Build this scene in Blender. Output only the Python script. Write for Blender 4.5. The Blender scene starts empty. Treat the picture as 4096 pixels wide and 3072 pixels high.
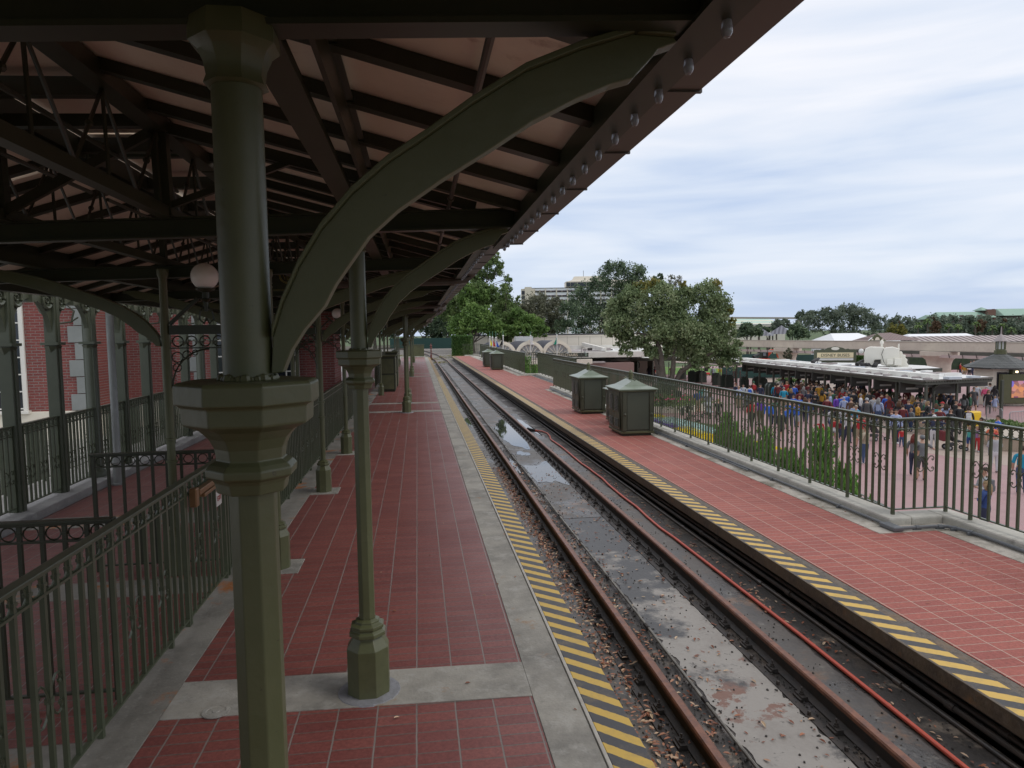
import bpy, bmesh, math, random
import numpy as np
from mathutils import Vector, Matrix
R_ = random.Random(7)
sc = bpy.context.scene
COL = sc.collection
# ------------------------------------------------------------------ camera, world, sun, exposure
F, CX, CY, HC = 2780., 2048., 1536., 2.1
PITCH, ROLL, YAW = math.atan(203 / F), .014, math.atan(375 / F)
_f0 = Vector((math.sin(YAW), math.cos(YAW), 0)); _r0 = Vector((math.cos(YAW), -math.sin(YAW), 0)); _up = Vector((0, 0, 1))
FW = _f0 * math.cos(PITCH) - _up * math.sin(PITCH)
_u0 = _up * math.cos(PITCH) + _f0 * math.sin(PITCH)
RT = _r0 * math.cos(ROLL) - _u0 * math.sin(ROLL)
UP = _u0 * math.cos(ROLL) + _r0 * math.sin(ROLL)
CAM = Vector((0, 0, HC))
cam = bpy.data.objects.new('camera', bpy.data.cameras.new('camera')); COL.objects.link(cam)
cam.data.sensor_width = 36; cam.data.lens = F / 4096 * 36; cam.data.clip_end = 5000; cam.data.clip_start = .05
cam.matrix_world = Matrix(((RT.x, UP.x, -FW.x, 0), (RT.y, UP.y, -FW.y, 0), (RT.z, UP.z, -FW.z, HC), (0, 0, 0, 1)))
sc.camera = cam
SUN_EL, SUN_AZ = math.radians(48), math.radians(115)     # azimuth clockwise from +Y
world = bpy.data.worlds.new('World'); sc.world = world; world.use_nodes = True
nt = world.node_tree; nt.nodes.clear()
def wn(t, **k):
    n = nt.nodes.new(t)
    for a, b in k.items(): setattr(n, a, b)
    return n
sky = wn('ShaderNodeTexSky', sky_type='NISHITA', sun_disc=False); sky.sun_elevation = SUN_EL; sky.sun_rotation = SUN_AZ
tc = wn('ShaderNodeTexCoord'); sep = wn('ShaderNodeSeparateXYZ'); nt.links.new(tc.outputs['Generated'], sep.inputs[0])
mp = wn('ShaderNodeMapping'); mp.inputs['Scale'].default_value = (1.3, 1.3, 11); mp.inputs['Rotation'].default_value = (0, 0, .5); nt.links.new(tc.outputs['Generated'], mp.inputs[0])
nz = wn('ShaderNodeTexNoise'); nz.inputs['Scale'].default_value = 1.9; nz.inputs['Detail'].default_value = 6; nz.inputs['Roughness'].default_value = .47; nz.inputs['Distortion'].default_value = .35
nt.links.new(mp.outputs[0], nz.inputs['Vector'])
ma = wn('ShaderNodeMapRange'); ma.inputs['From Min'].default_value = .0; ma.inputs['From Max'].default_value = .42; nt.links.new(sep.outputs['Z'], ma.inputs['Value'])
ad = wn('ShaderNodeMath', operation='MULTIPLY_ADD'); nt.links.new(ma.outputs[0], ad.inputs[0]); ad.inputs[1].default_value = .42; nt.links.new(nz.outputs['Fac'], ad.inputs[2])
rp = wn('ShaderNodeValToRGB'); nt.links.new(ad.outputs[0], rp.inputs[0])
el = rp.color_ramp.elements
el[0].position = .42; el[0].color = (.52, .63, .84, 1)
el[1].position = .90; el[1].color = (.93, .94, .99, 1)
e = el.new(.62); e.color = (.71, .785, .915, 1)
mul = wn('ShaderNodeMix', data_type='RGBA', blend_type='MULTIPLY'); mul.inputs['Factor'].default_value = 1
nt.links.new(rp.outputs[0], mul.inputs[6]); mul.inputs[7].default_value = (7.6, 7.6, 7.6, 1)
mx = wn('ShaderNodeMix', data_type='RGBA'); mx.inputs['Factor'].default_value = .92
nt.links.new(sky.outputs[0], mx.inputs[6]); nt.links.new(mul.outputs[2], mx.inputs[7])
bg = wn('ShaderNodeBackground'); bg.inputs['Strength'].default_value = .125; nt.links.new(mx.outputs[2], bg.inputs[0])
ou = wn('ShaderNodeOutputWorld'); nt.links.new(bg.outputs[0], ou.inputs[0])
sl = bpy.data.lights.new('sun', 'SUN'); sl.energy = .9; sl.angle = math.radians(20); sl.color = (1, .96, .9)
so = bpy.data.objects.new('sun', sl); COL.objects.link(so)
sd = Vector((math.sin(SUN_AZ) * math.cos(SUN_EL), math.cos(SUN_AZ) * math.cos(SUN_EL), math.sin(SUN_EL)))
so.rotation_euler = sd.to_track_quat('Z', 'Y').to_euler()
sc.view_settings.view_transform = 'Standard'; sc.view_settings.look = 'None'; sc.view_settings.exposure = .15; sc.view_settings.gamma = 1

# photograph pixel (4096 wide) -> point in the world
def ray(x, y): return FW + RT * ((x - CX) / F) - UP * ((y - CY) / F)
def onz(x, y, z=0.):
    d = ray(x, y); return CAM + d * ((z - HC) / d.z)
def at(x, y, D): return CAM + ray(x, y) * D
# ------------------------------------------------------------------ materials
MATS = {}
def mat(name, col, rough=.6, metal=0, noise=None, bump=0, spec=.5, trans=0):
    """noise = (scale, amount, second colour)"""
    if name in MATS: return MATS[name]
    m = bpy.data.materials.new(name); m.use_nodes = True; t = m.node_tree; b = t.nodes['Principled BSDF']
    b.inputs['Base Color'].default_value = (*col, 1); b.inputs['Roughness'].default_value = rough; b.inputs['Metallic'].default_value = metal
    b.inputs['Specular IOR Level'].default_value = spec
    if trans: b.inputs['Transmission Weight'].default_value = trans
    if noise:
        tcn = t.nodes.new('ShaderNodeTexCoord'); n = t.nodes.new('ShaderNodeTexNoise'); n.inputs['Scale'].default_value = noise[0]; n.inputs['Detail'].default_value = 8; n.inputs['Roughness'].default_value = .65
        t.links.new(tcn.outputs['Object'], n.inputs['Vector'])
        r = t.nodes.new('ShaderNodeMapRange'); r.inputs['From Min'].default_value = .35; r.inputs['From Max'].default_value = .68; r.inputs['To Max'].default_value = noise[1]
        t.links.new(n.outputs['Fac'], r.inputs['Value'])
        x = t.nodes.new('ShaderNodeMix'); x.data_type = 'RGBA'; x.inputs[6].default_value = (*col, 1); x.inputs[7].default_value = (*noise[2], 1)
        t.links.new(r.outputs[0], x.inputs['Factor']); t.links.new(x.outputs[2], b.inputs['Base Color'])
        if bump:
            bp = t.nodes.new('ShaderNodeBump'); bp.inputs['Strength'].default_value = bump; bp.inputs['Distance'].default_value = .01
            n2 = t.nodes.new('ShaderNodeTexNoise'); n2.inputs['Scale'].default_value = noise[0] * 9; n2.inputs['Detail'].default_value = 4
            t.links.new(tcn.outputs['Object'], n2.inputs['Vector']); t.links.new(n2.outputs['Fac'], bp.inputs['Height']); t.links.new(bp.outputs[0], b.inputs['Normal'])
    MATS[name] = m; return m
def layered(name, base, layers, rough=.7, bump=.3, bscale=60, roughmap=None):
    """stacked noise masks: layers = [(scale, lo, hi, colour, (sx,sy,sz), (ox,oy,oz))]"""
    m = bpy.data.materials.new(name); m.use_nodes = True; t = m.node_tree; b = t.nodes['Principled BSDF']; b.inputs['Roughness'].default_value = rough
    tcn = t.nodes.new('ShaderNodeTexCoord'); prev = None
    for i, L in enumerate(layers):
        ysl = None
        if len(L) == 5: ysl = L[4]; L = L[:4]
        sc_, lo, hi, col, st, off = (list(L) + [(1, 1, 1), (0, 0, 0)])[:6] if len(L) < 6 else L
        mpn = t.nodes.new('ShaderNodeMapping'); mpn.inputs['Scale'].default_value = st; mpn.inputs['Location'].default_value = off if any(off) else (i * 7.3, i * 3.1, 0)
        t.links.new(tcn.outputs['Object'], mpn.inputs[0])
        n = t.nodes.new('ShaderNodeTexNoise'); n.inputs['Scale'].default_value = sc_; n.inputs['Detail'].default_value = 9; n.inputs['Roughness'].default_value = .68; t.links.new(mpn.outputs[0], n.inputs['Vector'])
        r = t.nodes.new('ShaderNodeMapRange'); r.inputs['From Min'].default_value = lo; r.inputs['From Max'].default_value = hi; t.links.new(n.outputs['Fac'], r.inputs['Value'])
        if ysl:
            sx = t.nodes.new('ShaderNodeSeparateXYZ'); t.links.new(tcn.outputs['Object'], sx.inputs[0]); q1 = t.nodes.new('ShaderNodeMath'); q1.operation = 'SUBTRACT'; t.links.new(sx.outputs['Y'], q1.inputs[0]); q1.inputs[1].default_value = ysl[0]
            q2 = t.nodes.new('ShaderNodeMath'); q2.operation = 'MULTIPLY_ADD'; t.links.new(q1.outputs[0], q2.inputs[0]); q2.inputs[1].default_value = ysl[1]; t.links.new(n.outputs['Fac'], q2.inputs[2]); t.links.new(q2.outputs[0], r.inputs['Value'])
        x = t.nodes.new('ShaderNodeMix'); x.data_type = 'RGBA'
        if prev is None: x.inputs[6].default_value = (*base, 1)
        else: t.links.new(prev, x.inputs[6])
        x.inputs[7].default_value = (*col, 1); t.links.new(r.outputs[0], x.inputs['Factor']); prev = x.outputs[2]
        if roughmap and roughmap[0] == i:
            q = t.nodes.new('ShaderNodeMapRange'); q.inputs['To Min'].default_value = rough; q.inputs['To Max'].default_value = roughmap[1]; t.links.new(r.outputs[0], q.inputs['Value']); t.links.new(q.outputs[0], b.inputs['Roughness'])
    t.links.new(prev, b.inputs['Base Color'])
    if bump:
        bp = t.nodes.new('ShaderNodeBump'); bp.inputs['Strength'].default_value = bump; bp.inputs['Distance'].default_value = .01
        n2 = t.nodes.new('ShaderNodeTexNoise'); n2.inputs['Scale'].default_value = bscale; n2.inputs['Detail'].default_value = 5
        t.links.new(tcn.outputs['Object'], n2.inputs['Vector']); t.links.new(n2.outputs['Fac'], bp.inputs['Height']); t.links.new(bp.outputs[0], b.inputs['Normal'])
    return m
def tiles(name, c1, c2, mortar, bw, rh, ms, off, stain, rough=.5, offset=0., freq=2, ring=None, rot=None, vline=None):
    m = bpy.data.materials.new(name); m.use_nodes = True; t = m.node_tree; b = t.nodes['Principled BSDF']; b.inputs['Specular IOR Level'].default_value = .35
    tcn = t.nodes.new('ShaderNodeTexCoord'); mpn = t.nodes.new('ShaderNodeMapping'); mpn.inputs['Location'].default_value = off
    if rot: mpn.inputs['Rotation'].default_value = rot
    t.links.new(tcn.outputs['Object'], mpn.inputs[0])
    wob = t.nodes.new('ShaderNodeTexNoise'); wob.inputs['Scale'].default_value = 9; t.links.new(mpn.outputs[0], wob.inputs['Vector'])
    vm = t.nodes.new('ShaderNodeVectorMath'); vm.operation = 'MULTIPLY_ADD'; vm.inputs[1].default_value = (.006, .006, .006); t.links.new(wob.outputs['Color'], vm.inputs[0]); t.links.new(mpn.outputs[0], vm.inputs[2])
    k = t.nodes.new('ShaderNodeTexBrick'); k.offset = offset; k.offset_frequency = freq; k.squash = 1
    k.inputs['Scale'].default_value = 1; k.inputs['Brick Width'].default_value = bw; k.inputs['Row Height'].default_value = rh; k.inputs['Mortar Size'].default_value = ms; k.inputs['Mortar Smooth'].default_value = .15; k.inputs['Bias'].default_value = 0
    k.inputs['Color1'].default_value = (*c1, 1); k.inputs['Color2'].default_value = (*c2, 1); k.inputs['Mortar'].default_value = (*mortar, 1)
    t.links.new(vm.outputs[0], k.inputs['Vector'])
    n = t.nodes.new('ShaderNodeTexNoise'); n.inputs['Scale'].default_value = 1.1; n.inputs['Detail'].default_value = 10; n.inputs['Roughness'].default_value = .7; t.links.new(tcn.outputs['Object'], n.inputs['Vector'])
    r = t.nodes.new('ShaderNodeMapRange'); r.inputs['From Min'].default_value = .45; r.inputs['From Max'].default_value = .72; r.inputs['To Max'].default_value = .55; t.links.new(n.outputs['Fac'], r.inputs['Value'])
    x = t.nodes.new('ShaderNodeMix'); x.data_type = 'RGBA'; t.links.new(k.outputs['Color'], x.inputs[6]); x.inputs[7].default_value = (*stain, 1); t.links.new(r.outputs[0], x.inputs['Factor'])
    n3 = t.nodes.new('ShaderNodeTexNoise'); n3.inputs['Scale'].default_value = 42; n3.inputs['Detail'].default_value = 6; n3.inputs['Roughness'].default_value = .75; t.links.new(tcn.outputs['Object'], n3.inputs['Vector'])
    r3 = t.nodes.new('ShaderNodeMapRange'); r3.inputs['From Min'].default_value = .3; r3.inputs['From Max'].default_value = .75; r3.inputs['To Min'].default_value = .62; r3.inputs['To Max'].default_value = 1.25; t.links.new(n3.outputs['Fac'], r3.inputs['Value'])
    x3 = t.nodes.new('ShaderNodeMix'); x3.data_type = 'RGBA'; x3.blend_type = 'MULTIPLY'; x3.inputs['Factor'].default_value = 1; t.links.new(x.outputs[2], x3.inputs[6]); t.links.new(r3.outputs[0], x3.inputs[7])
    last = x3.outputs[2]
    if vline:
        sx = t.nodes.new('ShaderNodeSeparateXYZ'); t.links.new(vm.outputs[0], sx.inputs[0]); q = [t.nodes.new('ShaderNodeMath') for _ in range(5)]
        q[0].operation = 'DIVIDE'; t.links.new(sx.outputs['X'], q[0].inputs[0]); q[0].inputs[1].default_value = bw; q[1].operation = 'FRACT'; t.links.new(q[0].outputs[0], q[1].inputs[0]); q[2].operation = 'PINGPONG'; t.links.new(q[1].outputs[0], q[2].inputs[0]); q[2].inputs[1].default_value = .5
        q[3].operation = 'LESS_THAN'; t.links.new(q[2].outputs[0], q[3].inputs[0]); q[3].inputs[1].default_value = vline[0]; q[4].operation = 'MULTIPLY'; t.links.new(q[3].outputs[0], q[4].inputs[0])
        vr = t.nodes.new('ShaderNodeMapRange'); vr.inputs['From Min'].default_value = .35; vr.inputs['From Max'].default_value = .6; vr.inputs['To Min'].default_value = .35; t.links.new(n.outputs['Fac'], vr.inputs['Value']); t.links.new(vr.outputs[0], q[4].inputs[1])
        xv = t.nodes.new('ShaderNodeMix'); xv.data_type = 'RGBA'; t.links.new(last, xv.inputs[6]); xv.inputs[7].default_value = (*vline[1], 1); t.links.new(q[4].outputs[0], xv.inputs['Factor']); last = xv.outputs[2]
    t.links.new(last, b.inputs['Base Color'])
    rr = t.nodes.new('ShaderNodeMapRange'); rr.inputs['To Min'].default_value = rough - .17; rr.inputs['To Max'].default_value = rough + .22; t.links.new(n.outputs['Fac'], rr.inputs['Value']); t.links.new(rr.outputs[0], b.inputs['Roughness'])
    bp = t.nodes.new('ShaderNodeBump'); bp.inputs['Strength'].default_value = .5; bp.inputs['Distance'].default_value = .006; bp.invert = True
    am = t.nodes.new('ShaderNodeMath'); am.operation = 'MULTIPLY_ADD'; t.links.new(n3.outputs['Fac'], am.inputs[0]); am.inputs[1].default_value = -.45; t.links.new(k.outputs['Fac'], am.inputs[2])
    t.links.new(am.outputs[0], bp.inputs['Height']); t.links.new(bp.outputs[0], b.inputs['Normal'])
    return m
def stripes(name, c1, c2, period, axis, rough=.5, wear=(.1, .1, .1), slant=0, blur=.0):
    """painted bars across an edge strip, or slats/boards"""
    m = bpy.data.materials.new(name); m.use_nodes = True; t = m.node_tree; b = t.nodes['Principled BSDF']; b.inputs['Roughness'].default_value = rough
    tcn = t.nodes.new('ShaderNodeTexCoord'); s = t.nodes.new('ShaderNodeSeparateXYZ'); t.links.new(tcn.outputs['Object'], s.inputs[0])
    n = t.nodes.new('ShaderNodeTexNoise'); n.inputs['Scale'].default_value = 30; n.inputs['Detail'].default_value = 6; t.links.new(tcn.outputs['Object'], n.inputs['Vector'])
    a = t.nodes.new('ShaderNodeMath'); a.operation = 'MULTIPLY_ADD'; t.links.new(s.outputs['X'], a.inputs[0]); a.inputs[1].default_value = slant; t.links.new(s.outputs[axis], a.inputs[2])
    w = t.nodes.new('ShaderNodeMath'); w.operation = 'MULTIPLY_ADD'; t.links.new(n.outputs['Fac'], w.inputs[0]); w.inputs[1].default_value = period * .09; t.links.new(a.outputs[0], w.inputs[2])
    d = t.nodes.new('ShaderNodeMath'); d.operation = 'DIVIDE'; t.links.new(w.outputs[0], d.inputs[0]); d.inputs[1].default_value = period
    f = t.nodes.new('ShaderNodeMath'); f.operation = 'FRACT'; t.links.new(d.outputs[0], f.inputs[0])
    g = t.nodes.new('ShaderNodeMath'); g.operation = 'GREATER_THAN'; g.inputs[1].default_value = blur or .5; t.links.new(f.outputs[0], g.inputs[0])
    x = t.nodes.new('ShaderNodeMix'); x.data_type = 'RGBA'; x.inputs[6].default_value = (*c1, 1); x.inputs[7].default_value = (*c2, 1); t.links.new(g.outputs[0], x.inputs['Factor'])
    n2 = t.nodes.new('ShaderNodeTexNoise'); n2.inputs['Scale'].default_value = 7; n2.inputs['Detail'].default_value = 10; n2.inputs['Roughness'].default_value = .75; t.links.new(tcn.outputs['Object'], n2.inputs['Vector'])
    r = t.nodes.new('ShaderNodeMapRange'); r.inputs['From Min'].default_value = .5; r.inputs['From Max'].default_value = .8; r.inputs['To Max'].default_value = .7; t.links.new(n2.outputs['Fac'], r.inputs['Value'])
    y = t.nodes.new('ShaderNodeMix'); y.data_type = 'RGBA'; t.links.new(x.outputs[2], y.inputs[6]); y.inputs[7].default_value = (*wear, 1); t.links.new(r.outputs[0], y.inputs['Factor']); t.links.new(y.outputs[2], b.inputs['Base Color'])
    return m
def leafmat(name, c1, c2, c3):
    m = bpy.data.materials.new(name); m.use_nodes = True; t = m.node_tree; b = t.nodes['Principled BSDF']; b.inputs['Roughness'].default_value = .55; b.inputs['Specular IOR Level'].default_value = .35
    g = t.nodes.new('ShaderNodeNewGeometry'); r = t.nodes.new('ShaderNodeValToRGB'); r.color_ramp.elements[0].color = (*c1, 1); r.color_ramp.elements[1].color = (*c3, 1); e = r.color_ramp.elements.new(.55); e.color = (*c2, 1)
    tcn = t.nodes.new('ShaderNodeTexCoord'); n = t.nodes.new('ShaderNodeTexNoise'); n.inputs['Scale'].default_value = .55; n.inputs['Detail'].default_value = 3; t.links.new(tcn.outputs['Object'], n.inputs['Vector'])
    a = t.nodes.new('ShaderNodeMath'); a.operation = 'MULTIPLY_ADD'; t.links.new(g.outputs['Random Per Island'], a.inputs[0]); a.inputs[1].default_value = .55
    q = t.nodes.new('ShaderNodeMapRange'); q.inputs['From Min'].default_value = .38; q.inputs['From Max'].default_value = .64; q.inputs['To Max'].default_value = .5; t.links.new(n.outputs['Fac'], q.inputs['Value'])
    t.links.new(q.outputs[0], a.inputs[2]); t.links.new(a.outputs[0], r.inputs[0]); t.links.new(r.outputs[0], b.inputs['Base Color'])
    tr = t.nodes.new('ShaderNodeBsdfTranslucent'); t.links.new(r.outputs[0], tr.inputs[0]); ms = t.nodes.new('ShaderNodeMixShader'); ms.inputs[0].default_value = .35
    t.links.new(b.outputs[0], ms.inputs[1]); t.links.new(tr.outputs[0], ms.inputs[2]); t.links.new(ms.outputs[0], t.nodes['Material Output'].inputs[0])
    return m
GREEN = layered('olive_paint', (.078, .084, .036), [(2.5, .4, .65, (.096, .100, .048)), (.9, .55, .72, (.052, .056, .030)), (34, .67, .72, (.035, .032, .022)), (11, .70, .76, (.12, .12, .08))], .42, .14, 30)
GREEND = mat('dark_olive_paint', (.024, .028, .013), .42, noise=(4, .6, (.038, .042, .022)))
GREENL = mat('fence_olive_paint', (.060, .072, .042), .33, noise=(5, .6, (.09, .10, .06)))
BROWN = mat('brown_painted_metal', (.072, .060, .050), .38, noise=(3, .6, (.10, .082, .068)))
SOFFIT = layered('soffit_board', (.86, .74, .60), [(1.2, .45, .7, (.70, .57, .45)), (5, .62, .75, (.50, .36, .26)), (26, .70, .75, (.30, .22, .16))], .32, .08, 12)
CONC = layered('weathered_concrete', (.32, .30, .26), [(1.3, .42, .62, (.185, .175, .155)), (7, .5, .75, (.38, .365, .33)), (3.1, .62, .72, (.30, .17, .085)), (24, .6, .8, (.13, .125, .115))], .8)
CONC2 = layered('curb_concrete', (.50, .48, .42), [(1.2, .45, .7, (.30, .285, .25)), (5, .55, .75, (.20, .19, .165)), (30, .58, .8, (.5, .48, .44))], .75)
CONCR = layered('rust_stained_concrete', (.25, .235, .205), [(1.6, .42, .62, (.155, .145, .125)), (1.9, .55, .63, (.34, .13, .04)), (22, .55, .8, (.32, .30, .27))], .75)
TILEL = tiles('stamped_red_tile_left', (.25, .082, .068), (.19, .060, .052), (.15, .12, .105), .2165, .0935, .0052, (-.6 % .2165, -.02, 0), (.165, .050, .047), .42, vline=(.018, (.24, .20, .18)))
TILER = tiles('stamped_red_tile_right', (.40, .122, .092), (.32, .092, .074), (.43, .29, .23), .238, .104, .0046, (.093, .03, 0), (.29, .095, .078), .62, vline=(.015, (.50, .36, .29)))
RUST = mat('rusty_rail_steel', (.25, .105, .058), .42, .3, noise=(14, .9, (.10, .05, .038)), bump=.2)
STEEL = mat('greasy_dark_steel', (.035, .032, .030), .55, .2, noise=(16, .7, (.07, .05, .038)), bump=.2)
PIPE = mat('grimy_pipe', (.05, .047, .043), .45, .2, noise=(6, .8, (.10, .075, .055)))
CONDUIT = mat('grey_conduit', (.11, .12, .13), .4, .1, noise=(6, .6, (.16, .16, .16)))
ROD = mat('white_worn_pipe', (.30, .28, .24), .5, noise=(5, 1, (.07, .06, .05)))
HOSE = mat('red_rubber_hose', (.55, .085, .045), .4, noise=(8, .4, (.42, .09, .06)))
CREAM = mat('cream_paint', (.74, .69, .58), .6, noise=(1.5, .4, (.62, .57, .47)))
WHITE = mat('white_roof_membrane', (.78, .78, .76), .6, noise=(.7, .7, (.55, .54, .52)))
ROOFG = mat('grey_roof_felt', (.38, .34, .33), .7, noise=(.8, .8, (.22, .19, .19)))
GLASS = mat('dark_window_glass', (.02, .024, .03), .08)
GLOBE = mat('opal_globe', (.90, .84, .82), .25)
BULB = mat('clear_bulb_glass', (.42, .42, .45), .12, trans=.45)
BLACK = mat('black_rubber', (.015, .015, .016), .5)
DGREEN = mat('green_mesh_screen', (.012, .05, .042), .7, noise=(.6, .5, (.02, .065, .055)))
BARK = mat('bark', (.075, .058, .045), .85, noise=(3, .9, (.14, .12, .10)), bump=.5)
BRASS = mat('bronze_metal', (.24, .13, .06), .35, .4)
# ------------------------------------------------------------------ mesh helpers
class MB:
    def __init__(s): s.v = []; s.f = []; s.m = []
    def add(s, vs, fs, mi=0):
        o = len(s.v); s.v += [tuple(v) for v in vs]; s.f += [tuple(i + o for i in f) for f in fs]; s.m += [mi] * len(fs); return s
    def box(s, x0, x1, y0, y1, z0, z1, mi=0):
        return s.add([(x0, y0, z0), (x1, y0, z0), (x1, y1, z0), (x0, y1, z0), (x0, y0, z1), (x1, y0, z1), (x1, y1, z1), (x0, y1, z1)],
                     [(0, 3, 2, 1), (4, 5, 6, 7), (0, 1, 5, 4), (1, 2, 6, 5), (2, 3, 7, 6), (3, 0, 4, 7)], mi)
    def bar(s, p, q, w, h, mi=0, up=(0, 0, 1)):
        p = Vector(p); q = Vector(q); d = (q - p).normalized(); u = Vector(up)
        if abs(d.dot(u)) > .98: u = Vector((0, 1, 0))
        r = d.cross(u).normalized() * w / 2; u = r.normalized().cross(d).normalized() * h / 2
        vs = [a + b * r + c * u for a in (p, q) for b, c in ((-1, -1), (1, -1), (1, 1), (-1, 1))]
        return s.add(vs, [(0, 1, 2, 3), (7, 6, 5, 4), (0, 4, 5, 1), (1, 5, 6, 2), (2, 6, 7, 3), (3, 7, 4, 0)], mi)
    def tube(s, pts, r, n=6, mi=0, cap=True):
        pts = [Vector(p) for p in pts]; rs = r if isinstance(r, (list, tuple)) else [r] * len(pts); o = len(s.v); vs = []
        for i, p in enumerate(pts):
            d = (pts[min(i + 1, len(pts) - 1)] - pts[max(i - 1, 0)]).normalized(); u = Vector((0, 0, 1)) if abs(d.z) < .9 else Vector((0, 1, 0))
            a = d.cross(u).normalized(); b = a.cross(d)
            vs += [p + (a * math.cos(2 * math.pi * k / n) + b * math.sin(2 * math.pi * k / n)) * rs[i] for k in range(n)]
        fs = [(i * n + k, i * n + (k + 1) % n, (i + 1) * n + (k + 1) % n, (i + 1) * n + k) for i in range(len(pts) - 1) for k in range(n)]
        if cap: fs += [tuple(range(n))[::-1], tuple((len(pts) - 1) * n + k for k in range(n))]
        return s.add(vs, fs, mi)
    def lathe(s, prof, c, n=16, rot=0., mi=0):
        vs = [(c[0] + r * math.cos(rot + 2 * math.pi * k / n), c[1] + r * math.sin(rot + 2 * math.pi * k / n), c[2] + z) for r, z in prof for k in range(n)]
        fs = [(i * n + k, i * n + (k + 1) % n, (i + 1) * n + (k + 1) % n, (i + 1) * n + k) for i in range(len(prof) - 1) for k in range(n)]
        fs += [tuple(range(n))[::-1], tuple((len(prof) - 1) * n + k for k in range(n))]
        return s.add(vs, fs, mi)
    def prism(s, poly, a0, a1, axis='z', mi=0):
        n = len(poly)
        def P(u, v, w): return {'z': (u, v, w), 'y': (u, w, v), 'x': (w, u, v)}[axis]
        vs = [P(u, v, a0) for u, v in poly] + [P(u, v, a1) for u, v in poly]
        fs = [(i, (i + 1) % n, n + (i + 1) % n, n + i) for i in range(n)] + [tuple(range(n))[::-1], tuple(range(n, 2 * n))]
        return s.add(vs, fs, mi)
    def sphere(s, c, r, n=12, mi=0, sz=1):
        pr = [(r * math.sin(math.pi * i / n) + 1e-5, -r * sz * math.cos(math.pi * i / n)) for i in range(n + 1)]
        return s.lathe(pr, c, n + 2, 0, mi)
    def build(s, name, mats, parent=None, smooth=False, bevel=0, loc=None, fix=False):
        me = bpy.data.meshes.new(name); me.from_pydata(s.v, [], s.f)
        for m in (mats if isinstance(mats, (list, tuple)) else [mats]): me.materials.append(m)
        if any(s.m): me.polygons.foreach_set('material_index', s.m)
        if smooth: me.polygons.foreach_set('use_smooth', [True] * len(s.f))
        if fix:
            bm = bmesh.new(); bm.from_mesh(me); bmesh.ops.recalc_face_normals(bm, faces=bm.faces); bm.to_mesh(me); bm.free()
        me.update()
        o = bpy.data.objects.new(name, me); COL.objects.link(o)
        if parent: o.parent = parent
        if loc is not None: o.location = loc
        if smooth == 'auto' or smooth:
            mo = o.modifiers.new('edge', 'EDGE_SPLIT'); mo.split_angle = math.radians(35)
        if bevel:
            b = o.modifiers.new('bevel', 'BEVEL'); b.width = bevel; b.segments = 2; b.limit_method = 'ANGLE'
        return o
def tag(o, label=None, cat=None, group=None, kind=None):
    if label: o['label'] = label
    if cat: o['category'] = cat
    if group: o['group'] = group
    if kind: o['kind'] = kind
    return o
def empty(name, loc, label, cat, group=None, rz=0):
    o = bpy.data.objects.new(name, None); COL.objects.link(o); o.location = loc; o.rotation_euler = (0, 0, rz); o.empty_display_size = .1
    return tag(o, label, cat, group)
def dup(root, loc=None, rz=None, label=None, group=None):
    def cp(o, par):
        c = o.copy(); COL.objects.link(c); c.parent = par
        for ch in o.children: cp(ch, c)
        return c
    r = cp(root, None)
    if loc is not None: r.location = loc
    if rz is not None: r.rotation_euler = (0, 0, rz)
    if label: r['label'] = label
    if group: r['group'] = group
    return r
def text(body, size, m, parent, M, ext=.004, name='lettering'):
    c = bpy.data.curves.new(name, 'FONT'); c.body = body; c.size = size; c.align_x = 'CENTER'; c.align_y = 'CENTER'; c.extrude = ext; c.materials.append(m)
    tmp = bpy.data.objects.new(name, c); COL.objects.link(tmp); dg = bpy.context.evaluated_depsgraph_get(); me = bpy.data.meshes.new_from_object(tmp.evaluated_get(dg)); bpy.data.objects.remove(tmp)
    o = bpy.data.objects.new(name, me); COL.objects.link(o); o.parent = parent; o.matrix_local = M; return o
# ------------------------------------------------------------------ ground, plaza, embankment, platforms
PZ = -3.9
def shear(b, i0, k=-.06, xr=-.33):
    for i in range(i0, len(b.v)): x, y, z = b.v[i]; b.v[i] = (x, y + k * (x - xr), z)
    return b
def struct(o): return tag(o, kind='structure')
GRASS = layered('grass_ground', (.07, .11, .03), [(.05, .4, .6, (.05, .085, .028)), (.6, .5, .7, (.10, .13, .045))], .9, .3, 8)
PLAZA = layered('pink_paving', (.37, .215, .215), [(.12, .42, .6, (.35, .235, .225)), (1.5, .45, .75, (.31, .185, .185)), (9, .55, .8, (.40, .25, .245))], .6, .1, 30)
TAN = layered('tan_paving', (.40, .315, .26), [(.2, .4, .65, (.36, .29, .25)), (4, .5, .75, (.34, .27, .225))], .65, .1, 30)
struct(MB().box(-1500, 1500, -300, 2600, PZ - .5, PZ - .1).build('ground', GRASS))
struct(MB().prism([(5.6, -10), (90, -10), (125, 110), (-6 + 16, 112), (5.6, 64)], PZ - .09, PZ).build('plaza_paving', PLAZA))
b = MB(); p = [onz(x, y, PZ) for x, y in ((2950, 1500), (3560, 1740), (3700, 1812), (4300, 1905), (4300, 1730), (3900, 1660), (3050, 1470))]
b.prism([(q.x, q.y) for q in p][::-1], PZ + .001, PZ + .006); struct(b.build('paving_band', TAN, fix=True))
b = MB(); p = [onz(x, y, PZ) for x, y in ((2700, 1450), (3650, 1500), (3650, 1478), (2700, 1430))]
b.prism([(q.x, q.y) for q in p][::-1], PZ + .008, PZ + .012); struct(b.build('far_walk', TAN, fix=True))
EARTH = layered('dark_earth', (.06, .05, .035), [(1, .4, .6, (.09, .07, .045)), (6, .5, .7, (.045, .06, .02))], .95)
struct(MB().box(-60, 3.4, -14, 170, PZ - .08, -.45).build('embankment', EARTH))
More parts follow.
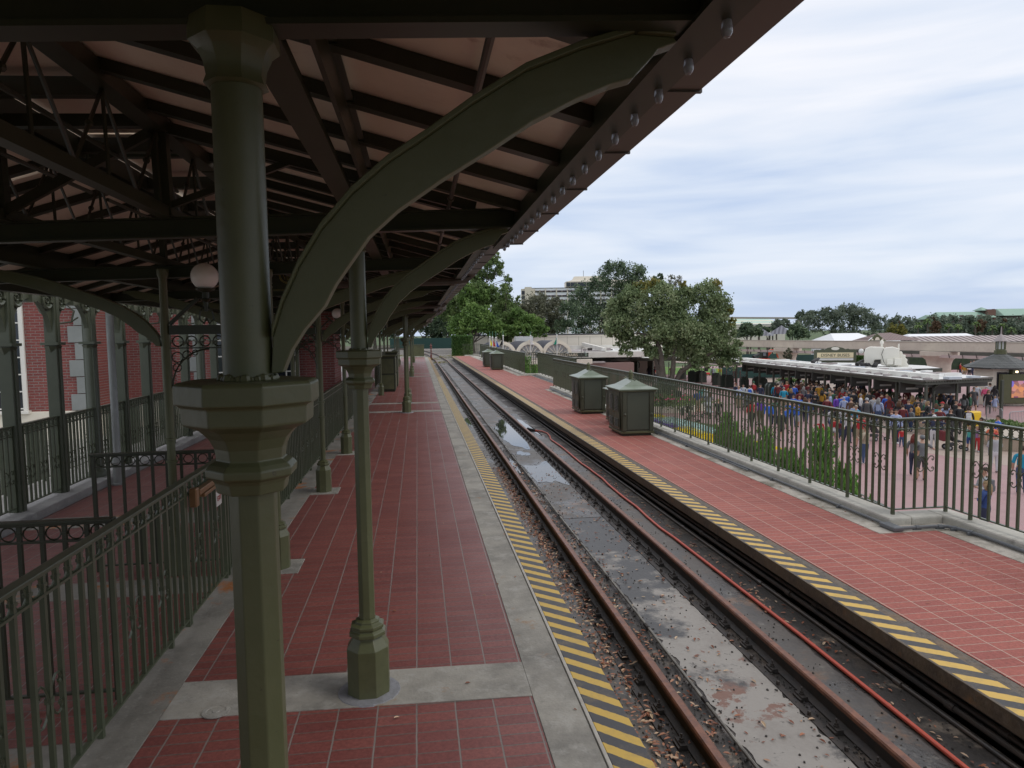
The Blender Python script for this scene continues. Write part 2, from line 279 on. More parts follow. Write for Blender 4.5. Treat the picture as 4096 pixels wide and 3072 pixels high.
b = MB(); b.prism([(3.3, 66.8), (9, 66.8), (16, 120), (3.3, 130)], PZ - .07, -.46); struct(b.build('embankment', EARTH))
BED = layered('oily_track_bed', (.046, .039, .033), [(1.6, .50, .60, (.11, .088, .070)), (3.5, .56, .66, (.21, .17, .13)), (.9, .60, .68, (.14, .08, .05)), (30, .52, .75, (.022, .021, .02)), (2.2, .6, .7, (.11, .10, .105))], .62, .7, 45, (0, .3))
SLAB = layered('patchy_concrete_slab', (.30, .275, .245), [(1.9, .60, .62, (.20, .105, .075)), (3, .5, .7, (.24, .215, .19)), (2.2, .50, .60, (.045, .042, .040), (5.2, .055)), (14, .60, .68, (.07, .062, .055)), (60, .62, .74, (.12, .11, .10))], .55, .25, 35, (2, .4))
struct(MB().box(1.02, 3.2, -6, 58.5, -.45, -.29).build('track_bed', BED))
# concrete slab between the rails near the camera, ragged outline
def ragged(x0, x1, y0, y1, amp, z, step=.12, seed=1, thick=.004):
    r = random.Random(seed); L = []; n = int((y1 - y0) / step)
    for i in range(n + 1):
        t = y0 + (y1 - y0) * i / n; L.append((x0 + amp * (r.random() - .5), t))
    Rr = []
    for i in range(n + 1):
        t = y0 + (y1 - y0) * i / n; Rr.append((x1 + amp * (r.random() - .5), t))
    b = MB(); vs = []
    for (a, c) in zip(L, Rr): vs += [(a[0], a[1], z), (c[0], c[1], z)]
    fs = [(2 * i, 2 * i + 1, 2 * i + 3, 2 * i + 2) for i in range(n)]
    return b.add(vs, fs)
struct(ragged(1.80, 2.33, 2.2, 8.6, .06, -.2855, .07, 3).build('concrete_slab', SLAB))
SLAB2 = layered('dull_slab', (.095, .082, .070), [(1.3, .47, .60, (.042, .037, .033)), (2.6, .55, .64, (.16, .09, .05)), (7, .56, .66, (.16, .145, .125)), (50, .5, .8, (.05, .045, .04))], .5, .3, 35, (0, .25))
struct(ragged(1.80, 2.38, 8.62, 55.5, .05, -.2855, .2, 4).build('concrete_slab', SLAB2))
struct(ragged(2.62, 2.86, 2.2, 30, .05, -.2855, .12, 6).build('concrete_slab', SLAB2))
struct(ragged(1.13, 1.36, 2.4, 40, .09, -.2855, .1, 8).build('concrete_slab', SLAB2))
WATER = mat('rain_water', (.03, .03, .032), .025, spec=.8)
def puddle(cx, cy, rx, ry, seed, clip=None):
    r = random.Random(seed); n = 70; ph = [r.random() * 6.28 for _ in range(9)]; pts = []
    for i in range(n):
        a = 2 * math.pi * i / n; k = 1 + sum(.30 / (j + 1.5) * math.sin((j + 2) * a + ph[j]) for j in range(9)) + .06 * (r.random() - .5)
        x, y = cx + rx * k * math.cos(a), cy + ry * k * math.sin(a)
        if clip: x = min(max(x, clip[0] + .02 * r.random()), clip[1] - .02 * r.random())
        pts.append((x, y))
    b = MB(); b.prism(pts, -.2845, -.2815); return struct(b.build('puddle', WATER, fix=True))
puddle(2.14, 11.6, .34, 1.0, 1, (1.83, 2.44)); puddle(2.16, 16.6, .32, 2.2, 2, (1.84, 2.44)); puddle(1.35, 18.6, .13, .9, 5, (1.12, 1.48))
puddle(2.02, 13.5, .12, .25, 9, (1.83, 2.44)); puddle(2.7, 17.5, .14, 1.4, 12, (2.58, 2.95)); puddle(1.66, 12.2, .06, .7, 14, (1.6, 1.75))
GRAVEL = layered('gravel_ballast', (.20, .185, .165), [(9, .45, .6, (.10, .09, .08)), (30, .5, .62, (.33, .31, .28)), (.7, .52, .7, (.12, .09, .06))], .9, .8, 25)
struct(MB().box(-6, 3.35, 58.5, 66.799, -.45, -.31).build('ballast', GRAVEL)); struct(MB().box(-12, 8.9, 66.8, 119, -.455, -.312).build('ballast', GRAVEL))
# left platform
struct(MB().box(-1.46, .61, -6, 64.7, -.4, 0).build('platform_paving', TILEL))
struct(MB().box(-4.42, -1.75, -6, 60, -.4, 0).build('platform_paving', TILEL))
def slab(name, m, *a): return struct(MB().box(*a).build(name, m, bevel=.004))
slab('platform_border', CONC, .612, .862, -6, 64.7, -.42, .004); slab('platform_border', CONCR, -1.75, -1.462, -6, 64, -.42, .003)
for y0, y1 in ((3.84, 4.26), (18.95, 19.3), (21.3, 21.65), (34.9, 35.25), (37.6, 37.95), (52.7, 53.1)):
    struct(shear(MB().box(-1.459, .611, y0, y1, -.02, .0045), 0, -.035, .611).build('platform_border', CONC))
for y in (6.44, 9.55, 12.6, 15.6): slab('platform_border', CONC, -1.46, -1.1, y - .2, y + .2, -.02, .0045)
for y0, y1 in ((3.4, 3.75), (5.9, 6.3), (8.2, 8.7)): slab('platform_border', CONCR, -4.42, -1.75, y0, y1, -.02, .0045)
YEL = stripes('yellow_black_edge_left', (.045, .043, .045), (.56, .36, .055), .19, 'Y', .5, (.20, .15, .08), .95, .55)
YELR = stripes('yellow_black_edge_right', (.05, .047, .047), (.62, .40, .085), .193, 'Y', .5, (.25, .18, .09), .72, .52)
YELF = layered('worn_edge_paint', (.26, .17, .06), [(3, .4, .65, (.19, .11, .06)), (1, .5, .65, (.12, .12, .05)), (20, .5, .75, (.33, .24, .1))], .6)
slab('platform_edge', mat('edge_trim', (.42, .40, .35), .5, noise=(9, .6, (.25, .2, .16))), .864, .886, -6, 64.5, -.42, .012)
slab('platform_edge', YEL, .888, 1.09, -6, 34, -.28, .006); slab('platform_edge', YELF, .888, 1.09, 34.001, 64.5, -.28, .006)
# right platform
RP = [(3.46, -6), (5.28, -6), (5.28, 6.42), (4.64, 6.42), (4.64, 25.4), (5.5, 25.4), (5.5, 33.9), (4.85, 33.9), (4.85, 66.2), (3.46, 66.2)]
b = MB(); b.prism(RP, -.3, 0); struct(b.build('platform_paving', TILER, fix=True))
RC = [(3.40, -6.2), (6.2, -6.2), (6.2, 6.2), (5.98, 6.92), (5.3, 6.92), (5.3, 25.2), (6.2, 25.2), (6.2, 34.6), (5.6, 34.6), (5.6, 66.7), (3.40, 66.7)]
b = MB(); b.prism(RC, PZ, -.012); struct(b.build('platform_wall', CONC2, fix=True))
MORT = layered('dirty_mortar', (.14, .12, .10), [(20, .45, .65, (.07, .06, .05)), (4, .5, .7, (.22, .14, .08))], .85, .8, 60)
slab('platform_edge', MORT, 3.36, 3.458, -6, 66.2, -.2, -.003)
slab('platform_edge', YELR, 3.165, 3.36, -6, 29, -.1, .004); slab('platform_edge', YELF, 3.165, 3.36, 29.001, 66.2, -.1, .004)
ANG = layered('rusty_angle_iron', (.10, .072, .045), [(4, .45, .65, (.055, .042, .032)), (2.5, .56, .68, (.20, .10, .04)), (20, .5, .75, (.14, .11, .08))], .5, .4, 50)
slab('platform_edge', ANG, 3.142, 3.163, -6, 66.2, -.095, .010)
slab('platform_wall', mat('recess_shade_black', (.018, .016, .014), .9), 3.34, 3.405, -6, 66.2, -.44, -.1)  # near-black slab paints the shade of the recess behind the pipes
# pink gutter strip paving by kerb: concrete curb under the railing
def curbline(pts, w, z0, z1, name, m, bev=.02):
    b = MB()
    for (x0, y0), (x1, y1) in zip(pts[:-1], pts[1:]):
        dx, dy = x1 - x0, y1 - y0
        if abs(dx) < abs(dy): b.box(min(x0, x1) - w / 2, max(x0, x1) + w / 2, min(y0, y1) - w / 2, max(y0, y1) + w / 2, z0, z1)
        else: b.box(min(x0, x1) + w / 2 + .0005, max(x0, x1) - w / 2 - .0005, min(y0, y1) - w / 2, max(y0, y1) + w / 2, z0, z1 - .0005)
    return b.build(name, m, bevel=bev)
FL = [(5.68, -2), (5.68, 6.78), (5.05, 6.78), (5.05, 25.7), (5.93, 25.7), (5.93, 34.2), (5.27, 34.2), (5.27, 58), (5.93, 58), (5.93, 66.5), (4.3, 66.5)]
struct(curbline(FL, .26, -.02, .088, 'kerb', CONC2))
GUT = layered('damp_gutter_concrete', (.46, .42, .36), [(2.2, .45, .62, (.17, .15, .11)), (8, .52, .7, (.24, .22, .19)), (30, .6, .8, (.10, .09, .07))], .7)
b = MB(); b.box(5.285, 5.55, -6, 6.4, -.01, .003); b.box(4.645, 5.55, 6.425, 6.65, -.01, .003); b.box(4.645, 4.92, 6.655, 25.4, -.01, .003); b.box(5.505, 5.8, 25.5, 33.9, -.01, .003); b.box(4.855, 5.14, 34, 66, -.01, .003)
struct(b.build('gutter', GUT))
# ------------------------------------------------------------------ rails
def rail(x0, far, label):
    root = empty('rail', (x0, 0, -.29), label, 'rail', 'the two rails of the track')
    path = [(x0, -6), (x0, 56)] + far
    prof = [(-.055, 0), (-.055, .012), (-.012, .028), (-.010, .098), (-.028, .106), (-.029, .128), (-.02, .136), (.02, .136), (.029, .128), (.028, .106), (.010, .098), (.012, .028), (.055, .012), (.055, 0)]
    def sweep(pr, name, m, closed):
        b = MB(); vs = []; n = len(pr)
        for i, p in enumerate(path):
            a = Vector(path[max(i - 1, 0)]); c = Vector(path[min(i + 1, len(path) - 1)]); d = (c - a).normalized(); nrm = Vector((d.y, -d.x))
            vs += [(p[0] - x0 + nrm.x * u, p[1] + nrm.y * u, w) for u, w in pr]
        fs = [(i * n + k, i * n + (k + 1) % n, (i + 1) * n + (k + 1) % n, (i + 1) * n + k) for i in range(len(path) - 1) for k in range(n if closed else n - 1)]
        b.add(vs, fs); return b.build(name, m, root, fix=True)
    sweep(prof[0:4] + prof[10:14], 'rail_web', STEEL, True)
    sweep([(-.012, .0985), (-.029, .107), (-.030, .129), (-.021, .1375), (.021, .1375), (.030, .129), (.029, .107), (.012, .0985)], 'rail_head', RUST, True)
    pl = MB(); pl.prism([(-.115, .001), (.105, .001), (.105, .022), (.0575, .022), (.0575, .0135), (-.0575, .0135), (-.0575, .034), (-.10, .034), (-.102, .022), (-.115, .022)], -.045, .045, 'y')
    bo = MB().lathe([(.019, 0), (.019, .008), (.013, .009), (.013, .022), (.006, .023), (.006, .045)], (-.078, 0, .034), 6)
    p0 = pl.build('tie_plate', STEEL, root, bevel=.002, fix=True); b0 = bo.build('bolt', STEEL, p0)
    p0.location.y = 2.55; y = 2.55
    side = MB()
    for i in range(1, 46):
        y += .377; c = p0.copy(); COL.objects.link(c); c.parent = root; c.location.y = y; d = b0.copy(); COL.objects.link(d); d.parent = c
    far_b = MB()
    while y < 56:
        y += .377; far_b.box(-.115, -.0555, y - .045, y + .045, .004, .034); far_b.box(.0555, .105, y - .045, y + .045, .004, .03)
    tag(far_b.build('tie_plate', STEEL, root), kind='stuff')
    s = MB(); s.box(-.165, -.118, -6, 56, -.003, .010)
    for i in range(60): s.lathe([(.013, 0), (.013, .022), (.009, .026)], (-.142, 2.73 + i * .377, .010), 6)
    s.build('base_strip', STEEL, root)
    return root
rail(1.53, [(1.55, 60), (1.2, 78), (.1, 95), (-1.6, 108), (-7, 128)], 'left rusty steel rail, nearer the covered platform')
rail(2.49, [(2.53, 60), (2.2, 79), (1.1, 97), (-.6, 110), (-6, 131)], 'right rusty steel rail, nearer the open platform')
b = MB(); yy = [2 + i * .4 for i in range(80)]
b.tube([(1.77 + .006 * math.sin(y * 1.3), y, -.262) for y in yy] + [(1.79, 40, -.262), (1.72, 56, -.262)], .011, 8)
o = b.build('conduit_pipe', ROD, smooth=True)
for i in range(12): MB().tube([(1.77, 2.9 + i * 1.15, -.262), (1.77, 2.97 + i * 1.15, -.262)], .017, 8).build('pipe_coupling', STEEL, o)
tag(o, 'thin worn pale pipe lying beside the left rail, inside the track', 'pipe')
hp = [(2.80, 16.6), (2.93, 16.41), (2.99, 16.04), (2.96, 15.56), (2.89, 15.12), (2.9, 14.69), (2.92, 14.0), (2.91, 13.38), (2.9, 12.8), (2.89, 12.19), (2.91, 11.71), (2.91, 11.26), (2.92, 10.84), (2.89, 10.33), (2.88, 9.81), (2.88, 9.39), (2.89, 8.95), (2.86, 8.43), (2.85, 7.92), (2.87, 7.5), (2.88, 6.27), (2.89, 4.91), (2.88, 3.99), (2.87, 3.3), (2.86, 2.2)]
o = MB().tube([(x, y, -.268) for x, y in hp], .0155, 10).build('hose', HOSE, smooth=True)
MB().tube([(2.80, 16.6, -.266), (2.70, 16.75, -.262), (2.66, 16.9, -.26)], [.02, .028, .03], 8).build('nozzle', BLACK, o)
tag(o, 'red rubber hose snaking along the track bed with black nozzle end', 'hose')
for i, (px_, pz, rr) in enumerate([(3.30, -.125, .020), (3.27, -.165, .017), (3.25, -.20, .017), (3.22, -.24, .021), (3.14, -.272, .014)]):
    b = MB(); b.tube([(px_ + .004 * math.sin(y * .9 + i), y, pz) for y in range(-2, 66, 1)], rr, 10); o = b.build('service_pipe', PIPE, smooth=True)
    for k in range(20): y = 2.6 + k * 1.9 + i * .37; MB().tube([(px_, y, pz), (px_, y + .07, pz)], rr + .007, 10).build('pipe_coupling', PIPE, o)
    tag(o, ['topmost grimy pipe running under the open platform edge', 'second grimy pipe from the top under the open platform edge', 'middle grimy pipe of the five under the open platform edge', 'thick fourth pipe down under the open platform edge', 'lowest thin pipe lying on the track bed by the open platform'][i], 'pipe', 'pipes under the open platform edge')
def cond(pts, r, label, extra=None):
    b = MB(); b.tube(pts, r, 10); o = b.build('conduit_pipe', CONDUIT, smooth=True)
    for k in range(len(pts) - 1):
        a, d = Vector(pts[k]), Vector(pts[k + 1]); n = max(1, int((d - a).length / 1.5))
        for j in range(n):
            q = a.lerp(d, (j + .5) / n); u = (d - a).normalized(); MB().tube([q - u * .02, q + u * .02], r + .006, 8).box(q.x - r * 2.4, q.x + r * 2.4, q.y - .012, q.y + .012, .004, q.z).build('pipe_clamp', CONDUIT, o)
    if extra: extra(o)
    return tag(o, label, 'pipe')
cond([(4.86, 25.3, .03), (4.86, 6.66, .03)], .017, 'grey conduit along the foot of the kerb, ending in a junction elbow at the corner', lambda o: MB().box(4.80, 4.92, 6.42, 6.66, .008, .052).build('junction_box', CONDUIT, o, bevel=.012))
cond([(4.92, 6.47, .03), (5.28, 6.47, .03), (5.42, 6.44, .03), (5.48, 6.3, .03), (5.50, 6.1, .03), (5.50, -2, .03)], .018, 'grey conduit bending round the kerb jog in the foreground')
cond([(4.80, 25.3, .028), (4.80, 9.6, .028)], .013, 'thinner second grey conduit beside the kerb, stopping short of the corner')
for k in range(4): tag(MB().tube([(5.56 + k * .05, 26, .024), (5.56 + k * .05, 33.7, .024)], .012, 6).build('conduit_pipe', CONDUIT), 'one of the parallel grey conduits in the far kerb recess', 'pipe', 'conduits in the far recess')
o = MB().lathe([(.075, 0), (.075, .006), (.055, .007), (.05, .004), (.02, .004), (.018, .008)], (0, 0, 0), 20).build('floor_drain', CONC, loc=(-1.17, 3.95, .004)); tag(o, 'round drain cover set in the grey strip near the foreground fence', 'drain')
# fallen leaves
LEAFD = bpy.data.materials.new('dry_leaf'); LEAFD.use_nodes = True; t = LEAFD.node_tree; b_ = t.nodes['Principled BSDF']; g = t.nodes.new('ShaderNodeNewGeometry'); r = t.nodes.new('ShaderNodeValToRGB')
r.color_ramp.elements[0].color = (.16, .055, .03, 1); r.color_ramp.elements[1].color = (.55, .42, .28, 1); e = r.color_ramp.elements.new(.5); e.color = (.36, .14, .07, 1)
t.links.new(g.outputs['Random Per Island'], r.inputs[0]); t.links.new(r.outputs[0], b_.inputs['Base Color']); b_.inputs['Roughness'].default_value = .55
b = MB(); rr = random.Random(5)
def leaf(b, x, y, z, s, r):
    a = r.random() * 6.28; ca, sa = math.cos(a), math.sin(a); cu = .35 * s * (r.random() + .2); tl = (r.random() - .5) * .5 * s
    pts = [(-1, 0, 0), (-.35, .38, cu), (.4, .34, cu), (1, 0, .3 * cu), (.4, -.34, cu), (-.35, -.38, cu), (0, 0, -.0)]
    v = [(x + (px * ca - py * sa) * s, y + (px * sa + py * ca) * s, z + pz + abs(tl) + tl * px) for px, py, pz in pts]
    b.add(v, [(0, 6, 1), (1, 6, 2), (2, 6, 3), (3, 6, 4), (4, 6, 5), (5, 6, 0)])
for i in range(2600):
    k = rr.random()
    if k < .62:
        y = 2.6 + rr.random() ** 1.1 * 9.5
        x = rr.gauss(1.33, .07) if math.sin(y * 2.1) + math.sin(y * 5.3 + 1) > -.5 else rr.uniform(1.15, 1.45)
        if y > 7: x = rr.gauss(1.36, .05)
    elif k < .78: y = 2.6 + rr.random() * 10; x = rr.gauss(1.68, .04)
    elif k < .90: y = 2.6 + rr.random() * 9; x = rr.uniform(1.8, 2.36)
    else: y = 2.6 + rr.random() * 10; x = rr.gauss(2.98, .06)
    if x < 1.12 or x > 3.1: continue
    leaf(b, x, y, -.282 + (.02 * rr.random() if k < .62 else 0), rr.uniform(.010, .026), rr)
tag(b.build('fallen_leaves', LEAFD), 'dry brown leaves scattered along the track bed', 'leaves', kind='stuff')
b = MB()
for i in range(60): leaf(b, rr.uniform(-1.5, .9), 2.6 + rr.random() * 12, .006, rr.uniform(.008, .02), rr)
for i in range(90): leaf(b, rr.uniform(4.66, 4.9) if i % 3 else rr.uniform(3.4, 4.6), 3 + rr.random() * 14, .006, rr.uniform(.008, .02), rr)
tag(b.build('fallen_leaves', LEAFD), 'few dry leaves on the two platforms', 'leaves', kind='stuff')
# grit
b = MB()
GRIT = mat('grit', (.05, .045, .04), .7)
for i in range(5000):
    x = rr.choice([rr.gauss(1.4, .1), rr.gauss(1.72, .06), rr.gauss(2.4, .05), rr.gauss(2.6, .05), rr.uniform(1.12, 3.1)]); y = 2.5 + rr.random() ** 1.4 * 12; s = rr.uniform(.003, .009)
    if 1.1 < x < 3.1 and abs(x - 1.53) > .04 and abs(x - 2.49) > .04: b.lathe([(s, 0), (s * .8, s), (s * .2, s * 1.4)], (x, y, -.286), 4, rr.random() * 3)
tag(b.build('grit', GRIT), 'dark grit and clinker on the track bed', 'grit', kind='stuff')
# ------------------------------------------------------------------ station canopy
OUTP = [(1.42, 4.05), (18.9, 21.6), (35.0, 37.7), (52.5, 55.2)]
XC = -1.74                                           # ridge line of the canopy
def sect(y, x0, x1, b, z=2.70, h=.10):
    b.box(x0, x1, y - .006, y + .006, z + .012, z + h); b.box(x0, x1, y - .035, y + .035, z, z + .0118); b.box(x0, x1, y - .035, y + .035, z + h + .0002, z + h + .01)
def canopy(Y0, Y1, xe, label, frames, name='station_canopy', detail=True, portal=()):
    """xe = x of the eave beam on the track side; the other side mirrors it about XC"""
    root = empty(name, (XC, Y0, 0), label, 'canopy'); L = Y1 - Y0
    def P(b, n, m, **k): o = b.build(n, m, root, **k); o.location = (-XC, -Y0, 0); return o
    S = .285; zr = lambda x: 2.81 + S * (xe - x) if x > XC else 2.81 + S * (x - (2 * XC - xe))
    for sgn in (1, -1):
        f = lambda x: x if sgn > 0 else 2 * XC - x
        def bx(b, xa, xb, *r): a, c = sorted((f(xa), f(xb))); b.box(a, c, *r)
        b = MB(); xa, xb = f(xe + .06), f(-1.33); za, zb = zr(xe) - S * .06, 2.81 + S * (xe + 1.33)
        b.add([(xa, Y0, za), (xb, Y0, zb), (xb, Y1, zb), (xa, Y1, za), (xa, Y0, za + .03), (xb, Y0, zb + .03), (xb, Y1, zb + .03), (xa, Y1, za + .03)],
              [(0, 1, 2, 3), (7, 6, 5, 4), (0, 4, 5, 1), (1, 5, 6, 2), (2, 6, 7, 3), (3, 7, 4, 0)])
        P(b, 'roof_panel', SOFFIT, fix=True)
        n = int(L / .54)
        for i in range(n + 1):
            y = Y0 + .1 + i * (L - .2) / max(n, 1); b = MB()
            for dz0, dz1, w in ((-.048, -.002, .022), (-.056, -.0485, .030)):
                v = []
                for yy in (y - w, y + w):
                    v += [(f(xe), yy, 2.81 + dz0), (f(-1.33), yy, zb + dz0), (f(-1.33), yy, zb + dz1), (f(xe), yy, 2.81 + dz1)]
                b.add(v, [(0, 1, 2, 3), (7, 6, 5, 4), (0, 4, 5, 1), (1, 5, 6, 2), (2, 6, 7, 3), (3, 7, 4, 0)])
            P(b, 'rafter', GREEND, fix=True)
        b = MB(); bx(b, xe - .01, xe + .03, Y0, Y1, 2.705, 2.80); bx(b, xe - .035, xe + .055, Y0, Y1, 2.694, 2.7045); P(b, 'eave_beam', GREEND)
        b = MB(); bx(b, xe + .085, xe + .175, Y0, Y1, 2.725, 2.81); bx(b, xe + .177, xe + .19, Y0, Y1, 2.79, 2.83)
        k = int(L / .57)
        for i in range(k + 1): y = Y0 + .004 + i * (L - .02) / max(k, 1); bx(b, xe + .082, xe + .181, y, y + .012, 2.720, 2.789)
        P(b, 'gutter', BROWN)
        if xe > .57 or True:
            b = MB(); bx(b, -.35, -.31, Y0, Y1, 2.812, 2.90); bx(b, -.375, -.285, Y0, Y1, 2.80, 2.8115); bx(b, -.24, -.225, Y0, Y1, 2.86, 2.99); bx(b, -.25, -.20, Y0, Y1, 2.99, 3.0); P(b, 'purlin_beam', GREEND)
        # inner longitudinal lattice
        b = MB(); xi = -1.33
        bx(b, xi - .03, xi + .03, Y0, Y1, 2.80, 2.86); bx(b, xi - .05, xi + .05, Y0, Y1, 3.25, 3.33)
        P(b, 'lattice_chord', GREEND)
        b = MB(); step = .62; n = max(1, int(L / step)); st = L / n
        for i in range(n):
            y = Y0 + i * st; m_ = y + st / 2; X = f(xi)
            b.tube([(X, y, 2.86), (X, m_, 3.25)], .009, 5); b.tube([(X, m_, 3.25), (X, y + st, 2.86)], .009, 5); b.tube([(X, m_, 3.25), (X, m_, 2.86)], .009, 5)
            b.sphere((X, y + st * .25, 3.055), .018, 5)
        P(b, 'lattice_rods', GREEND)
    b = MB(); b.box(XC - .46, XC + .46, Y0, Y1, 3.50, 3.54); P(b, 'ridge_cap', SOFFIT)
    b = MB(); b.box(XC - .40, XC - .34, Y0, Y1, 3.34, 3.46); b.box(XC + .34, XC + .40, Y0, Y1, 3.34, 3.46)
    n = int(L / 1.0)
    for i in range(n + 1): y = Y0 + .05 + i * (L - .1) / max(n, 1); b.box(XC - .34, XC + .34, y - .03, y + .03, 3.36, 3.45)
    P(b, 'ridge_frame', GREEND)
    for y in frames:
        b = MB(); sect(y, 2 * XC - xe - .02, xe + .02, b); P(shear(b, 0), 'tie_beam', GREEND)
        zt = 3.28; pr = y in portal
        for x in (-1.33, 2 * XC + 1.33): P(MB().box(x - (.04 if pr else .022), x + (.04 if pr else .022), y - .03, y + .03, 2.811, zt), 'king_post', GREEND)
        if pr:
            P(MB().bar((XC - .37, y - .02, 2.85), (XC + .37, y - .02, 3.25), .03, .05).bar((XC - .37, y + .02, 3.25), (XC + .37, y + .02, 2.85), .03, .05), 'cross_brace', GREEND)
            P(MB().box(XC - .37, XC + .37, y - .03, y + .03, 3.281, 3.345), 'top_chord', GREEND)
            for s in (1, -1): P(MB().bar((XC + s * .37, y, 3.3), (XC + s * 2.1, y, 2.83), .04, .06), 'main_rafter', GREEND); P(MB().bar((XC + s * .42, y, 2.86), (XC + s * 1.1, y, 3.1), .03, .035), 'roof_brace', GREEND)
    b = MB(); b.tube([(.205, Y0, 2.83), (.205, Y1, 2.83)], .012, 8)
    for k in range(int(L / 1.3)): b.tube([(.205, Y0 + .6 + 1.3 * k, 2.83), (.205, Y0 + .65 + 1.3 * k, 2.83)], .019, 8)
    P(b, 'sprinkler_pipe', BROWN)
    for s, sy in ((-2.02, .3), (-1.5, .8)):
        b = MB(); b.tube([(s, Y0 + .1, 3.1), (s, Y1 - .1, 3.1)], .012, 6); P(b, 'sprinkler_pipe', GREEND)
    ct = -.026; root.rotation_euler = (0, ct, 0); d = XC - .585; root.location = (.577 + d * math.cos(ct) - 2.7 * math.sin(ct), Y0, 2.7 + (-2.7) * math.cos(ct) - d * math.sin(ct))
    return root
def Cc(i): return OUTP[i][0], OUTP[i][1]
canopy(-9, .5, .50, 'unseen lower canopy stretch over the camera, added to block skylight', [-7, -4, -1])  # out of view; included to keep skylight off the near bay
canopy(.54, 4.93, .585, 'nearest wide canopy bay over the two foreground columns', [1.42, 4.05], portal=(1.42, 4.05))
canopy(4.96, 18.0, .46, 'long lower canopy stretch beyond the foreground bay', [6.44, 9.55, 12.6, 15.6])
canopy(18.02, 22.5, .585, 'second wide canopy bay at the middle pair of platform columns', [18.9, 21.6], portal=(18.9, 21.6))
canopy(22.53, 34.1, .46, 'canopy stretch in the distance between the second and third column pairs', [24.6, 27.7, 30.8])
canopy(34.13, 38.6, .585, 'third wide canopy bay far along the platform', [35.0, 37.7], portal=(35.0, 37.7))
canopy(38.63, 51.6, .46, 'farthest lower canopy stretch', [40.5, 43.6, 46.6, 49.7])
canopy(51.63, 56.2, .585, 'wide canopy bay at the far end of the platform', [52.5, 55.2], portal=(52.5, 55.2))
def drain(y, xe, label):
    b = MB(); b.tube([(xe + .16, y, 2.76), (xe + .08, y, 2.69), (xe - .1, y, 2.665), (-1.1, y, 2.63)], .038, 10)
    o = b.build('rain_pipe', BROWN, smooth=True); MB().tube([(xe - .05, y, 2.665), (xe - .09, y, 2.664)], .046, 10).build('pipe_collar', BROWN, o); tag(o, label, 'rain pipe', 'rain pipes under the canopy eave')
drain(7.6, .46, 'nearer brown rain pipe running under the canopy from the gutter'); drain(14.3, .46, 'second brown rain pipe under the canopy'); drain(17.9, .46, 'rain pipe just before the second wide canopy bay')
# light strings
def bulb(root, x, y, z):
    o = MB().lathe([(.010, .0), (.014, .006), (.0135, .03), (.020, .036), (.016, .055), (.021, .064), (.021, .085)], (0, 0, 0), 10).build('bulb_socket', GREEND, root, loc=(x, y, z), smooth=True)
    MB().lathe([(.002, -.046), (.007, -.044), (.0108, -.037), (.0118, -.029), (.0098, -.016), (.0075, -.006), (.0072, 0)], (0, 0, 0), 12).build('bulb', BULB, o, smooth=True)
    return o
def lightstring(x, Y0, n, step, label, big):
    root = empty('light_string', (x, Y0, 2.72), label, 'light string', 'bulb strings along the canopy eaves')
    MB().box(-.02, .02, 0, n * step, .025, .05).build('lamp_rail', GREEND, root)
    o = bulb(root, 0, .08, -.012)
    for i in range(1, min(n, 96)):
        c = o.copy(); COL.objects.link(c); c.parent = root; c.location.y = .08 + i * step
        d = o.children[0].copy(); COL.objects.link(d); d.parent = c
lightstring(.605, .66, 22, .192, 'string of clear bulbs under the eave of the nearest canopy bay', True)
lightstring(.485, 5.05, 66, .192, 'string of small clear bulbs under the eave of the lower canopy beyond', False)
lightstring(.605, 18.1, 22, .192, 'faint string of bulbs under the second wide canopy bay', False)
# ------------------------------------------------------------------ columns
BR = [(-.277, 2.10), (-.257, 2.16), (-.223, 2.233), (-.179, 2.303), (-.119, 2.372), (-.048, 2.433), (.028, 2.484), (.114, 2.546), (.224, 2.615), (.337, 2.662), (.446, 2.697), (.53, 2.694),
      (.537, 2.685), (.497, 2.67), (.486, 2.655), (.457, 2.625), (.446, 2.612), (.396, 2.597), (.326, 2.567), (.239, 2.522), (.151, 2.464), (.054, 2.404), (-.031, 2.345), (-.089, 2.293), (-.126, 2.242), (-.156, 2.2), (-.178, 2.159), (-.218, 2.113), (-.243, 2.075), (-.262, 2.03), (-.283, 2.028)]
def bracket(root, name, s, kx, m=GREEN, rx=.045):
    b = MB(); poly = [((x + .33 - .045) * kx + rx, z) for x, z in BR]
    poly = [(s * x, z) for x, z in poly]
    b.prism(poly, -.022, .022, 'y')
    up = poly[:12]; v = []; n = len(up)
    for (x, z) in up:
        v += [(x, -.036, z), (x, .036, z), (x, .036, z + .014), (x, -.036, z + .014)]
    fs = []
    for i in range(n - 1):
        for k in range(4): fs.append((4 * i + k, 4 * i + (k + 1) % 4, 4 * i + 4 + (k + 1) % 4, 4 * i + 4 + k))
    fs += [(0, 3, 2, 1), (4 * n - 4, 4 * n - 3, 4 * n - 2, 4 * n - 1)]; b.add(v, fs)
    return b.build(name, m, root, fix=True, bevel=.003)
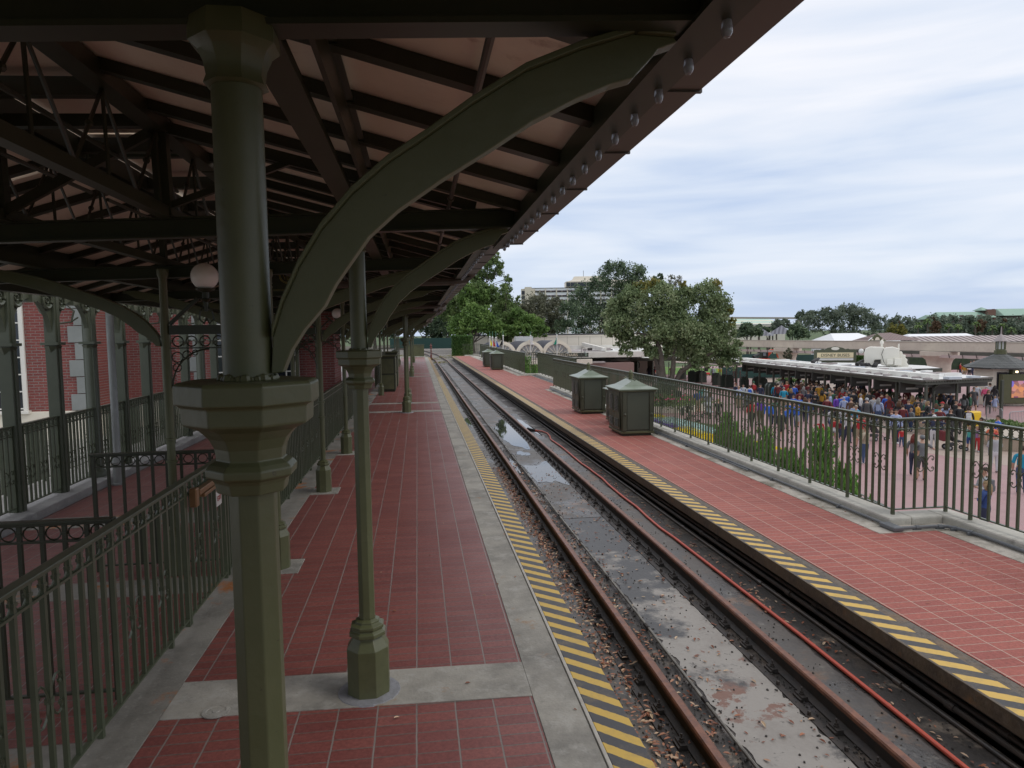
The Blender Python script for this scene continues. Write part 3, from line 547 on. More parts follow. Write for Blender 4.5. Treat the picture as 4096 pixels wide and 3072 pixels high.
def outer_column(x, y, label, sides=(1,), grp='canopy columns with octagonal capitals'):
    root = empty('canopy_column', (x, y, 0), label, 'column', grp); r8 = math.pi / 8; k = 1 / math.cos(r8)
    def Lh(n, pr, nn=8, m=GREEN, sm=False): return MB().lathe([(r * (k if nn == 8 else 1), z) for r, z in pr], (0, 0, 0), nn, r8 if nn == 8 else 0).build(n, m, root, smooth=sm, bevel=.0025 if nn == 8 else 0)
    MB().lathe([(.185, -.001), (.18, .0095), (.13, .014)], (0, 0, 0), 18).build('base_sealant', mat('grey_sealant', (.26, .26, .28), .45, noise=(18, .8, (.15, .15, .15)), bump=.4), root)
    Lh('base', [(.118, 0), (.118, .285), (.082, .345), (.082, .352), (.102, .357), (.102, .378), (.086, .388), (.086, .398), (.093, .402), (.093, .418), (.068, .428), (.068, .44), (.046, .45)])
    Lh('shaft', [(.0445, .45), (.0425, 1.80)])
    Lh('capital', [(.047, 1.795), (.062, 1.798), (.066, 1.818), (.070, 1.825), (.080, 1.831), (.081, 1.846), (.073, 1.855), (.061, 1.862), (.064, 1.885), (.073, 1.905), (.088, 1.922), (.113, 1.934), (.1145, 1.936), (.1155, 1.968), (.120, 1.972), (.126, 1.974), (.126, 2.010), (.119, 2.016)])
    Lh('upper_shaft', [(.047, 2.016), (.0465, 2.57)], 20, sm=True)
    Lh('top_capital', [(.047, 2.57), (.055, 2.575), (.050, 2.59), (.053, 2.612), (.063, 2.635), (.077, 2.648), (.077, 2.668), (.072, 2.693)], 8, sm=True)
    b = MB()
    for i in range(26):
        a = i * .24; b.sphere((.048 * math.cos(a), .048 * math.sin(a), 2.018), .006 + .003 * (i % 3), 4)
    b.build('weld_bead', GREEN, root)
    for s in sides: bracket(root, 'bracket', s, 1.0)
    return root
c0 = outer_column(-.33, 1.42, 'large foreground canopy column, its capital close to the camera')
for (x, y, l) in [(-.33, 4.05, 'second canopy column, standing on the grey strip of the platform'), (-.33, 18.9, 'column of the middle pair nearer the camera, far down the platform'), (-.33, 21.6, 'column of the middle pair partly hidden behind its neighbour'),
                  (-.33, 35.0, 'distant column of the third pair, nearer one'), (-.33, 37.7, 'distant column of the third pair, farther one'), (-.33, 52.5, 'tiny last canopy column near the platform end'), (-.33, 55.2, 'column hidden behind the last one at the platform end')]:
    dup(c0, (x, y, 0), label=l)
for y, l in ((18.9, 'far left twin of the nearer middle column'), (21.6, 'far left twin of the farther middle column')): dup(c0, (2 * XC + .33, y, 0), math.pi, label=l)
def inner_column(x, y, label, s, grp='slender canopy posts along the inner fence'):
    root = empty('canopy_post', (x, y, 0), label, 'column', grp); r8 = math.pi / 8
    MB().lathe([(.105, 0), (.105, .30), (.072, .36), (.086, .366), (.086, .385), (.07, .395), (.076, .41), (.05, .425), (.04, .43)], (0, 0, 0), 8, r8).build('base', GREEN, root, bevel=.002)
    MB().lathe([(.035, .43), (.035, 1.0), (.046, 1.003), (.046, 1.02), (.035, 1.023), (.035, 1.2), (.046, 1.203), (.046, 1.22), (.035, 1.223), (.033, 2.62), (.045, 2.64), (.05, 2.694)], (0, 0, 0), 14).build('shaft', GREEN, root, smooth=True)
    bracket(root, 'bracket', s, 1.85, GREEN, .034)
    return root
p0 = inner_column(-1.3, 6.44, 'slender post with wide curved bracket just behind the fence gate, beside the foreground column', 1)
for y, l in ((9.55, 'second slender post from the camera in the row behind the fence'), (12.6, 'third slender post in the row behind the fence'), (15.6, 'fourth slender post in the row behind the fence'), (24.6, 'slender post just before the green cabinets'), (27.7, 'slender post beside the far green cabinets'),
             (30.8, 'thin distant post, third after the middle columns'), (40.5, 'thin distant post, first of the last stretch'), (43.6, 'thin distant post, second of the last stretch'), (46.6, 'thin distant post, third of the last stretch'), (49.7, 'thin distant post, last before the end bay')):
    dup(p0, (-1.3, y, 0), label=l)
for y, l in ((6.44, 'slender post with a big arched bracket reaching left, behind the ring-topped gate'), (9.55, 'second post of the left row, behind the arched bracket'), (12.6, 'third post of the left row under the canopy'), (15.6, 'fourth post of the left row under the canopy'), (24.6, 'far post of the left row'), (27.7, 'farther post of the left row'), (30.8, 'farthest visible post of the left row')):
    dup(p0, (2 * XC + 1.3, y, 0), math.pi, label=l, group='slender canopy posts of the left row')
# ornamental screens between the two post rows, with globe lamps
def screen(y, label):
    root = empty('post_screen', (XC, y, 0), label, 'screen', 'ring-topped screens between canopy posts'); w = .40
    MB().box(-w, w, -.03, .03, 2.13, 2.21).build('screen_beam', GREEND, root)
    b = MB()
    for i in range(7):
        cx = -w + .06 + i * (2 * w - .12) / 6; pts = [(cx + .045 * math.cos(a), 0, 2.07 + .045 * math.sin(a)) for a in [j * math.pi / 6 for j in range(13)]]; b.tube(pts, .006, 4, cap=False)
    b.box(-w, w, -.01, .01, 2.005, 2.017); b.build('ring_frieze', GREEND, root)
    for s in (-1, 1):
        b = MB(); pts = [(s * (w - .32 * (1 - math.cos(a))), 0, 1.66 + .34 * math.sin(a)) for a in [j * math.pi / 16 for j in range(9)]]; b.tube(pts, .008, 5)
        for cx, cz, r in ((w - .05, 1.93, .045), (w - .13, 1.95, .035), (w - .045, 1.84, .035), (w - .2, 1.97, .022)): b.tube([(s * (cx) + r * math.cos(a), 0, cz + r * math.sin(a)) for a in [j * math.pi / 6 for j in range(13)]], .005, 4, cap=False)
        b.build('spandrel', GREEND, root)
        b = MB(); b.bar((s * w, 0, 2.22), (s * .16, 0, 2.44), .025, .03); b.build('brace', GREEND, root)
    return root
for y, l in ((6.44, 'nearest ring-topped screen left of the foreground column'), (9.55, 'second ring-topped screen behind the first'), (12.6, 'third ring-topped screen deeper under the canopy'), (15.6, 'fourth ring-topped screen deep under the canopy')): screen(y, l)
def globe(x, y, z, label):
    root = empty('globe_lamp', (x, y, z), label, 'lamp', 'globe lamps under the canopy')
    MB().sphere((0, 0, 0), .115, 16).build('lamp_globe', GLOBE, root, smooth=True)
    b = MB(); b.lathe([(.085, -.105), (.075, -.12), (.03, -.135), (.03, -.19), (.045, -.20), (.02, -.22), (.016, -.30)], (0, 0, 0), 12)
    for s in (-1, 1): b.tube([(0, 0, -.24), (s * .05, 0, -.30), (s * .06, 0, -.37), (s * .02, 0, -.41), (0, 0, -.36)], .008, 5)
    b.build('lamp_holder', GREEND, root)
globe(-1.82, 6.40, 2.63, 'nearest opal globe lamp, left of the foreground column'); globe(-1.62, 6.95, 2.62, 'globe lamp half hidden behind the nearest globe')
globe(-1.72, 15.6, 2.58, 'globe lamp peeking beside the second column'); globe(-1.74, 12.6, 2.62, 'globe lamp in front of the brackets deep under the canopy'); globe(-1.74, 24.6, 2.62, 'small distant globe lamp under the canopy')
# monogram board
root = empty('hanging_board', (-1.45, 9.1, 2.86), 'dark green board with a round gold monogram hanging under the canopy', 'sign')
MB().box(-.33, .33, -.015, .015, -.19, .17).build('panel', GREEND, root); GOLD = mat('gold_line', (.42, .36, .10), .4)
b = MB()
for r in (.095, .082): b.tube([(-.15 + r * math.cos(j * math.pi / 16), -.019, r * math.sin(j * math.pi / 16)) for j in range(33)], .0022, 4, cap=False)
b.tube([(-.205, -.019, .045), (-.175, -.019, -.05), (-.15, -.019, .04), (-.125, -.019, -.05), (-.095, -.019, .05)], .004, 4)
b.tube([(-.15, -.019, .06), (-.15, -.019, -.06), (-.11, -.019, -.03), (-.115, -.019, .04), (-.15, -.019, .06)], .003, 4)
b.box(-.325, .325, -.019, -.0155, .155, .158); b.box(-.325, .325, -.019, -.0155, -.18, -.177); b.build('monogram', GOLD, root)
# ------------------------------------------------------------------ railings
def spiral(b, cx, cz, s1, s2, P, r=.0065, k=1.0):
    pts = [(a * k, c * k) for a, c in ((.008, .004), (.014, .03), (.030, .060), (.052, .077), (.074, .073), (.086, .055), (.082, .038), (.070, .034), (.063, .043), (.070, .050))]
    b.tube([P(cx + s1 * u, cz + s2 * w) for u, w in pts], r, 4)
def railing(pts, z0, H, name, label, cat='railing', grp=None, every=4, gap=.115, post=7, scroll=.40, ringr=.040, m=GREENL, lod=False, panel_label=None, sc_k=1.0, first=2):
    root = empty(name, (pts[0][0], pts[0][1], z0), label, cat, grp); ox, oy = pts[0]
    hr = MB(); lr = MB(); rings = MB()
    for (x0, y0), (x1, y1) in zip(pts[:-1], pts[1:]):
        A = Vector((x0 - ox, y0 - oy, 0)); B = Vector((x1 - ox, y1 - oy, 0)); D = (B - A); L = D.length; u = D / L; n = max(1, round(L / gap)); st = L / n
        nrm = Vector((u.y, -u.x, 0))
        e = u * .028
        hr.bar(A - e + Vector((0, 0, H - .011)), B + e + Vector((0, 0, H - .011)), .058, .016); hr.bar(A - e * .6 + Vector((0, 0, H - .026)), B + e * .6 + Vector((0, 0, H - .026)), .034, .0135)
        for z in (H - .125, .055): lr.bar(A + Vector((0, 0, z)), B + Vector((0, 0, z)), .026, .013)
        i = 0
        while i < n:
            j = min(i + post, n); b = MB()
            q = A + u * (i * st); MB().box(-.0145, .0145, -.0145, .0145, 0, H - .034).build('post', m, root, loc=q)
            P = lambda t, z: A + u * t + Vector((0, 0, z))
            for k in range(i + 1, j):
                b.bar(P(k * st, .062), P(k * st, H - .033), .022, .022)
                if not lod: b.bar(P(k * st, H - .088), P(k * st, H - .072), .03, .03)
                if k % every == first and scroll:
                    for s1 in (-1, 1):
                        for s2 in (-1, 1): spiral(b, k * st, scroll, s1, s2, P, k=sc_k)
                    b.bar(P(k * st, scroll - .014), P(k * st, scroll + .014), .03, .03)
            if not lod or lod == 2:
                for k in range(i, j):
                    c = (k + .5) * st
                    rings.tube([P(c + ringr * math.cos(a), H - .076 + ringr * math.sin(a)) for a in [q_ * math.pi / 6 for q_ in range(13)]], .0045, 4, cap=False)
            if b.v: b.build('bar_panel', m, root)
            i = j
        MB().box(-.015, .015, -.015, .015, 0, H - .034).build('post', m, root, loc=B)
    hr.build('handrail', m, root, bevel=.003); lr.build('lower_rail', m, root)
    if rings.v: rings.build('ring_band', m, root)
    return root
railing([(5.68, -.8), (5.68, 6.78), (5.05, 6.78), (5.05, 25.7)], .088, 1.05, 'platform_railing', 'olive iron railing with ring band and scrolls, along the kerb in the foreground at right', scroll=.54, first=2, post=7, sc_k=1.1)
railing([(5.05, 25.7), (5.93, 25.7), (5.93, 34.2), (5.27, 34.2)], .088, 1.05, 'platform_railing', 'middle railing set back in a recess with plants behind it', lod=2, scroll=.52)
railing([(5.27, 34.2), (5.27, 58), (5.93, 58), (5.93, 66.5), (4.3, 66.5)], .088, 1.05, 'platform_railing', 'farthest railing along the open platform, ending by the hedge', lod=1, scroll=.52, post=14, gap=.14)
railing([(-1.70, .6), (-1.70, 5.2)], 0, 1.08, 'platform_fence', 'olive iron fence with horseshoe ring band, in the bottom left foreground', scroll=.46, ringr=.043, gap=.117, post=9, every=4, sc_k=1.25, first=3)
gt = railing([(-1.70, 5.24), (-1.70, 6.22)], 0, 1.08, 'fence_gate', 'iron gate in the left fence with a bronze push bar', 'gate', scroll=.5, gap=.12, post=9, sc_k=1.2)
b = MB(); b.box(.03, .075, .12, .97, .93, .975); b.box(.035, .085, .2, .8, .90, .928); pb = b.build('push_bar', BRASS, gt, bevel=.006)
MB().box(.02, .075, .03, .10, .86, 1.0).build('latch_case', BRASS, pb, bevel=.01); MB().box(.02, .08, .91, .97, .90, .99).build('latch_case', BRASS, pb, bevel=.01)
so_ = MB().box(.092, .098, .44, .58, .76, .88).build('exit_tag', mat('tag_white', (.55, .52, .48), .4), gt, bevel=.004); text('EXIT', .055, mat('tag_red', (.35, .04, .03), .5), gt, Matrix.Translation((.1, .51, .82)) @ Matrix.Rotation(math.pi / 2, 4, 'Z') @ Matrix.Rotation(math.pi / 2, 4, 'X'), .001)
railing([(-1.70, 6.3), (-1.70, 24)], 0, 1.08, 'platform_fence', 'inner iron fence running on past the gate down the platform', scroll=.5, gap=.12, post=8)
railing([(-1.70, 28), (-1.70, 58)], 0, 1.08, 'platform_fence', 'distant part of the inner fence beyond the green cabinets', lod=1, scroll=0, post=14, gap=.14)
railing([(-1.78, 4.2), (-4.4, 4.2)], 0, 1.08, 'cross_fence', 'dark ring-topped cross fence behind the foreground fence', scroll=0, gap=.12, post=11, m=GREEND)
railing([(-1.78, 6.6), (-2.9, 6.6)], 0, 1.08, 'cross_fence', 'dark ring-topped cross gate farther back, between the fences', scroll=0, gap=.13, post=9, m=GREEND)
# arcade on the left
CURB2 = layered('grey_kerb', (.33, .32, .31), [(1.2, .45, .7, (.24, .235, .23)), (9, .55, .75, (.42, .41, .40))], .75)
struct(MB().box(-4.86, -4.45, 2, 30, -.3, .10).build('kerb', CURB2, bevel=.012))
ARC = mat('arcade_olive', (.066, .076, .05), .4, noise=(3, .6, (.10, .11, .075)))
def arcade_bay(y, thick, label):
    root = empty('arcade_bay', (-4.68, y, .1), label, 'arcade', 'bays of the iron arcade on the left'); w = 1.02
    def Pp(b, n, **k): return b.build(n, ARC, root, **k)
    r = .062 if not thick else .085
    if thick:
        MB().lathe([(.13, 0), (.13, .05), (r + .02, .09), (r, .12), (r, 2.9)], (0, 0, 0), 14).build('pillar', ARC, root, smooth=True)
    b = MB(); b.box(-.07, .07, -.065, .065, 0, 2.95); b.box(-.085, .085, -.03, .03, .0, 2.9); Pp(b, 'pillar', bevel=.006)
    b = MB(); b.box(-.105, .105, -.105, .105, 1.93, 1.965); b.lathe([(.05, 1.80), (.11, 1.92)], (0, 0, 0), 8); Pp(b, 'pillar_capital')
    for k in (0, 1):
        b = MB(); n = 10; poly = []
        hw = w / 2 - .05
        for j in range(n + 1):
            a = math.pi / 2 * j / n; poly.append(((hw - hw * .86 * math.sin(a)) if 0 else hw * (1 - math.cos(a)) * .0 + 0, 0))
        outer = [(.05 + (hw) * (1 - math.cos(math.pi / 2 * j / n)) , 1.97 + .54 * math.sin(math.pi / 2 * j / n)) for j in range(n + 1)]
        poly = outer + [(.05 + hw, 2.62), (.05, 2.62)]
        if k: poly = [(w - a, c) for a, c in poly]
        b.prism(poly, -.03, .03, 'x'); Pp(b, 'arch', fix=True)
        b = MB(); cy = .17 if not k else w - .17
        b.tube([(.045, cy + .10 * math.cos(a), 2.50 + .10 * math.sin(a)) for a in [q * math.pi / 10 for q in range(21)]], .022, 6, cap=False)
        b.tube([(.045, cy + .035 * math.cos(a), 2.50 + .035 * math.sin(a)) for a in [q * math.pi / 5 for q in range(11)]], .01, 5, cap=False); Pp(b, 'ring')
    b = MB(); b.box(-.055, .055, .05, w - .05, 2.62, 2.66); b.box(-.07, .07, .05, w - .05, 2.661, 2.69); b.box(-.03, .03, .05, w - .05, 2.69, 2.95); b.box(-.06, .06, .05, w - .05, 2.95, 3.0); b.box(-.05, .07, w / 2 - .05, w / 2 + .05, 2.46, 2.619); Pp(b, 'frieze', bevel=.004)
    for cy in (w * .28, w * .72):
        b = MB(); b.tube([(.04, cy - .15, 2.77), (.04, cy - .17, 2.86), (.04, cy + .17, 2.86), (.04, cy + .15, 2.77), (.04, cy + .13, 2.75), (.04, cy - .13, 2.75), (.04, cy - .15, 2.77)], .013, 6); Pp(b, 'frieze_loop')
    return root
ab = arcade_bay(5.64 + .01, False, 'arcade bay at the very left edge, nearest the camera'); abt = None
lab = ['second arcade bay from the left edge', 'third arcade bay, window of the brick building behind it', 'fourth arcade bay with bare brick behind it', 'fifth arcade bay ending at the thick pillar', 'arcade bay just after the thick pillar', 'second arcade bay after the thick pillar', 'third arcade bay after the thick pillar', 'fourth arcade bay after the thick pillar', 'arcade bay behind the globe lamp', 'arcade bay past the globe lamp', 'far arcade bay partly hidden by the foreground column', 'farther arcade bay hidden behind the foreground column', 'arcade bay deep in the background at left', 'last but one bay of the arcade', 'very last bay of the arcade']
abt = arcade_bay(10.76, True, 'arcade bay starting at the thick round pillar')
for i in range(1, 16):
    if i == 5: continue
    dup(abt if i in (10, 15) else ab, (-4.68, 5.65 + i * 1.022, .1), label=lab[i - 1])
for i, l in ((0, 'low railing between the first arcade pillars at the left edge'), (1, 'low railing in the second arcade bay'), (2, 'low railing in the third arcade bay'), (3, 'low railing in the fourth arcade bay'), (4, 'low railing just before the thick pillar'), (5, 'low railing just after the thick pillar'), (6, 'low railing in the second bay after the thick pillar'), (7, 'low railing in the third bay after the thick pillar'), (8, 'low railing in the fourth bay after the thick pillar'), (9, 'low railing behind the globe lamp bay'), (10, 'farthest low railing of the arcade')):
    y = 5.65 + i * 1.022; railing([(-4.66, y + .07), (-4.66, y + .95)], .1, 1.02, 'arcade_railing', l, grp='low railings of the arcade', scroll=.42, gap=.1, post=20, ringr=.035, every=3)
b = MB(); b.lathe([(.09, 0), (.09, .02), (.065, .03), (.065, .30), (.075, .33), (.05, .40), (.05, 2.7)], (0, 0, 0), 14); o = b.build('drain_pipe', mat('white_grey_pipe', (.30, .31, .30), .4, noise=(3, .6, (.15, .16, .15))), smooth=True); o.location = (-4.33, 10.6, 0); tag(o, 'grey standpipe at the foot of the thick arcade pillar', 'pipe')
# cabinets beside the far fence
for (x, y, w, h, l) in ((-1.15, 26.4, .62, 1.30, 'front tall dark green cabinet beside the left fence'), (-1.12, 28.6, .6, 1.38, 'second tall dark green cabinet, behind the first')):
    root = empty('cabinet', (x, y, 0), l, 'cabinet', 'tall cabinets on the covered platform')
    MB().box(-w / 2, w / 2, -.35, .9, .04, h).build('cabinet_body', GREEND, root, bevel=.01); MB().box(-w / 2 - .03, w / 2 + .03, -.38, .93, h, h + .04).build('cabinet_top', GREEN, root, bevel=.008); MB().box(-w / 2 + .03, w / 2 - .03, -.32, .87, 0, .04).build('plinth', GREEND, root)
    for z0, z1 in ((.1, .62), (.68, h - .08)): MB().box(w / 2, w / 2 + .012, -.25, .8, z0, z1).build('door', GREEN, root, bevel=.005); MB().box(-w / 2 + .06, w / 2 - .06, -.362, -.35, z0, z1).build('panel', GREEN, root, bevel=.004)
# ------------------------------------------------------------------ brick station building
BRK = tiles('red_brick_wall', (.25, .078, .066), (.20, .056, .052), (.25, .21, .19), .21, .066, .008, (0, 0, 0), (.30, .08, .07), .8, offset=.5, rot=(math.pi / 2, 0, 0))
QUO = mat('grey_quoin_stone', (.21, .225, .215), .7, noise=(2, .5, (.30, .31, .30)))
root = empty('brick_building', (-9, 20, 0), 'red brick station building with pale quoins and white windows behind the arcade', 'building')
def B_(b, n, m, par=root, **k):
    o = b.build(n, m, par, **k)
    if par is root: o.location = (9, -20, 0)
    return o
PL = [(-16, -7.75, 17.6), (-7.75, -6.2, 19.6), (-6.2, -2.2, 19.0)]
for x0, x1, y in PL:
    B_(MB().box(x0, x1, y, y + 1.5, .46 if y > 19.5 else .42, 3.15), 'wall', BRK); B_(MB().box(x0, x1 - .001, y - .06, y + 1.4, -.4, .459 if y > 19.5 else .419), 'wall_base', CREAM, bevel=.01)
    B_(MB().box(x0 - .05, x1 + .0, y - .12, y + 1.4, 3.151, 3.34), 'cornice', CREAM, bevel=.02); B_(MB().box(x0 - .05, x1, y - .02, y + 1.4, 3.341, 5.2), 'upper_wall', BRK)
def quoins(x, y, z0, z1):
    i = 0; z = z0
    while z < z1 - .2:
        w = .22 if i % 2 else .36; B_(MB().box(x - w, x + .02, y - .05, y - .001, z + .006, z + .39), 'quoin', QUO, bevel=.008); z += .40; i += 1
quoins(-7.75, 17.6, .42, 3.15); quoins(-5.55, 19.0, .42, 3.15); quoins(-6.2 + .3, 19.0, .42, .43)
WF = mat('white_window_frame', (.72, .70, .64), .5)
def window(x0, x1, y, z0, z1, nx, nz):
    f = MB(); f.box(x0 - .09, x0, y - .06, y - .002, z0 - .05, z1 + .09); f.box(x1, x1 + .09, y - .06, y - .002, z0 - .05, z1 + .09); f.box(x0 - .09, x1 + .09, y - .08, y - .002, z1 + .091, z1 + .2); f.box(x0 - .14, x1 + .14, y - .13, y - .002, z0 - .12, z0 - .051)
    w = f.build('window', WF, root, bevel=.006); w.location = (9, -20, 0)
    g = MB().box(x0, x1, y - .012, y - .003, z0 - .05, z1 + .09).build('pane', GLASS, w)
    b = MB()
    for i in range(nx + 1): x = x0 + (x1 - x0) * i / nx; b.box(x - .016, x + .016, y - .04, y - .013, z0 - .05, z1 + .09)
    for i in range(nz + 1): z = z0 + (z1 - z0) * i / nz; b.box(x0, x1, y - .038, y - .0131, z - .014, z + .014)
    b.build('muntins', WF, w)
window(-10.4, -9.15, 17.6, .5, 2.9, 3, 6); window(-13.4, -12.1, 17.6, .5, 2.9, 3, 6); window(-5.2, -4.35, 19.0, .35, 2.85, 3, 6); window(-3.95, -3.2, 19.0, .35, 2.85, 3, 6)
for x, y in ((-8.1, 17.5), (-6.9, 19.5), (-5.6, 18.9)):
    b = MB(); b.tube([(x - .6, y - .05, 2.95), (x - .4, y - .3, 2.75), (x - .1, y - .35, 2.45), (x + .25, y - .3, 2.5), (x + .3, y - .25, 2.75), (x + .15, y - .25, 2.9), (x + .05, y - .25, 2.8)], .025, 6); b.tube([(x + .25, y - .3, 2.5), (x + .4, y - .3, 2.6)], .02, 5); B_(b, 'scroll_bracket', GREEND)
slab('paving', layered('pale_paving', (.45, .44, .40), [(1, .4, .6, (.36, .35, .32))], .8), -30, -4.87, 2, 60, -.6, -.25)
railing([(-6.2, 7), (-6.2, 18)], -.25, 1.0, 'garden_fence', 'second iron fence seen through the arcade railings', scroll=.5, gap=.12, post=9)
# ------------------------------------------------------------------ trees
LEAF = {
 'oak': leafmat('oak_leaf', (.095, .140, .060), (.21, .275, .13), (.40, .46, .27)) if True else leafmat('x', (00.088, 00.128, 00.074), (00.196, 00.264, 00.146), (00.431, 00.509, 00.313)),
 'yellow': leafmat('yellowing_leaf', (.11, .12, .03), (.24, .23, .06), (.38, .32, .10)),
 'dark': leafmat('dark_leaf', (000.053, 000.082, 000.053), (000.117, 000.170, 000.099), (000.250, 000.321, 000.176)),
 'brown': leafmat('brownish_leaf', (000.084, 000.089, 000.062), (000.170, 000.178, 000.120), (000.313, 000.301, 000.194)),
 'bright': leafmat('bright_leaf', (.065, .115, .028), (.14, .24, .060), (.27, .38, .11)),
 'mid': leafmat('mid_green_leaf', (00.057, 00.097, 00.032), (00.138, 00.211, 00.068), (00.292, 00.373, 00.138)),
 'hedge': leafmat('hedge_leaf', (.035, .085, .020), (.08, .16, .035), (.17, .26, .07)),
 'juniper': leafmat('juniper_leaf', (00.048, 00.132, 00.024), (00.132, 00.288, 00.053), (00.288, 00.504, 00.120)),
 'far': leafmat('far_leaf', (000.091, 000.126, 000.096), (000.160, 000.200, 000.147), (000.263, 000.296, 000.217)),
 'rust': leafmat('rusty_leaf', (.10, .06, .04), (.16, .10, .06), (.2, .13, .09))}
def leafcloud(lobes, n, s, seed, flat=1.0, shell=.55, gap=.33):
    """n leaf quads over ellipsoidal lobes (x,y,z,r[,rz]); clumpy, with holes"""
    r = np.random.RandomState(seed); w = np.array([L[3] ** 2 for L in lobes]); cnt = (w / w.sum() * n).astype(int) + 1; out = []
    for L, c in zip(lobes, cnt):
        rz = L[4] if len(L) > 4 else L[3] * flat
        k = max(6, c // 26); d = r.normal(size=(k, 3)); d /= np.linalg.norm(d, axis=1)[:, None]; d[:, 2] = np.where(d[:, 2] < -.55, -d[:, 2], d[:, 2])
        rad = shell + (1 - shell) * r.rand(k) ** .5; rad *= 1 + .18 * r.normal(size=k).clip(-1, 1.6); cc = d * rad[:, None]
        idx = r.randint(0, k, c); cs = gap * (.55 + .8 * r.rand(k)); p = cc[idx] + r.normal(size=(c, 3)) * (cs[idx] * .42)[:, None]
        out.append(np.array(L[:3]) + p * np.array([L[3], L[3], rz]))
    P = np.vstack(out); m = len(P); a = r.normal(size=(m, 3)); a /= np.linalg.norm(a, axis=1)[:, None]; b = r.normal(size=(m, 3)); b -= (a * b).sum(1)[:, None] * a; b /= np.linalg.norm(b, axis=1)[:, None]
    sz = s * (.5 + r.rand(m))[:, None]; a *= sz; b *= sz * .62
    V = np.stack([P - a, P - b * .9 + a * .1, P + a, P + b], 1).reshape(-1, 3)
    return V, m
def leafobj(name, V, m, mt, parent=None, loc=(0, 0, 0)):
    me = bpy.data.meshes.new(name); me.vertices.add(len(V)); me.vertices.foreach_set('co', (V - np.array(loc)).astype(np.float32).ravel()); me.loops.add(4 * m); me.polygons.add(m)
    me.loops.foreach_set('vertex_index', np.arange(4 * m, dtype=np.int32)); me.polygons.foreach_set('loop_start', np.arange(0, 4 * m, 4, dtype=np.int32)); me.polygons.foreach_set('loop_total', np.full(m, 4, dtype=np.int32))
    me.materials.append(mt); me.update(calc_edges=True); o = bpy.data.objects.new(name, me); COL.objects.link(o)
    if parent: o.parent = parent
    else: o.location = loc
    return o
def tree(label, D, lobes, base, n, s, kind, zg=-3.9, tr=.3, seed=1, name='tree', grp=None, shell=.5, gap=.33, twigs=0, kinds=None, flat=1.0, fork=None, limbs=True, depth=.5):
    """lobes = (px, py, r_px) as they show in the photograph, at distance D; depth spread is random"""
    r = random.Random(seed); k = D / F; W = []
    for L in lobes:
        q = at(L[0], L[1], D); rr = L[2] * k; q = q + FW * (r.uniform(-1, 1) * depth * rr * 1.4); W.append((q.x, q.y, q.z, rr))
    bp = at(base[0], base[1], D); b0 = Vector((bp.x, bp.y, zg))
    root = empty(name, b0, label, 'tree', grp)
    groups = {}
    for i, L in enumerate(lobes): groups.setdefault(L[3] if len(L) > 3 else kind, []).append(W[i])
    tot = sum(w[3] ** 2 for w in W)
    for j, (kd, ws) in enumerate(groups.items()):
        V, m = leafcloud(ws, int(n * sum(w[3] ** 2 for w in ws) / tot), s, seed + j, flat, shell, gap); leafobj('crown', V, m, LEAF[kd], root, b0)
    b = MB(); fk = at(fork[0], fork[1], D) if fork else Vector((b0.x, b0.y, zg + (min(w[2] for w in W) - zg) * .7)); fk = fk - b0
    b.tube([(0, 0, -.3), fk * .35 + Vector((tr * .15, 0, 0)), fk], [tr * 1.25, tr, tr * .85], 9)
    if limbs:
        for w in W:
            e = Vector(w[:3]) - b0; mid = fk.lerp(e, .45) + Vector((r.uniform(-1, 1), r.uniform(-1, 1), r.uniform(-.2, .8))) * w[3] * .3; b.tube([fk * .92, mid, e], [tr * .3, tr * .17, tr * .05], 6)
            for q in range(twigs):
                d = Vector((r.gauss(0, 1), r.gauss(0, 1), r.gauss(.2, .8))).normalized() * w[3] * r.uniform(.7, 1.12); m_ = e.lerp(e + d, .5) + Vector((r.gauss(0, .1), r.gauss(0, .1), r.gauss(0, .1))) * w[3]; b.tube([mid.lerp(e, r.random()), m_, e + d], [tr * .12, tr * .08, tr * .02], 4)
    b.build('trunk', BARK, root, smooth=True)
    return root
tree('big grey-green live oak rising from the plaza behind the railing', 57, [(2600, 1415, 36), (2705, 1415, 46), (2765, 1400, 52), (2500, 1405, 26), (2955, 1380, 24), (2640, 1345, 58), (2725, 1330, 62), (2505, 1365, 42), (2905, 1455, 36), (2795, 1445, 42), (2850, 1345, 60), (2475, 1312, 56), (2470, 1245, 52), (2535, 1210, 58), (2600, 1290, 80), (2640, 1195, 55), (2700, 1265, 75), (2740, 1190, 45), (2822, 1190, 58), (2850, 1285, 72), (2885, 1225, 45), (2795, 1365, 68), (2885, 1385, 58), (2690, 1370, 50), (2560, 1375, 38), (2445, 1335, 26), (2920, 1325, 32), (2925, 1430, 38), (2850, 1430, 42), (2760, 1430, 30), (2560, 1165, 36, 'yellow'), (2625, 1150, 32, 'yellow'), (2915, 1255, 24, 'yellow'), (2932, 1290, 18, 'yellow'), (2860, 1150, 26, 'yellow'), (2740, 1150, 22, 'yellow')],
     (2668, 1600), 66000, .10, 'oak', tr=.30, seed=3, fork=(2672, 1530), twigs=7, shell=.35, gap=.36, name='oak_tree', limbs=False)
def trunks(D, lst, root_label):
    b = MB(); p = at(2668, 1560, D)
    for (pts, r0, r1) in lst: q = [at(x, y, D) - p for x, y in pts]; b.tube(q, [r0 + (r1 - r0) * i / (len(q) - 1) for i in range(len(q))], 8)
    o = b.build('limb', BARK, smooth=True); return o, p
oak = [o for o in bpy.data.objects if o.name == 'oak_tree'][0]
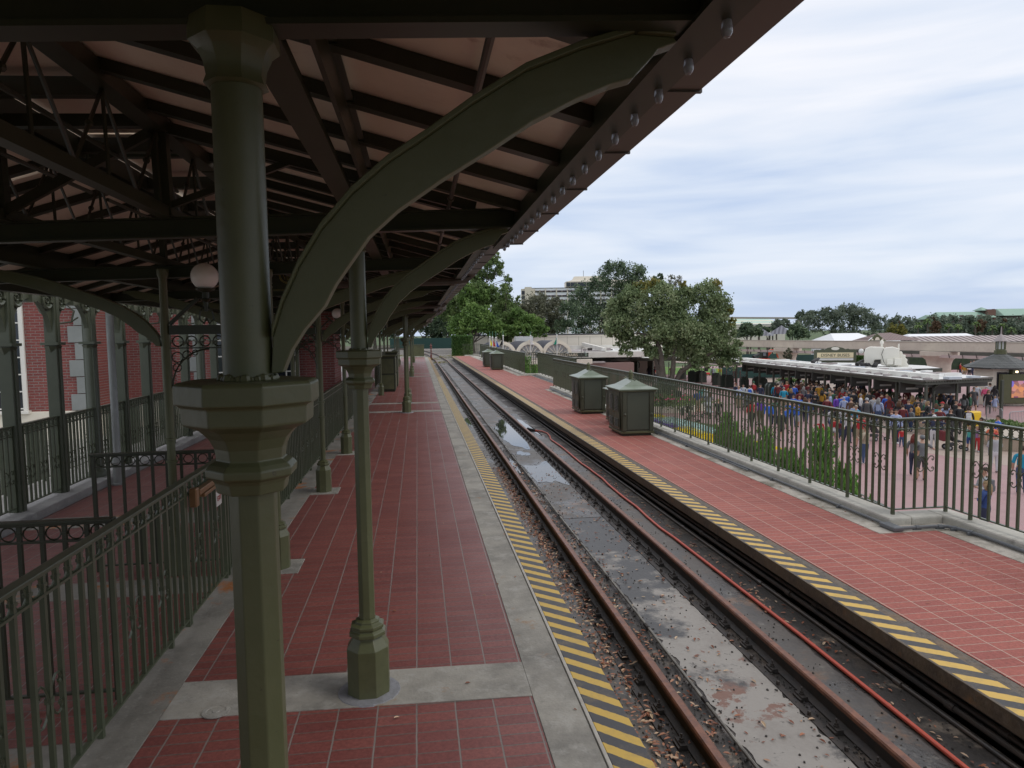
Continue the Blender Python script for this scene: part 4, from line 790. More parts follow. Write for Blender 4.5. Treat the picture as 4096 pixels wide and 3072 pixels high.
o, p = trunks(56.5, [([(2668, 1575), (2650, 1500), (2642, 1420), (2630, 1370)], .34, .2), ([(2660, 1560), (2632, 1480), (2615, 1400), (2570, 1360)], .22, .12), ([(2680, 1560), (2692, 1480), (2695, 1430), (2700, 1380)], .24, .16), ([(2690, 1560), (2720, 1490), (2790, 1440), (2850, 1410)], .24, .12), ([(2636, 1380), (2600, 1345), (2545, 1330)], .14, .06), ([(2636, 1380), (2660, 1340), (2665, 1280)], .14, .06)], '')
o.parent = oak; o.location = p - oak.location
V, m = leafcloud([(*at(2662 + dx, y, 56.5), 30 * 56.5 / F) for dx, y in ((-18, 1545), (22, 1545), (0, 1575), (-24, 1590), (30, 1590), (0, 1610))], 5000, .07, 5, shell=.2); leafobj('ivy', V, m, LEAF['dark'], oak, oak.location)
EZ = -.45
tree('dome-shaped bright green tree behind the hedge, left of the long beige building', 86, [(1890, 1300, 58), (1840, 1310, 42), (1940, 1300, 48), (1985, 1325, 36), (1885, 1255, 38), (1930, 1252, 30), (1830, 1350, 28)], (1890, 1400), 15000, .14, 'bright', zg=EZ, seed=11, shell=.7, gap=.26, grp=None)
tree('spreading bright green tree in front of the brownish oaks', 88, [(2100, 1290, 42), (2070, 1260, 30), (2140, 1300, 36), (2175, 1320, 22), (2095, 1330, 40), (2040, 1330, 36), (2160, 1335, 24)], (2100, 1400), 12000, .14, 'bright', zg=EZ, seed=12, shell=.6, gap=.24, flat=.8)
tree('pale green tree rising behind the dome-shaped one', 96, [(1870, 1180, 45), (1920, 1170, 42), (1965, 1175, 34), (1830, 1215, 34), (1990, 1210, 30), (1845, 1150, 26, 'mid'), (1905, 1215, 40)], (1900, 1400), 12000, .14, 'mid', zg=EZ, seed=13, shell=.55)
tree('tall mid-green tree filling the gap behind the bright dome', 100, [(1840, 1230, 50), (1800, 1265, 46), (1900, 1235, 46), (1960, 1230, 46), (2000, 1275, 46), (1960, 1300, 44), (2040, 1320, 36), (1780, 1215, 34), (2020, 1235, 34)], (1900, 1400), 15000, .15, 'mid', zg=EZ, seed=34, shell=.5)
tree('yellow-tinged tree between the dome tree and the spreading one', 90, [(2010, 1290, 34), (2050, 1300, 34), (1990, 1330, 32), (2030, 1345, 30), (2060, 1255, 24), (2080, 1290, 24, 'yellow')], (2020, 1400), 8000, .13, 'mid', zg=EZ, seed=35, shell=.5)
tree('bright leafy tree directly under the end of the canopy eave', 94, [(1865, 1215, 30), (1900, 1190, 28), (1935, 1185, 26), (1880, 1170, 22)], (1880, 1400), 6000, .13, 'bright', zg=EZ, seed=33, shell=.55)
tree('thin feathery tree with sparse yellowish top beside the hotel', 92, [(2022, 1160, 26), (2018, 1200, 32), (2050, 1230, 30), (2000, 1240, 34), (2065, 1270, 26), (2030, 1290, 36), (1995, 1290, 30), (2072, 1200, 14), (2030, 1130, 14)], (2020, 1400), 8500, .12, 'mid', zg=EZ, seed=14, shell=.2, gap=.42, twigs=4)
tree('tall open pine with a slanting trunk against the sky', 112, [(1975, 1045, 26), (1950, 1075, 24), (1990, 1090, 24), (2000, 1065, 16), (1960, 1110, 20), (2030, 1115, 14), (2045, 1118, 10), (1925, 1100, 26), (1905, 1130, 34), (1985, 1020, 14), (1880, 1110, 26)], (1900, 1400), 8500, .13, 'mid', zg=EZ, seed=15, shell=.25, gap=.4, tr=.25, fork=(1935, 1150), twigs=5, name='pine_tree')
for i, (lb, l) in enumerate([([(1700, 1300, 55), (1640, 1290, 60), (1760, 1290, 50), (1730, 1345, 40), (1580, 1320, 50)], 'dark thicket tree behind the end of the covered platform'), ([(1790, 1240, 40), (1820, 1280, 42), (1770, 1330, 40), (1750, 1230, 36)], 'dark tree between the canopy end and the bright green dome'), ([(1500, 1320, 60), (1420, 1310, 60), (1350, 1330, 50)], 'dark tree behind the far posts at left')]):
    tree(l, 128, lb, (lb[0][0], 1400), 9000, .2, 'dark', zg=EZ, seed=20 + i, shell=.3)
tree('brownish dark oak in front of the hotel', 150, [(2150, 1230, 50), (2110, 1265, 45), (2195, 1255, 50), (2130, 1310, 48), (2220, 1310, 48), (2180, 1330, 40), (2080, 1240, 24), (2230, 1215, 30)], (2170, 1400), 15000, .2, 'brown', seed=25, shell=.5)
tree('wide dark live oak covering the right half of the hotel', 145, [(2330, 1200, 55), (2400, 1150, 50), (2470, 1100, 48), (2430, 1085, 32), (2540, 1110, 45), (2500, 1170, 55), (2570, 1180, 45), (2310, 1270, 52), (2390, 1260, 55), (2460, 1260, 52), (2270, 1235, 32), (2340, 1320, 45), (2430, 1320, 45), (2520, 1270, 50), (2265, 1310, 40), (2560, 1100, 24), (2555, 1075, 18), (2428, 1062, 16)], (2400, 1420), 27000, .19, 'dark', seed=26, shell=.3, gap=.37, twigs=2, name='oak_tree')
tree('dark tree top showing right of the wide oak', 150, [(2625, 1125, 20), (2640, 1105, 13), (2600, 1145, 22), (2650, 1150, 20)], (2625, 1400), 2600, .18, 'dark', seed=27, shell=.3)
tree('nearly bare twiggy tree top behind the big live oak', 140, [(2700, 1135, 26), (2720, 1120, 18), (2680, 1120, 18)], (2700, 1400), 450, .14, 'brown', seed=28, twigs=22, tr=.3)
for i, (lb, kd, l, D) in enumerate([([(2990, 1325, 30), (2965, 1335, 22), (3020, 1335, 22)], 'dark', 'dark round bush-like tree left of the grey pavilions', 140), ([(3185, 1325, 28), (3165, 1338, 20), (3210, 1338, 22)], 'dark', 'dark round tree right of the grey pavilions', 140),
      ([(3380, 1265, 42), (3330, 1285, 40), (3430, 1270, 44), (3290, 1280, 40), (3480, 1285, 40), (3520, 1300, 36), (3260, 1310, 38), (3340, 1325, 34), (3420, 1320, 38), (3490, 1325, 30), (3400, 1245, 26), (3225, 1285, 22), (3300, 1250, 22)], 'far', 'huge spreading live oak in the distance behind the white tents', 175),
      ([(3105, 1310, 26), (3140, 1298, 20), (3240, 1270, 26), (3200, 1265, 18)], 'far', 'distant trees left of the huge oak', 260), ([(3070, 1322, 8), (3060, 1318, 8)], 'dark', 'small tree between the two pavilion roofs', 150), ([(3035, 1315, 12), (3038, 1305, 7)], 'dark', 'small tree behind the first pavilion roof', 170)]):
    tree(l, D, lb, (lb[0][0], 1400), 5500 if i not in (2,) else 17000, .2 if i != 3 else .35, kd, seed=40 + i, shell=.4)
r = random.Random(9)
far_l = ['rounded tree of the far treeline, just right of the huge oak', 'second tree of the far treeline from the huge oak', 'tree of the far treeline below the left end of the green roof', 'far tree under the start of the green lodge roof', 'far tree below the first roof dormers', 'far tree in the middle of the treeline', 'far tree left of the roof tower', 'far tree directly below the roof tower', 'far tree right of the roof tower', 'far tree under the right roof wing', 'far tree near the right edge of the view', 'last far tree at the right edge']
for i in range(12):
    x = 3575 + i * 48; lb = [(x + r.uniform(-12, 12), 1300 + r.uniform(-8, 4) + (14 if i < 3 else 0) * 0, 30), (x + 24, 1318, 26), (x - 22, 1322, 26), (x, 1335, 30)]
    if i % 3 == 0: lb.append((x + 8, 1290, 16, 'rust'))
    tree(far_l[i], 260 + 12 * (i % 3), lb, (x, 1380), 2600, .42, 'far', seed=60 + i, grp='trees of the far treeline', shell=.5, limbs=False)
for i, (x, y, k, l) in enumerate([(3565, 1315, 'yellow', 'narrow yellow-green tree beside the brown station roof'), (3605, 1318, 'yellow', 'pointed yellow-green tree above the white tent'), (3920, 1300, 'rust', 'rusty brown tree in the far treeline'), (3745, 1305, 'rust', 'bare brown tree below the lodge roof')]):
    tree(l, 200, [(x, y, 16), (x, y + 16, 18), (x, y - 12, 9)], (x, 1380), 1500, .25, k, seed=80 + i, limbs=False)
def palm(x, y, D, l):
    p = at(x, y, D); root = empty('palm_tree', (p.x, p.y, PZ), l, 'tree', 'distant palms'); H = p.z - PZ
    MB().tube([(0, 0, 0), (.1, 0, H * .5), (0, 0, H)], [.28, .2, .17], 7).build('trunk', BARK, root); b = MB(); q = random.Random(int(x))
    for k in range(26):
        a = q.random() * 6.28; e = q.uniform(-.5, 1.1); L = 1.5; c = Vector((math.cos(a) * math.cos(e), math.sin(a) * math.cos(e), math.sin(e))) * L; sd_ = Vector((-math.sin(a), math.cos(a), 0)) * .28
        b.add([(0, 0, H), tuple(c * .6 + sd_ + Vector((0, 0, H))), tuple(c + Vector((0, 0, H - .6))), tuple(c * .6 - sd_ + Vector((0, 0, H)))], [(0, 1, 2, 3)])
    b.build('crown', LEAF['mid'], root)
for x, y, l in ((3710, 1285, 'tallest palm in front of the far trees'), (3672, 1300, 'palm left of the tallest one'), (3833, 1308, 'palm in the middle of the far trees'), (3902, 1298, 'palm with a dark round head, right of the middle'), (3970, 1312, 'palm near the kiosk cupola'), (4045, 1318, 'palm near the right edge'), (3795, 1305, 'small palm between two taller ones'), (4010, 1305, 'palm just left of the right-edge palm')): palm(x, y, 190, l)
# hedge
def hedge(label, P0, P1, h, d, n, s, kind='hedge', z=0, cat='hedge', name='hedge'):
    r = np.random.RandomState(4); P0 = np.array(P0); P1 = np.array(P1); t = r.rand(n); side = r.rand(n); u = r.rand(n)
    dx = P1 - P0; L = np.linalg.norm(dx); nr = np.array([dx[1], -dx[0]]) / L
    base = P0 + dx * t[:, None]; off = np.where(side < .35, r.uniform(-d / 2, d / 2, n), np.where(side < .7, -d / 2, d / 2)); zz = np.where(side < .35, h, u * h) + r.normal(size=n) * .05
    pos = np.column_stack([base[:, 0] + nr[0] * (off + r.normal(size=n) * .05), base[:, 1] + nr[1] * (off + r.normal(size=n) * .05), z + zz])
    ends = r.rand(n) < .12; pos[ends, :2] = (np.where(r.rand(ends.sum()) < .5, 0, 1)[:, None] * dx + P0) + nr * r.uniform(-d / 2, d / 2, ends.sum())[:, None] + r.normal(size=(ends.sum(), 2)) * .05
    a = r.normal(size=(n, 3)); a /= np.linalg.norm(a, axis=1)[:, None]; b = np.cross(a, r.normal(size=(n, 3))); b /= np.linalg.norm(b, axis=1)[:, None]; a *= s; b *= s * .6
    V = np.stack([pos - a, pos - b, pos + a, pos + b], 1).reshape(-1, 3); o = leafobj(name, V, n, LEAF[kind], None, (P0[0], P0[1], z)); c = MB(); q = np.array([P0 + nr * d * .42, P1 + nr * d * .42, P1 - nr * d * .42, P0 - nr * d * .42]) - P0; c.prism([tuple(v) for v in q][::-1], 0, h * .95); c.build('twigs', LEAF['dark'], o, fix=True)
    return tag(o, label, cat)
a = at(1812, 1400, 72); c = at(1888, 1400, 72); hedge('clipped box hedge at the end of the open platform', (a.x, a.y), (c.x, c.y), 2.25, 2.4, 15000, .06, z=-.4)
#hedge('low light green shrubs at the base of the far trees', (2.5, 84), (24, 92), 1.2, 2, 5000, .14, 'mid', z=-.45, cat='shrubs', name='shrub_row')
tag(leafobj('weeds', *leafcloud([(.9, 66.5, -.3, 1.0, .15), (2.0, 58.4, -.3, .9, .12), (3.3, 70, -.3, 1.4, .3), (-1, 72, -.3, 2, .3)], 3500, .035, 8), LEAF['yellow']), 'yellowish weeds by the track where the platform ends', 'weeds', kind='stuff')
# green mesh screen, end wall and signal post beyond the platform
def wallbox(px0, px1, py0, py1, D, m, name, label, cat, th=.15, **k):
    """upright slab facing the camera across the view at distance D"""
    p = at((px0 + px1) / 2, (py0 + py1) / 2, D); w = (px1 - px0) * D / F; h = (py1 - py0) * D / F; rz = -YAW
    o = MB().box(-w / 2, w / 2, 0, th, -h / 2, h / 2).build(name, m, loc=p, **k); o.rotation_euler = (0, 0, rz); return tag(o, label, cat)
wallbox(1560, 1890, 1352, 1412, 122, DGREEN, 'mesh_fence', 'dark green mesh screen fence across the end of the tracks', 'fence')
root = empty('end_wall', (-.4, 66.4, 0), 'olive panel wall with railing closing the covered platform end', 'wall')
MB().box(-.9, 1.0, 0, .12, .05, 1.12).build('wall_panel', GREEN, root, bevel=.02); MB().box(-.95, 1.05, -.03, .15, 1.121, 1.18).build('cap', GREENL, root); MB().box(-5, 1.1, -.1, .3, -.1, .049).build('base', CONC2, root)
railing([(-5.4, 66.45), (-1.35, 66.45)], .06, 1.08, 'platform_railing', 'railing across the end of the covered platform', lod=1, scroll=0)
sg = empty('signal_post', (1.25, 66.2, -.3), 'short turned red-brown post beside the track at the platform end', 'post'); MB().lathe([(.28, 0), (.28, .04), (.09, .06), (.09, .5), (.05, .52), (.05, .9), (.09, .92), (.05, .98), (.05, 1.05), (.11, 1.1), (.12, 1.18), (.06, 1.24), (.12, 1.3), (.11, 1.38), (.04, 1.42), (.04, 1.55)], (0, 0, 0), 10).build('turned_shaft', mat('red_brown_post', (.13, .04, .03), .5), sg)
# ------------------------------------------------------------------ metal service cabinets on the open platform
def utility(x, y, w, d, label):
    root = empty('utility_box', (x, y, 0), label, 'utility box', 'green pagoda-roofed utility boxes')
    b = MB(); t = .03
    b.add([(0, 0, .05), (w, 0, .05), (w, d, .05), (0, d, .05), (-t, -t, .90), (w + t, -t, .90), (w + t, d + t, .90), (-t, d + t, .90)], [(0, 3, 2, 1), (4, 5, 6, 7), (0, 1, 5, 4), (1, 2, 6, 5), (2, 3, 7, 6), (3, 0, 4, 7)]); b.build('box_body', mat('box_olive', (.046, .050, .030), .42, noise=(4, .7, (.060, .064, .040))), root)
    MB().box(.03, w - .03, .03, d - .03, 0, .05).build('plinth', GREEND, root); MB().box(-.025, w + .025, -.025, d + .025, .05, .10).build('base_moulding', GREEN, root, bevel=.008)
    MB().box(-.055, w + .055, -.055, d + .055, .895, .93).build('cornice', GREEN, root, bevel=.006)
    ex = .085; rb = MB(); z0, z1, z2 = .93, .96, 1.09
    A = [(-ex, -ex), (w + ex, -ex), (w + ex, d + ex), (-ex, d + ex)]; mi = .10; Bq = [(w * .32, -ex * .2), (w * .68, -ex * .2), (w * .68, d + ex * .2), (w * .32, d + ex * .2)]
    Bq = [(w * .12, d * .12), (w * .88, d * .12), (w * .88, d * .88), (w * .12, d * .88)]; Cq = [(w * .46, d * .2), (w * .54, d * .2), (w * .54, d * .8), (w * .46, d * .8)]
    v = [(*p, z0) for p in A] + [(*p, z0 + .02) for p in A] + [(*p, z0 + .075) for p in Bq] + [(*p, z2 + .03) for p in Cq]
    f = [(0, 3, 2, 1), (12, 13, 14, 15)] + [(k * 4 + i, k * 4 + (i + 1) % 4, k * 4 + 4 + (i + 1) % 4, k * 4 + 4 + i) for k in range(3) for i in range(4)]
    rb.add(v, f); ro = rb.build('roof', mat('pale_green_metal_roof', (.15, .185, .135), .3, noise=(3, .6, (.22, .26, .20))), root, fix=True)
    MB().bar((w * .5, d * .18, z2 + .035), (w * .5, d * .82, z2 + .035), .03, .02).build('ridge', GREEN, ro)
    MB().lathe([(.045, 1.10), (.045, 1.19), (.05, 1.195), (.05, 1.21), (.042, 1.215), (.05, 1.235), (.048, 1.26), (.03, 1.29), (.008, 1.31)], (w / 2, d / 2, 0), 14).build('finial', GREEN, root, smooth=True)
    # framed panels on the side facing the camera, doors on the track side
    LV = GREEN
    for x0, x1 in ((.0, .085), (w - .085, w)): MB().box(x0, x1, -.043, -.004, .101, .894).build('corner_post', MATS['box_olive'], root, bevel=.004)
    b = MB(); b.lathe([(.032, -.05), (.032, -.056), (.022, -.058), (.012, -.064)], (0, 0, 0), 12); v = [(p[0], p[2], p[1]) for p in b.v]
    for x0 in (.042, w - .042): c = MB(); c.add([(q[0] + x0, q[1] , q[2] + .44) for q in v], b.f); c.box(x0 - .036, x0 + .036, -.049, -.0435, .12, .38); c.box(x0 - .036, x0 + .036, -.049, -.0435, .50, .87); c.build('rosette', MATS['box_olive'], root, fix=True)
    MB().box(.095, w - .095, -.034, -.012, .13, .88).build('side_panel', mat('screen_grey_green', (.048, .056, .038), .6, noise=(2, .5, (.06, .068, .045))), root, bevel=.003)
    for k in (0, 1):
        y0 = .07 + k * (d / 2 - .065); y1 = y0 + d / 2 - .075; b = MB(); b.box(-.038, -.028, y0, y1, .12, .89); dr = b.build('door', MATS['box_olive'], root, bevel=.002)
        b = MB()
        for j in range(11): z = .50 + j * .030; hw = (y1 - y0) / 2 - .05; yc = (y0 + y1) / 2; sh = 1 if j < 7 else math.sqrt(max(0, 1 - ((j - 7) / 4.2) ** 2)); b.bar((-.046, yc - hw * sh, z), (-.046, yc + hw * sh, z), .020, .006, up=(1, 0, .8))
        for j in range(6): z = .18 + j * .030; b.bar((-.046, y0 + .05, z), (-.046, y1 - .05, z), .020, .006, up=(1, 0, .8))
        b.build('louvre', GREEND, dr)
    MB().box(-.062, -.038, d / 2 - .01, d / 2 + .03, .455, .47).build('handle', BRASS, root)
    return root
u0 = utility(4.04, 13.46, .64, .90, 'nearest green utility box with louvred doors, in front of the other two')
b3 = dup(u0, (4.40, 15.0, 0), label='utility box mostly hidden behind the nearest one'); b3.scale = (1, 1, .82)
for (x, y, l) in ( (4.11, 17.35, 'utility box standing apart to the left of the nearest pair'), (4.24, 39.9, 'far utility box, the nearer of the distant two'), (4.15, 43.6, 'farthest utility box on the open platform')): dup(u0, (x, y, 0), label=l)
# ------------------------------------------------------------------ buildings beyond the open platform
BOARD = stripes('cream_board_and_batten', (.50, .46, .38), (.72, .67, .57), 1.55, 'X', .6, (.62, .57, .47), 0, .06)
def rootat(name, px, py, D, label, cat, grp=None, z=None, rz=None):
    p = at(px, py, D); 
    if z is not None: p.z = z
    r = empty(name, p, label, cat, grp, -YAW if rz is None else rz); return r, p
def pxb(D): return D / F
# long beige building: local frame x across the view, y away, z up from the ground
rt, p = rootat('long_building', 2270, 1400, 95, 'long low beige board-and-batten building with a thin black roof edge', 'building', z=PZ); k = 95 / F
MB().box(-377 * k, 380 * k, 0, 12, 0, 5.66).build('wall', BOARD, rt); MB().box(-380 * k, 382 * k, -.12, 12.2, 5.66, 5.80).build('roof', mat('black_roof_edge', (.03, .03, .035), .5), rt); MB().box(-377.5 * k, 380.5 * k, -.08, 0, 5.45, 5.655).build('fascia', CREAM, rt)
for x in (30, 52): b = MB(); b.box(x * k - .12, x * k - .08, 3, 3.05, 5.8, 6.6); b.box(x * k + .22, x * k + .26, 3, 3.05, 5.8, 6.6); b.box(x * k - .2, x * k + .34, 3, 3.05, 6.1, 6.14); b.box(x * k - .12, x * k + .26, 3, 3.05, 6.5, 6.54); b.build('roof_hatch_rail', mat('pale_green_metal', (.35, .5, .42), .5), rt)
# arched pavilion
D = 72; k = D / F
rt, p = rootat('arched_pavilion', 2230, 1440, D, 'cream pavilion with round spoked arches and dark barrel roofs', 'building', z=PZ)
zc = 2.1 - (1420 - 1330) * k - PZ
MB().box(-300 * k, 8, .4, 5.5, 0, zc - .9).build('wall', mat('shaded_pink_boards', (.26, .17, .15), .8), rt); MB().box(-300 * k, 5, .2, 9, zc - .9, zc - .75).build('flat_roof', ROOFG, rt); MB().box(-300 * k, 3.6, -.1, .35, zc - .95, zc - .45).build('parapet', CREAM, rt, bevel=.03)  # wall boards: under-eave shade put into a darker copy of the pink
MB().box(-4, 11.5, 8.5, 9, zc - .6, zc - .05).build('parapet', mat('stained_white', (.7, .69, .66), .6, noise=(1.2, .9, (.2, .19, .18))), rt)
def arch(cx, R, label=None):
    b = MB(); n = 24; pr = [(R + .02, .0), (R + .10, .0), (R + .32, .0)]
    for r0, r1, y0, y1 in ((R - .02, R + .16, -.12, .3), (R + .161, R + .34, -.02, .3)):
        pts = [(r * math.cos(math.pi * j / n), r * math.sin(math.pi * j / n)) for r in (r0, r1) for j in range(n + 1)]
        v = [(cx + x, y, zc + z) for y in (y0, y1) for x, z in pts]; m = n + 1
        f = []
        for j in range(n): f += [(j, j + 1, m + j + 1, m + j), (2 * m + j, 3 * m + j, 3 * m + j + 1, 2 * m + j + 1), (m + j, m + j + 1, 3 * m + j + 1, 3 * m + j), (j, 2 * m + j, 2 * m + j + 1, j + 1)]
        b.add(v, f)
    b.box(cx - .16, cx + .16, -.2, .3, zc + R - .05, zc + R + .45); o = b.build('arch_surround', CREAM, rt, fix=True)
    b = MB()
    for j in range(1, 8): a = math.pi * j / 8; b.bar((cx + .3 * math.cos(a), 0, zc + .3 * math.sin(a)), (cx + R * math.cos(a), 0, zc + R * math.sin(a)), .07, .07, up=(0, 1, 0))
    b.box(cx - R, cx + R, -.05, .1, zc - .1, zc + .0); b.tube([(cx + .32 * math.cos(math.pi * j / 10), 0, zc + .32 * math.sin(math.pi * j / 10)) for j in range(11)], .05, 5); b.build('spokes', CREAM, o)
    b = MB(); b.prism([(cx + R * math.cos(math.pi * j / n), zc + R * math.sin(math.pi * j / n)) for j in range(n + 1)], .1, .16, 'y'); b.build('pane', mat('pale_glass', (.42, .43, .44), .2), o, fix=True)
    b = MB(); Rr = R + .30; pts = [(Rr * math.cos(math.pi * j / n), Rr * math.sin(math.pi * j / n)) for j in range(n + 1)]
    v = [(cx + x + (y > 1) * -1.2, y, zc + z) for y in (.31, 5.2) for x, z in pts]; m = n + 1; b.add(v, [(j, j + 1, m + j + 1, m + j) for j in range(n)] + [tuple(range(m)), tuple(range(m, 2 * m))]); b.build('barrel_roof', mat('dark_slate_roof', (.035, .036, .048), .6), rt, fix=True)
for x, R in ((2120, 1.18), (2228, 1.22), (2010, 1.15)): arch((x - 2230) * k, R)
for x in (2088, 2133, 2254, 2325):
    b = MB(); q = (x - 2230) * k; b.tube([(q, -.1, zc - .3), (q, -.25, zc + .55), (q + .0, -.35, zc + .75), (q + .18, -.4, zc + .8), (q + .36, -.4, zc + .7), (q + .36, -.4, zc + .35)], .025, 5); b.lathe([(.19, .1), (.12, .2), (.03, .34)], (q + .36, -.4, zc + .08), 8); b.build('gooseneck_lamp', mat('lamp_grey', (.16, .17, .16), .4), rt)
sb = MB().box(-1.0 - 1.2, 3.2, -.16, -.10, zc - .22, zc + .22).build('sign_board', mat('sign_dark_green', (.05, .06, .045), .5), rt, bevel=.01); LET = mat('cream_letters', (.75, .68, .52), .5)
text('WHEELCHAIRS', .40, LET, sb, Matrix.Translation((.75, -.165, zc)) @ Matrix.Rotation(math.pi / 2, 4, 'X'), .01)
b = MB(); b.tube([(2.94 + .1 * math.cos(j * math.pi / 6), -.168, zc + .1 * math.sin(j * math.pi / 6)) for j in range(13)], .018, 4); b.box(2.90, 2.98, -.17, -.16, zc - .05, zc + .05); b.build('round_mark', mat('pale_green_mark', (.35, .5, .4), .5), sb)
for i, (x, yt, c, l) in enumerate([(1960, 1352, (.85, .72, .03), 'flagpole with a hanging yellow flag'), (1971, 1354, (.55, .04, .03), 'flagpole with a hanging red flag'), (1984, 1356, (.03, .10, .5), 'flagpole with a hanging blue flag'), (2013, 1348, (.01, .01, .012), 'flagpole with a hanging black flag, left of the arches'), (2123, 1348, (.75, .75, .74), 'flagpole with a hanging white flag above the middle arch'), (2228, 1346, (.01, .28, .18), 'flagpole with a hanging green flag above the right arch')]):
    q = at(x, 1400, D - .3); r2 = empty('flagpole', (q.x, q.y, PZ), l, 'flagpole', 'flagpoles on the arched pavilion'); top = at(x, 1326, D).z - PZ; fz = at(x, yt, D).z - PZ
    MB().tube([(0, 0, 0), (0, 0, fz + .1)], .045, 6).build('pole', WHITE, r2); MB().tube([(0, 0, fz + .1), (0, 0, top)], .018, 5).build('spike', mat('verdigris', (.12, .3, .22), .5), r2); MB().sphere((0, 0, fz + .12), .09, 8).build('ball', WHITE, r2)
    b = MB(); w = [(0, 0), (-.12 if i in (3, 5) else .12, -.35), (-.2 if i in (3, 5) else .2, -.8), (.1, -.95), (0.02, -1.0)]
    s_ = -1 if i in (3, 5) else 1; v = []
    for j in range(7):
        zz = fz - .12 * j - .05; v += [(.05, 0, zz), (s_ * (.06 + .05 * j), .05 * (-1) ** j, zz - .10)]
    b.add(v, [(2 * j, 2 * j + 1, 2 * j + 3, 2 * j + 2) for j in range(6)]); b.build('flag', mat('flag_' + str(i), c, .7), r2)
PWH = mat('stained_white2', (.74, .72, .66), .6, noise=(.9, .7, (.52, .49, .44)))
MB().box(60 * k, 430 * k, 1.2, 14, zc - .35, zc + .25).build('wing_wall', PWH, rt, bevel=.03); MB().box(64 * k, 200 * k, 1.6, 12, zc + .251, zc + .29).build('wing_roof', ROOFG, rt); MB().box(60 * k, 430 * k, 12.1, 12.5, zc + .251, zc + .75).build('parapet', PWH, rt)
MB().bar((200 * k, 2, zc + .45), (150 * k, 12, zc + .9), .35, .4).build('parapet', PWH, rt); MB().box(200.5 * k, 429 * k, 1.6, 12, zc + .251, zc + .33).build('wing_roof', WHITE, rt)
for j in range(14): MB().box((90 + j * 24) * k, (90 + j * 24 + 8 + 5 * (j % 3)) * k, 1.7 + (j % 4), 2.2 + (j % 4), zc + .34, zc + .45 + .08 * (j % 3)).build('roof_unit', (WHITE, ROOFG, STEEL, WHITE)[j % 4], rt)
b = MB(); q = MB().box(-1, 1, -.6, .6, 0, 1.5).build('covered_crate', mat('pale_tarp', (.62, .63, .62), .7, noise=(2, .6, (.45, .46, .47))), loc=at(2095, 1398, 80)); tag(q, 'white tarpaulin-wrapped box on the roof between the arches', 'crate')
# ticket shelter with the white roof, left of the oak
def poly(pts, z): return [(onz(x, y, z).x, onz(x, y, z).y) for x, y in pts]
ZR = -1.0
rt = empty('left_shelter', (*onz(2400, 1440, ZR).xy, PZ), 'white flat-roofed shelter with a green gutter left of the live oak', 'building'); o0 = rt.location.copy()
def L_(b, n, m, **kw):
    o = b.build(n, m, rt, **kw); o.location = -o0; return o
E1 = poly([(2240, 1446), (2440, 1442), (2520, 1433), (2700, 1432), (2960, 1450), (2960, 1437), (2700, 1413), (2240, 1425)], ZR); E1 = [E1[0], E1[1], E1[2], E1[3], E1[4], E1[5], E1[6], E1[7]]
L_(MB().prism(E1, ZR - .05, ZR), 'roof', WHITE, fix=True)
def fascia(pl, z0, z1, w, m, name='fascia'):
    b = MB()
    for (x0, y0), (x1, y1) in zip(pl[:-1], pl[1:]): b.bar((x0, y0, (z0 + z1) / 2), (x1, y1, (z0 + z1) / 2), w, z1 - z0)
    return L_(b, name, m)
FASC = mat('shelter_fascia', (.055, .06, .045), .4)
fascia(E1[:5], ZR - .32, ZR + .03, .12, FASC)
for i in range(9):
    t = i / 8; a = Vector((*E1[1], 0)).lerp(Vector((*E1[4], 0)), t); L_(MB().tube([(a.x, a.y + .6, PZ), (a.x, a.y + .6, ZR - .1)], .06, 6), 'pillar', FASC)
for (a0, a1, m) in ((2440, 2530, mat('pink_boards', (.48, .34, .31), .7)), (2530, 2555, GREEND), (2555, 2590, mat('cream_door', (.55, .5, .42), .6)), (2590, 2612, GREEND)):
    q0 = onz(a0, 1503, PZ); q1 = onz(a1, 1503, PZ); L_(MB().bar((q0.x, q0.y, (PZ + ZR) / 2), (q1.x, q1.y, (PZ + ZR) / 2), .3, ZR - PZ - .2), 'front_wall', m)
for x in (2531, 2557): q = onz(x - 5, 1508, PZ); b = MB(); b.tube([(q.x + .22 * math.cos(j * math.pi / 8), q.y, -2.3 + .42 * math.sin(j * math.pi / 8)) for j in range(17)], .06, 5); L_(b, 'wreath', mat('wreath_green', (.03, .05, .03), .8))
for i in range(16):
    q = onz(2350 + i * 38 + (i * 37) % 20, 1428 + (i * 13) % 7, ZR); L_(MB().box(q.x - .5, q.x + .5, q.y - .3, q.y + .3, ZR, ZR + .12 + .1 * (i % 3)), 'roof_unit', (WHITE, ROOFG, STEEL)[i % 3])
# main turnstile shelter at the right
ZR = -1.08; A_, B2, C2, D2 = (32.45, 68.5), (30.32, 38.23), (35.93, 39.4), (38.3, 68.5)
rt = empty('entrance_shelter', (30.32, 38.23, PZ), 'long shelter with a white roof and dark olive cornice over the turnstile crowd', 'shelter'); o0 = rt.location.copy()
L_(MB().prism([A_, B2, C2, D2], ZR - .04, ZR), 'roof', WHITE, fix=True)
fascia([A_, B2, C2], ZR - .30, ZR - .10, .10, FASC); fascia([A_, B2, C2], ZR - .098, ZR + .0, .22, mat('cornice_brown_grey', (.11, .10, .085), .5), 'cornice')
b = MB()
for (P0, P1) in ((A_, B2), (B2, C2)):
    a, c = Vector((*P0, 0)), Vector((*P1, 0)); n = int((c - a).length / .22); u = (c - a).normalized(); nr = Vector((u.y, -u.x, 0)) * (.0 + .08)
    for i in range(n): q = a.lerp(c, (i + .5) / n) ; s_ = q - nr if P0 == A_ else q + nr; b.box(s_.x - .05, s_.x + .05, s_.y - .05, s_.y + .05, ZR - .16, ZR - .10)
L_(b, 'dentils', FASC)
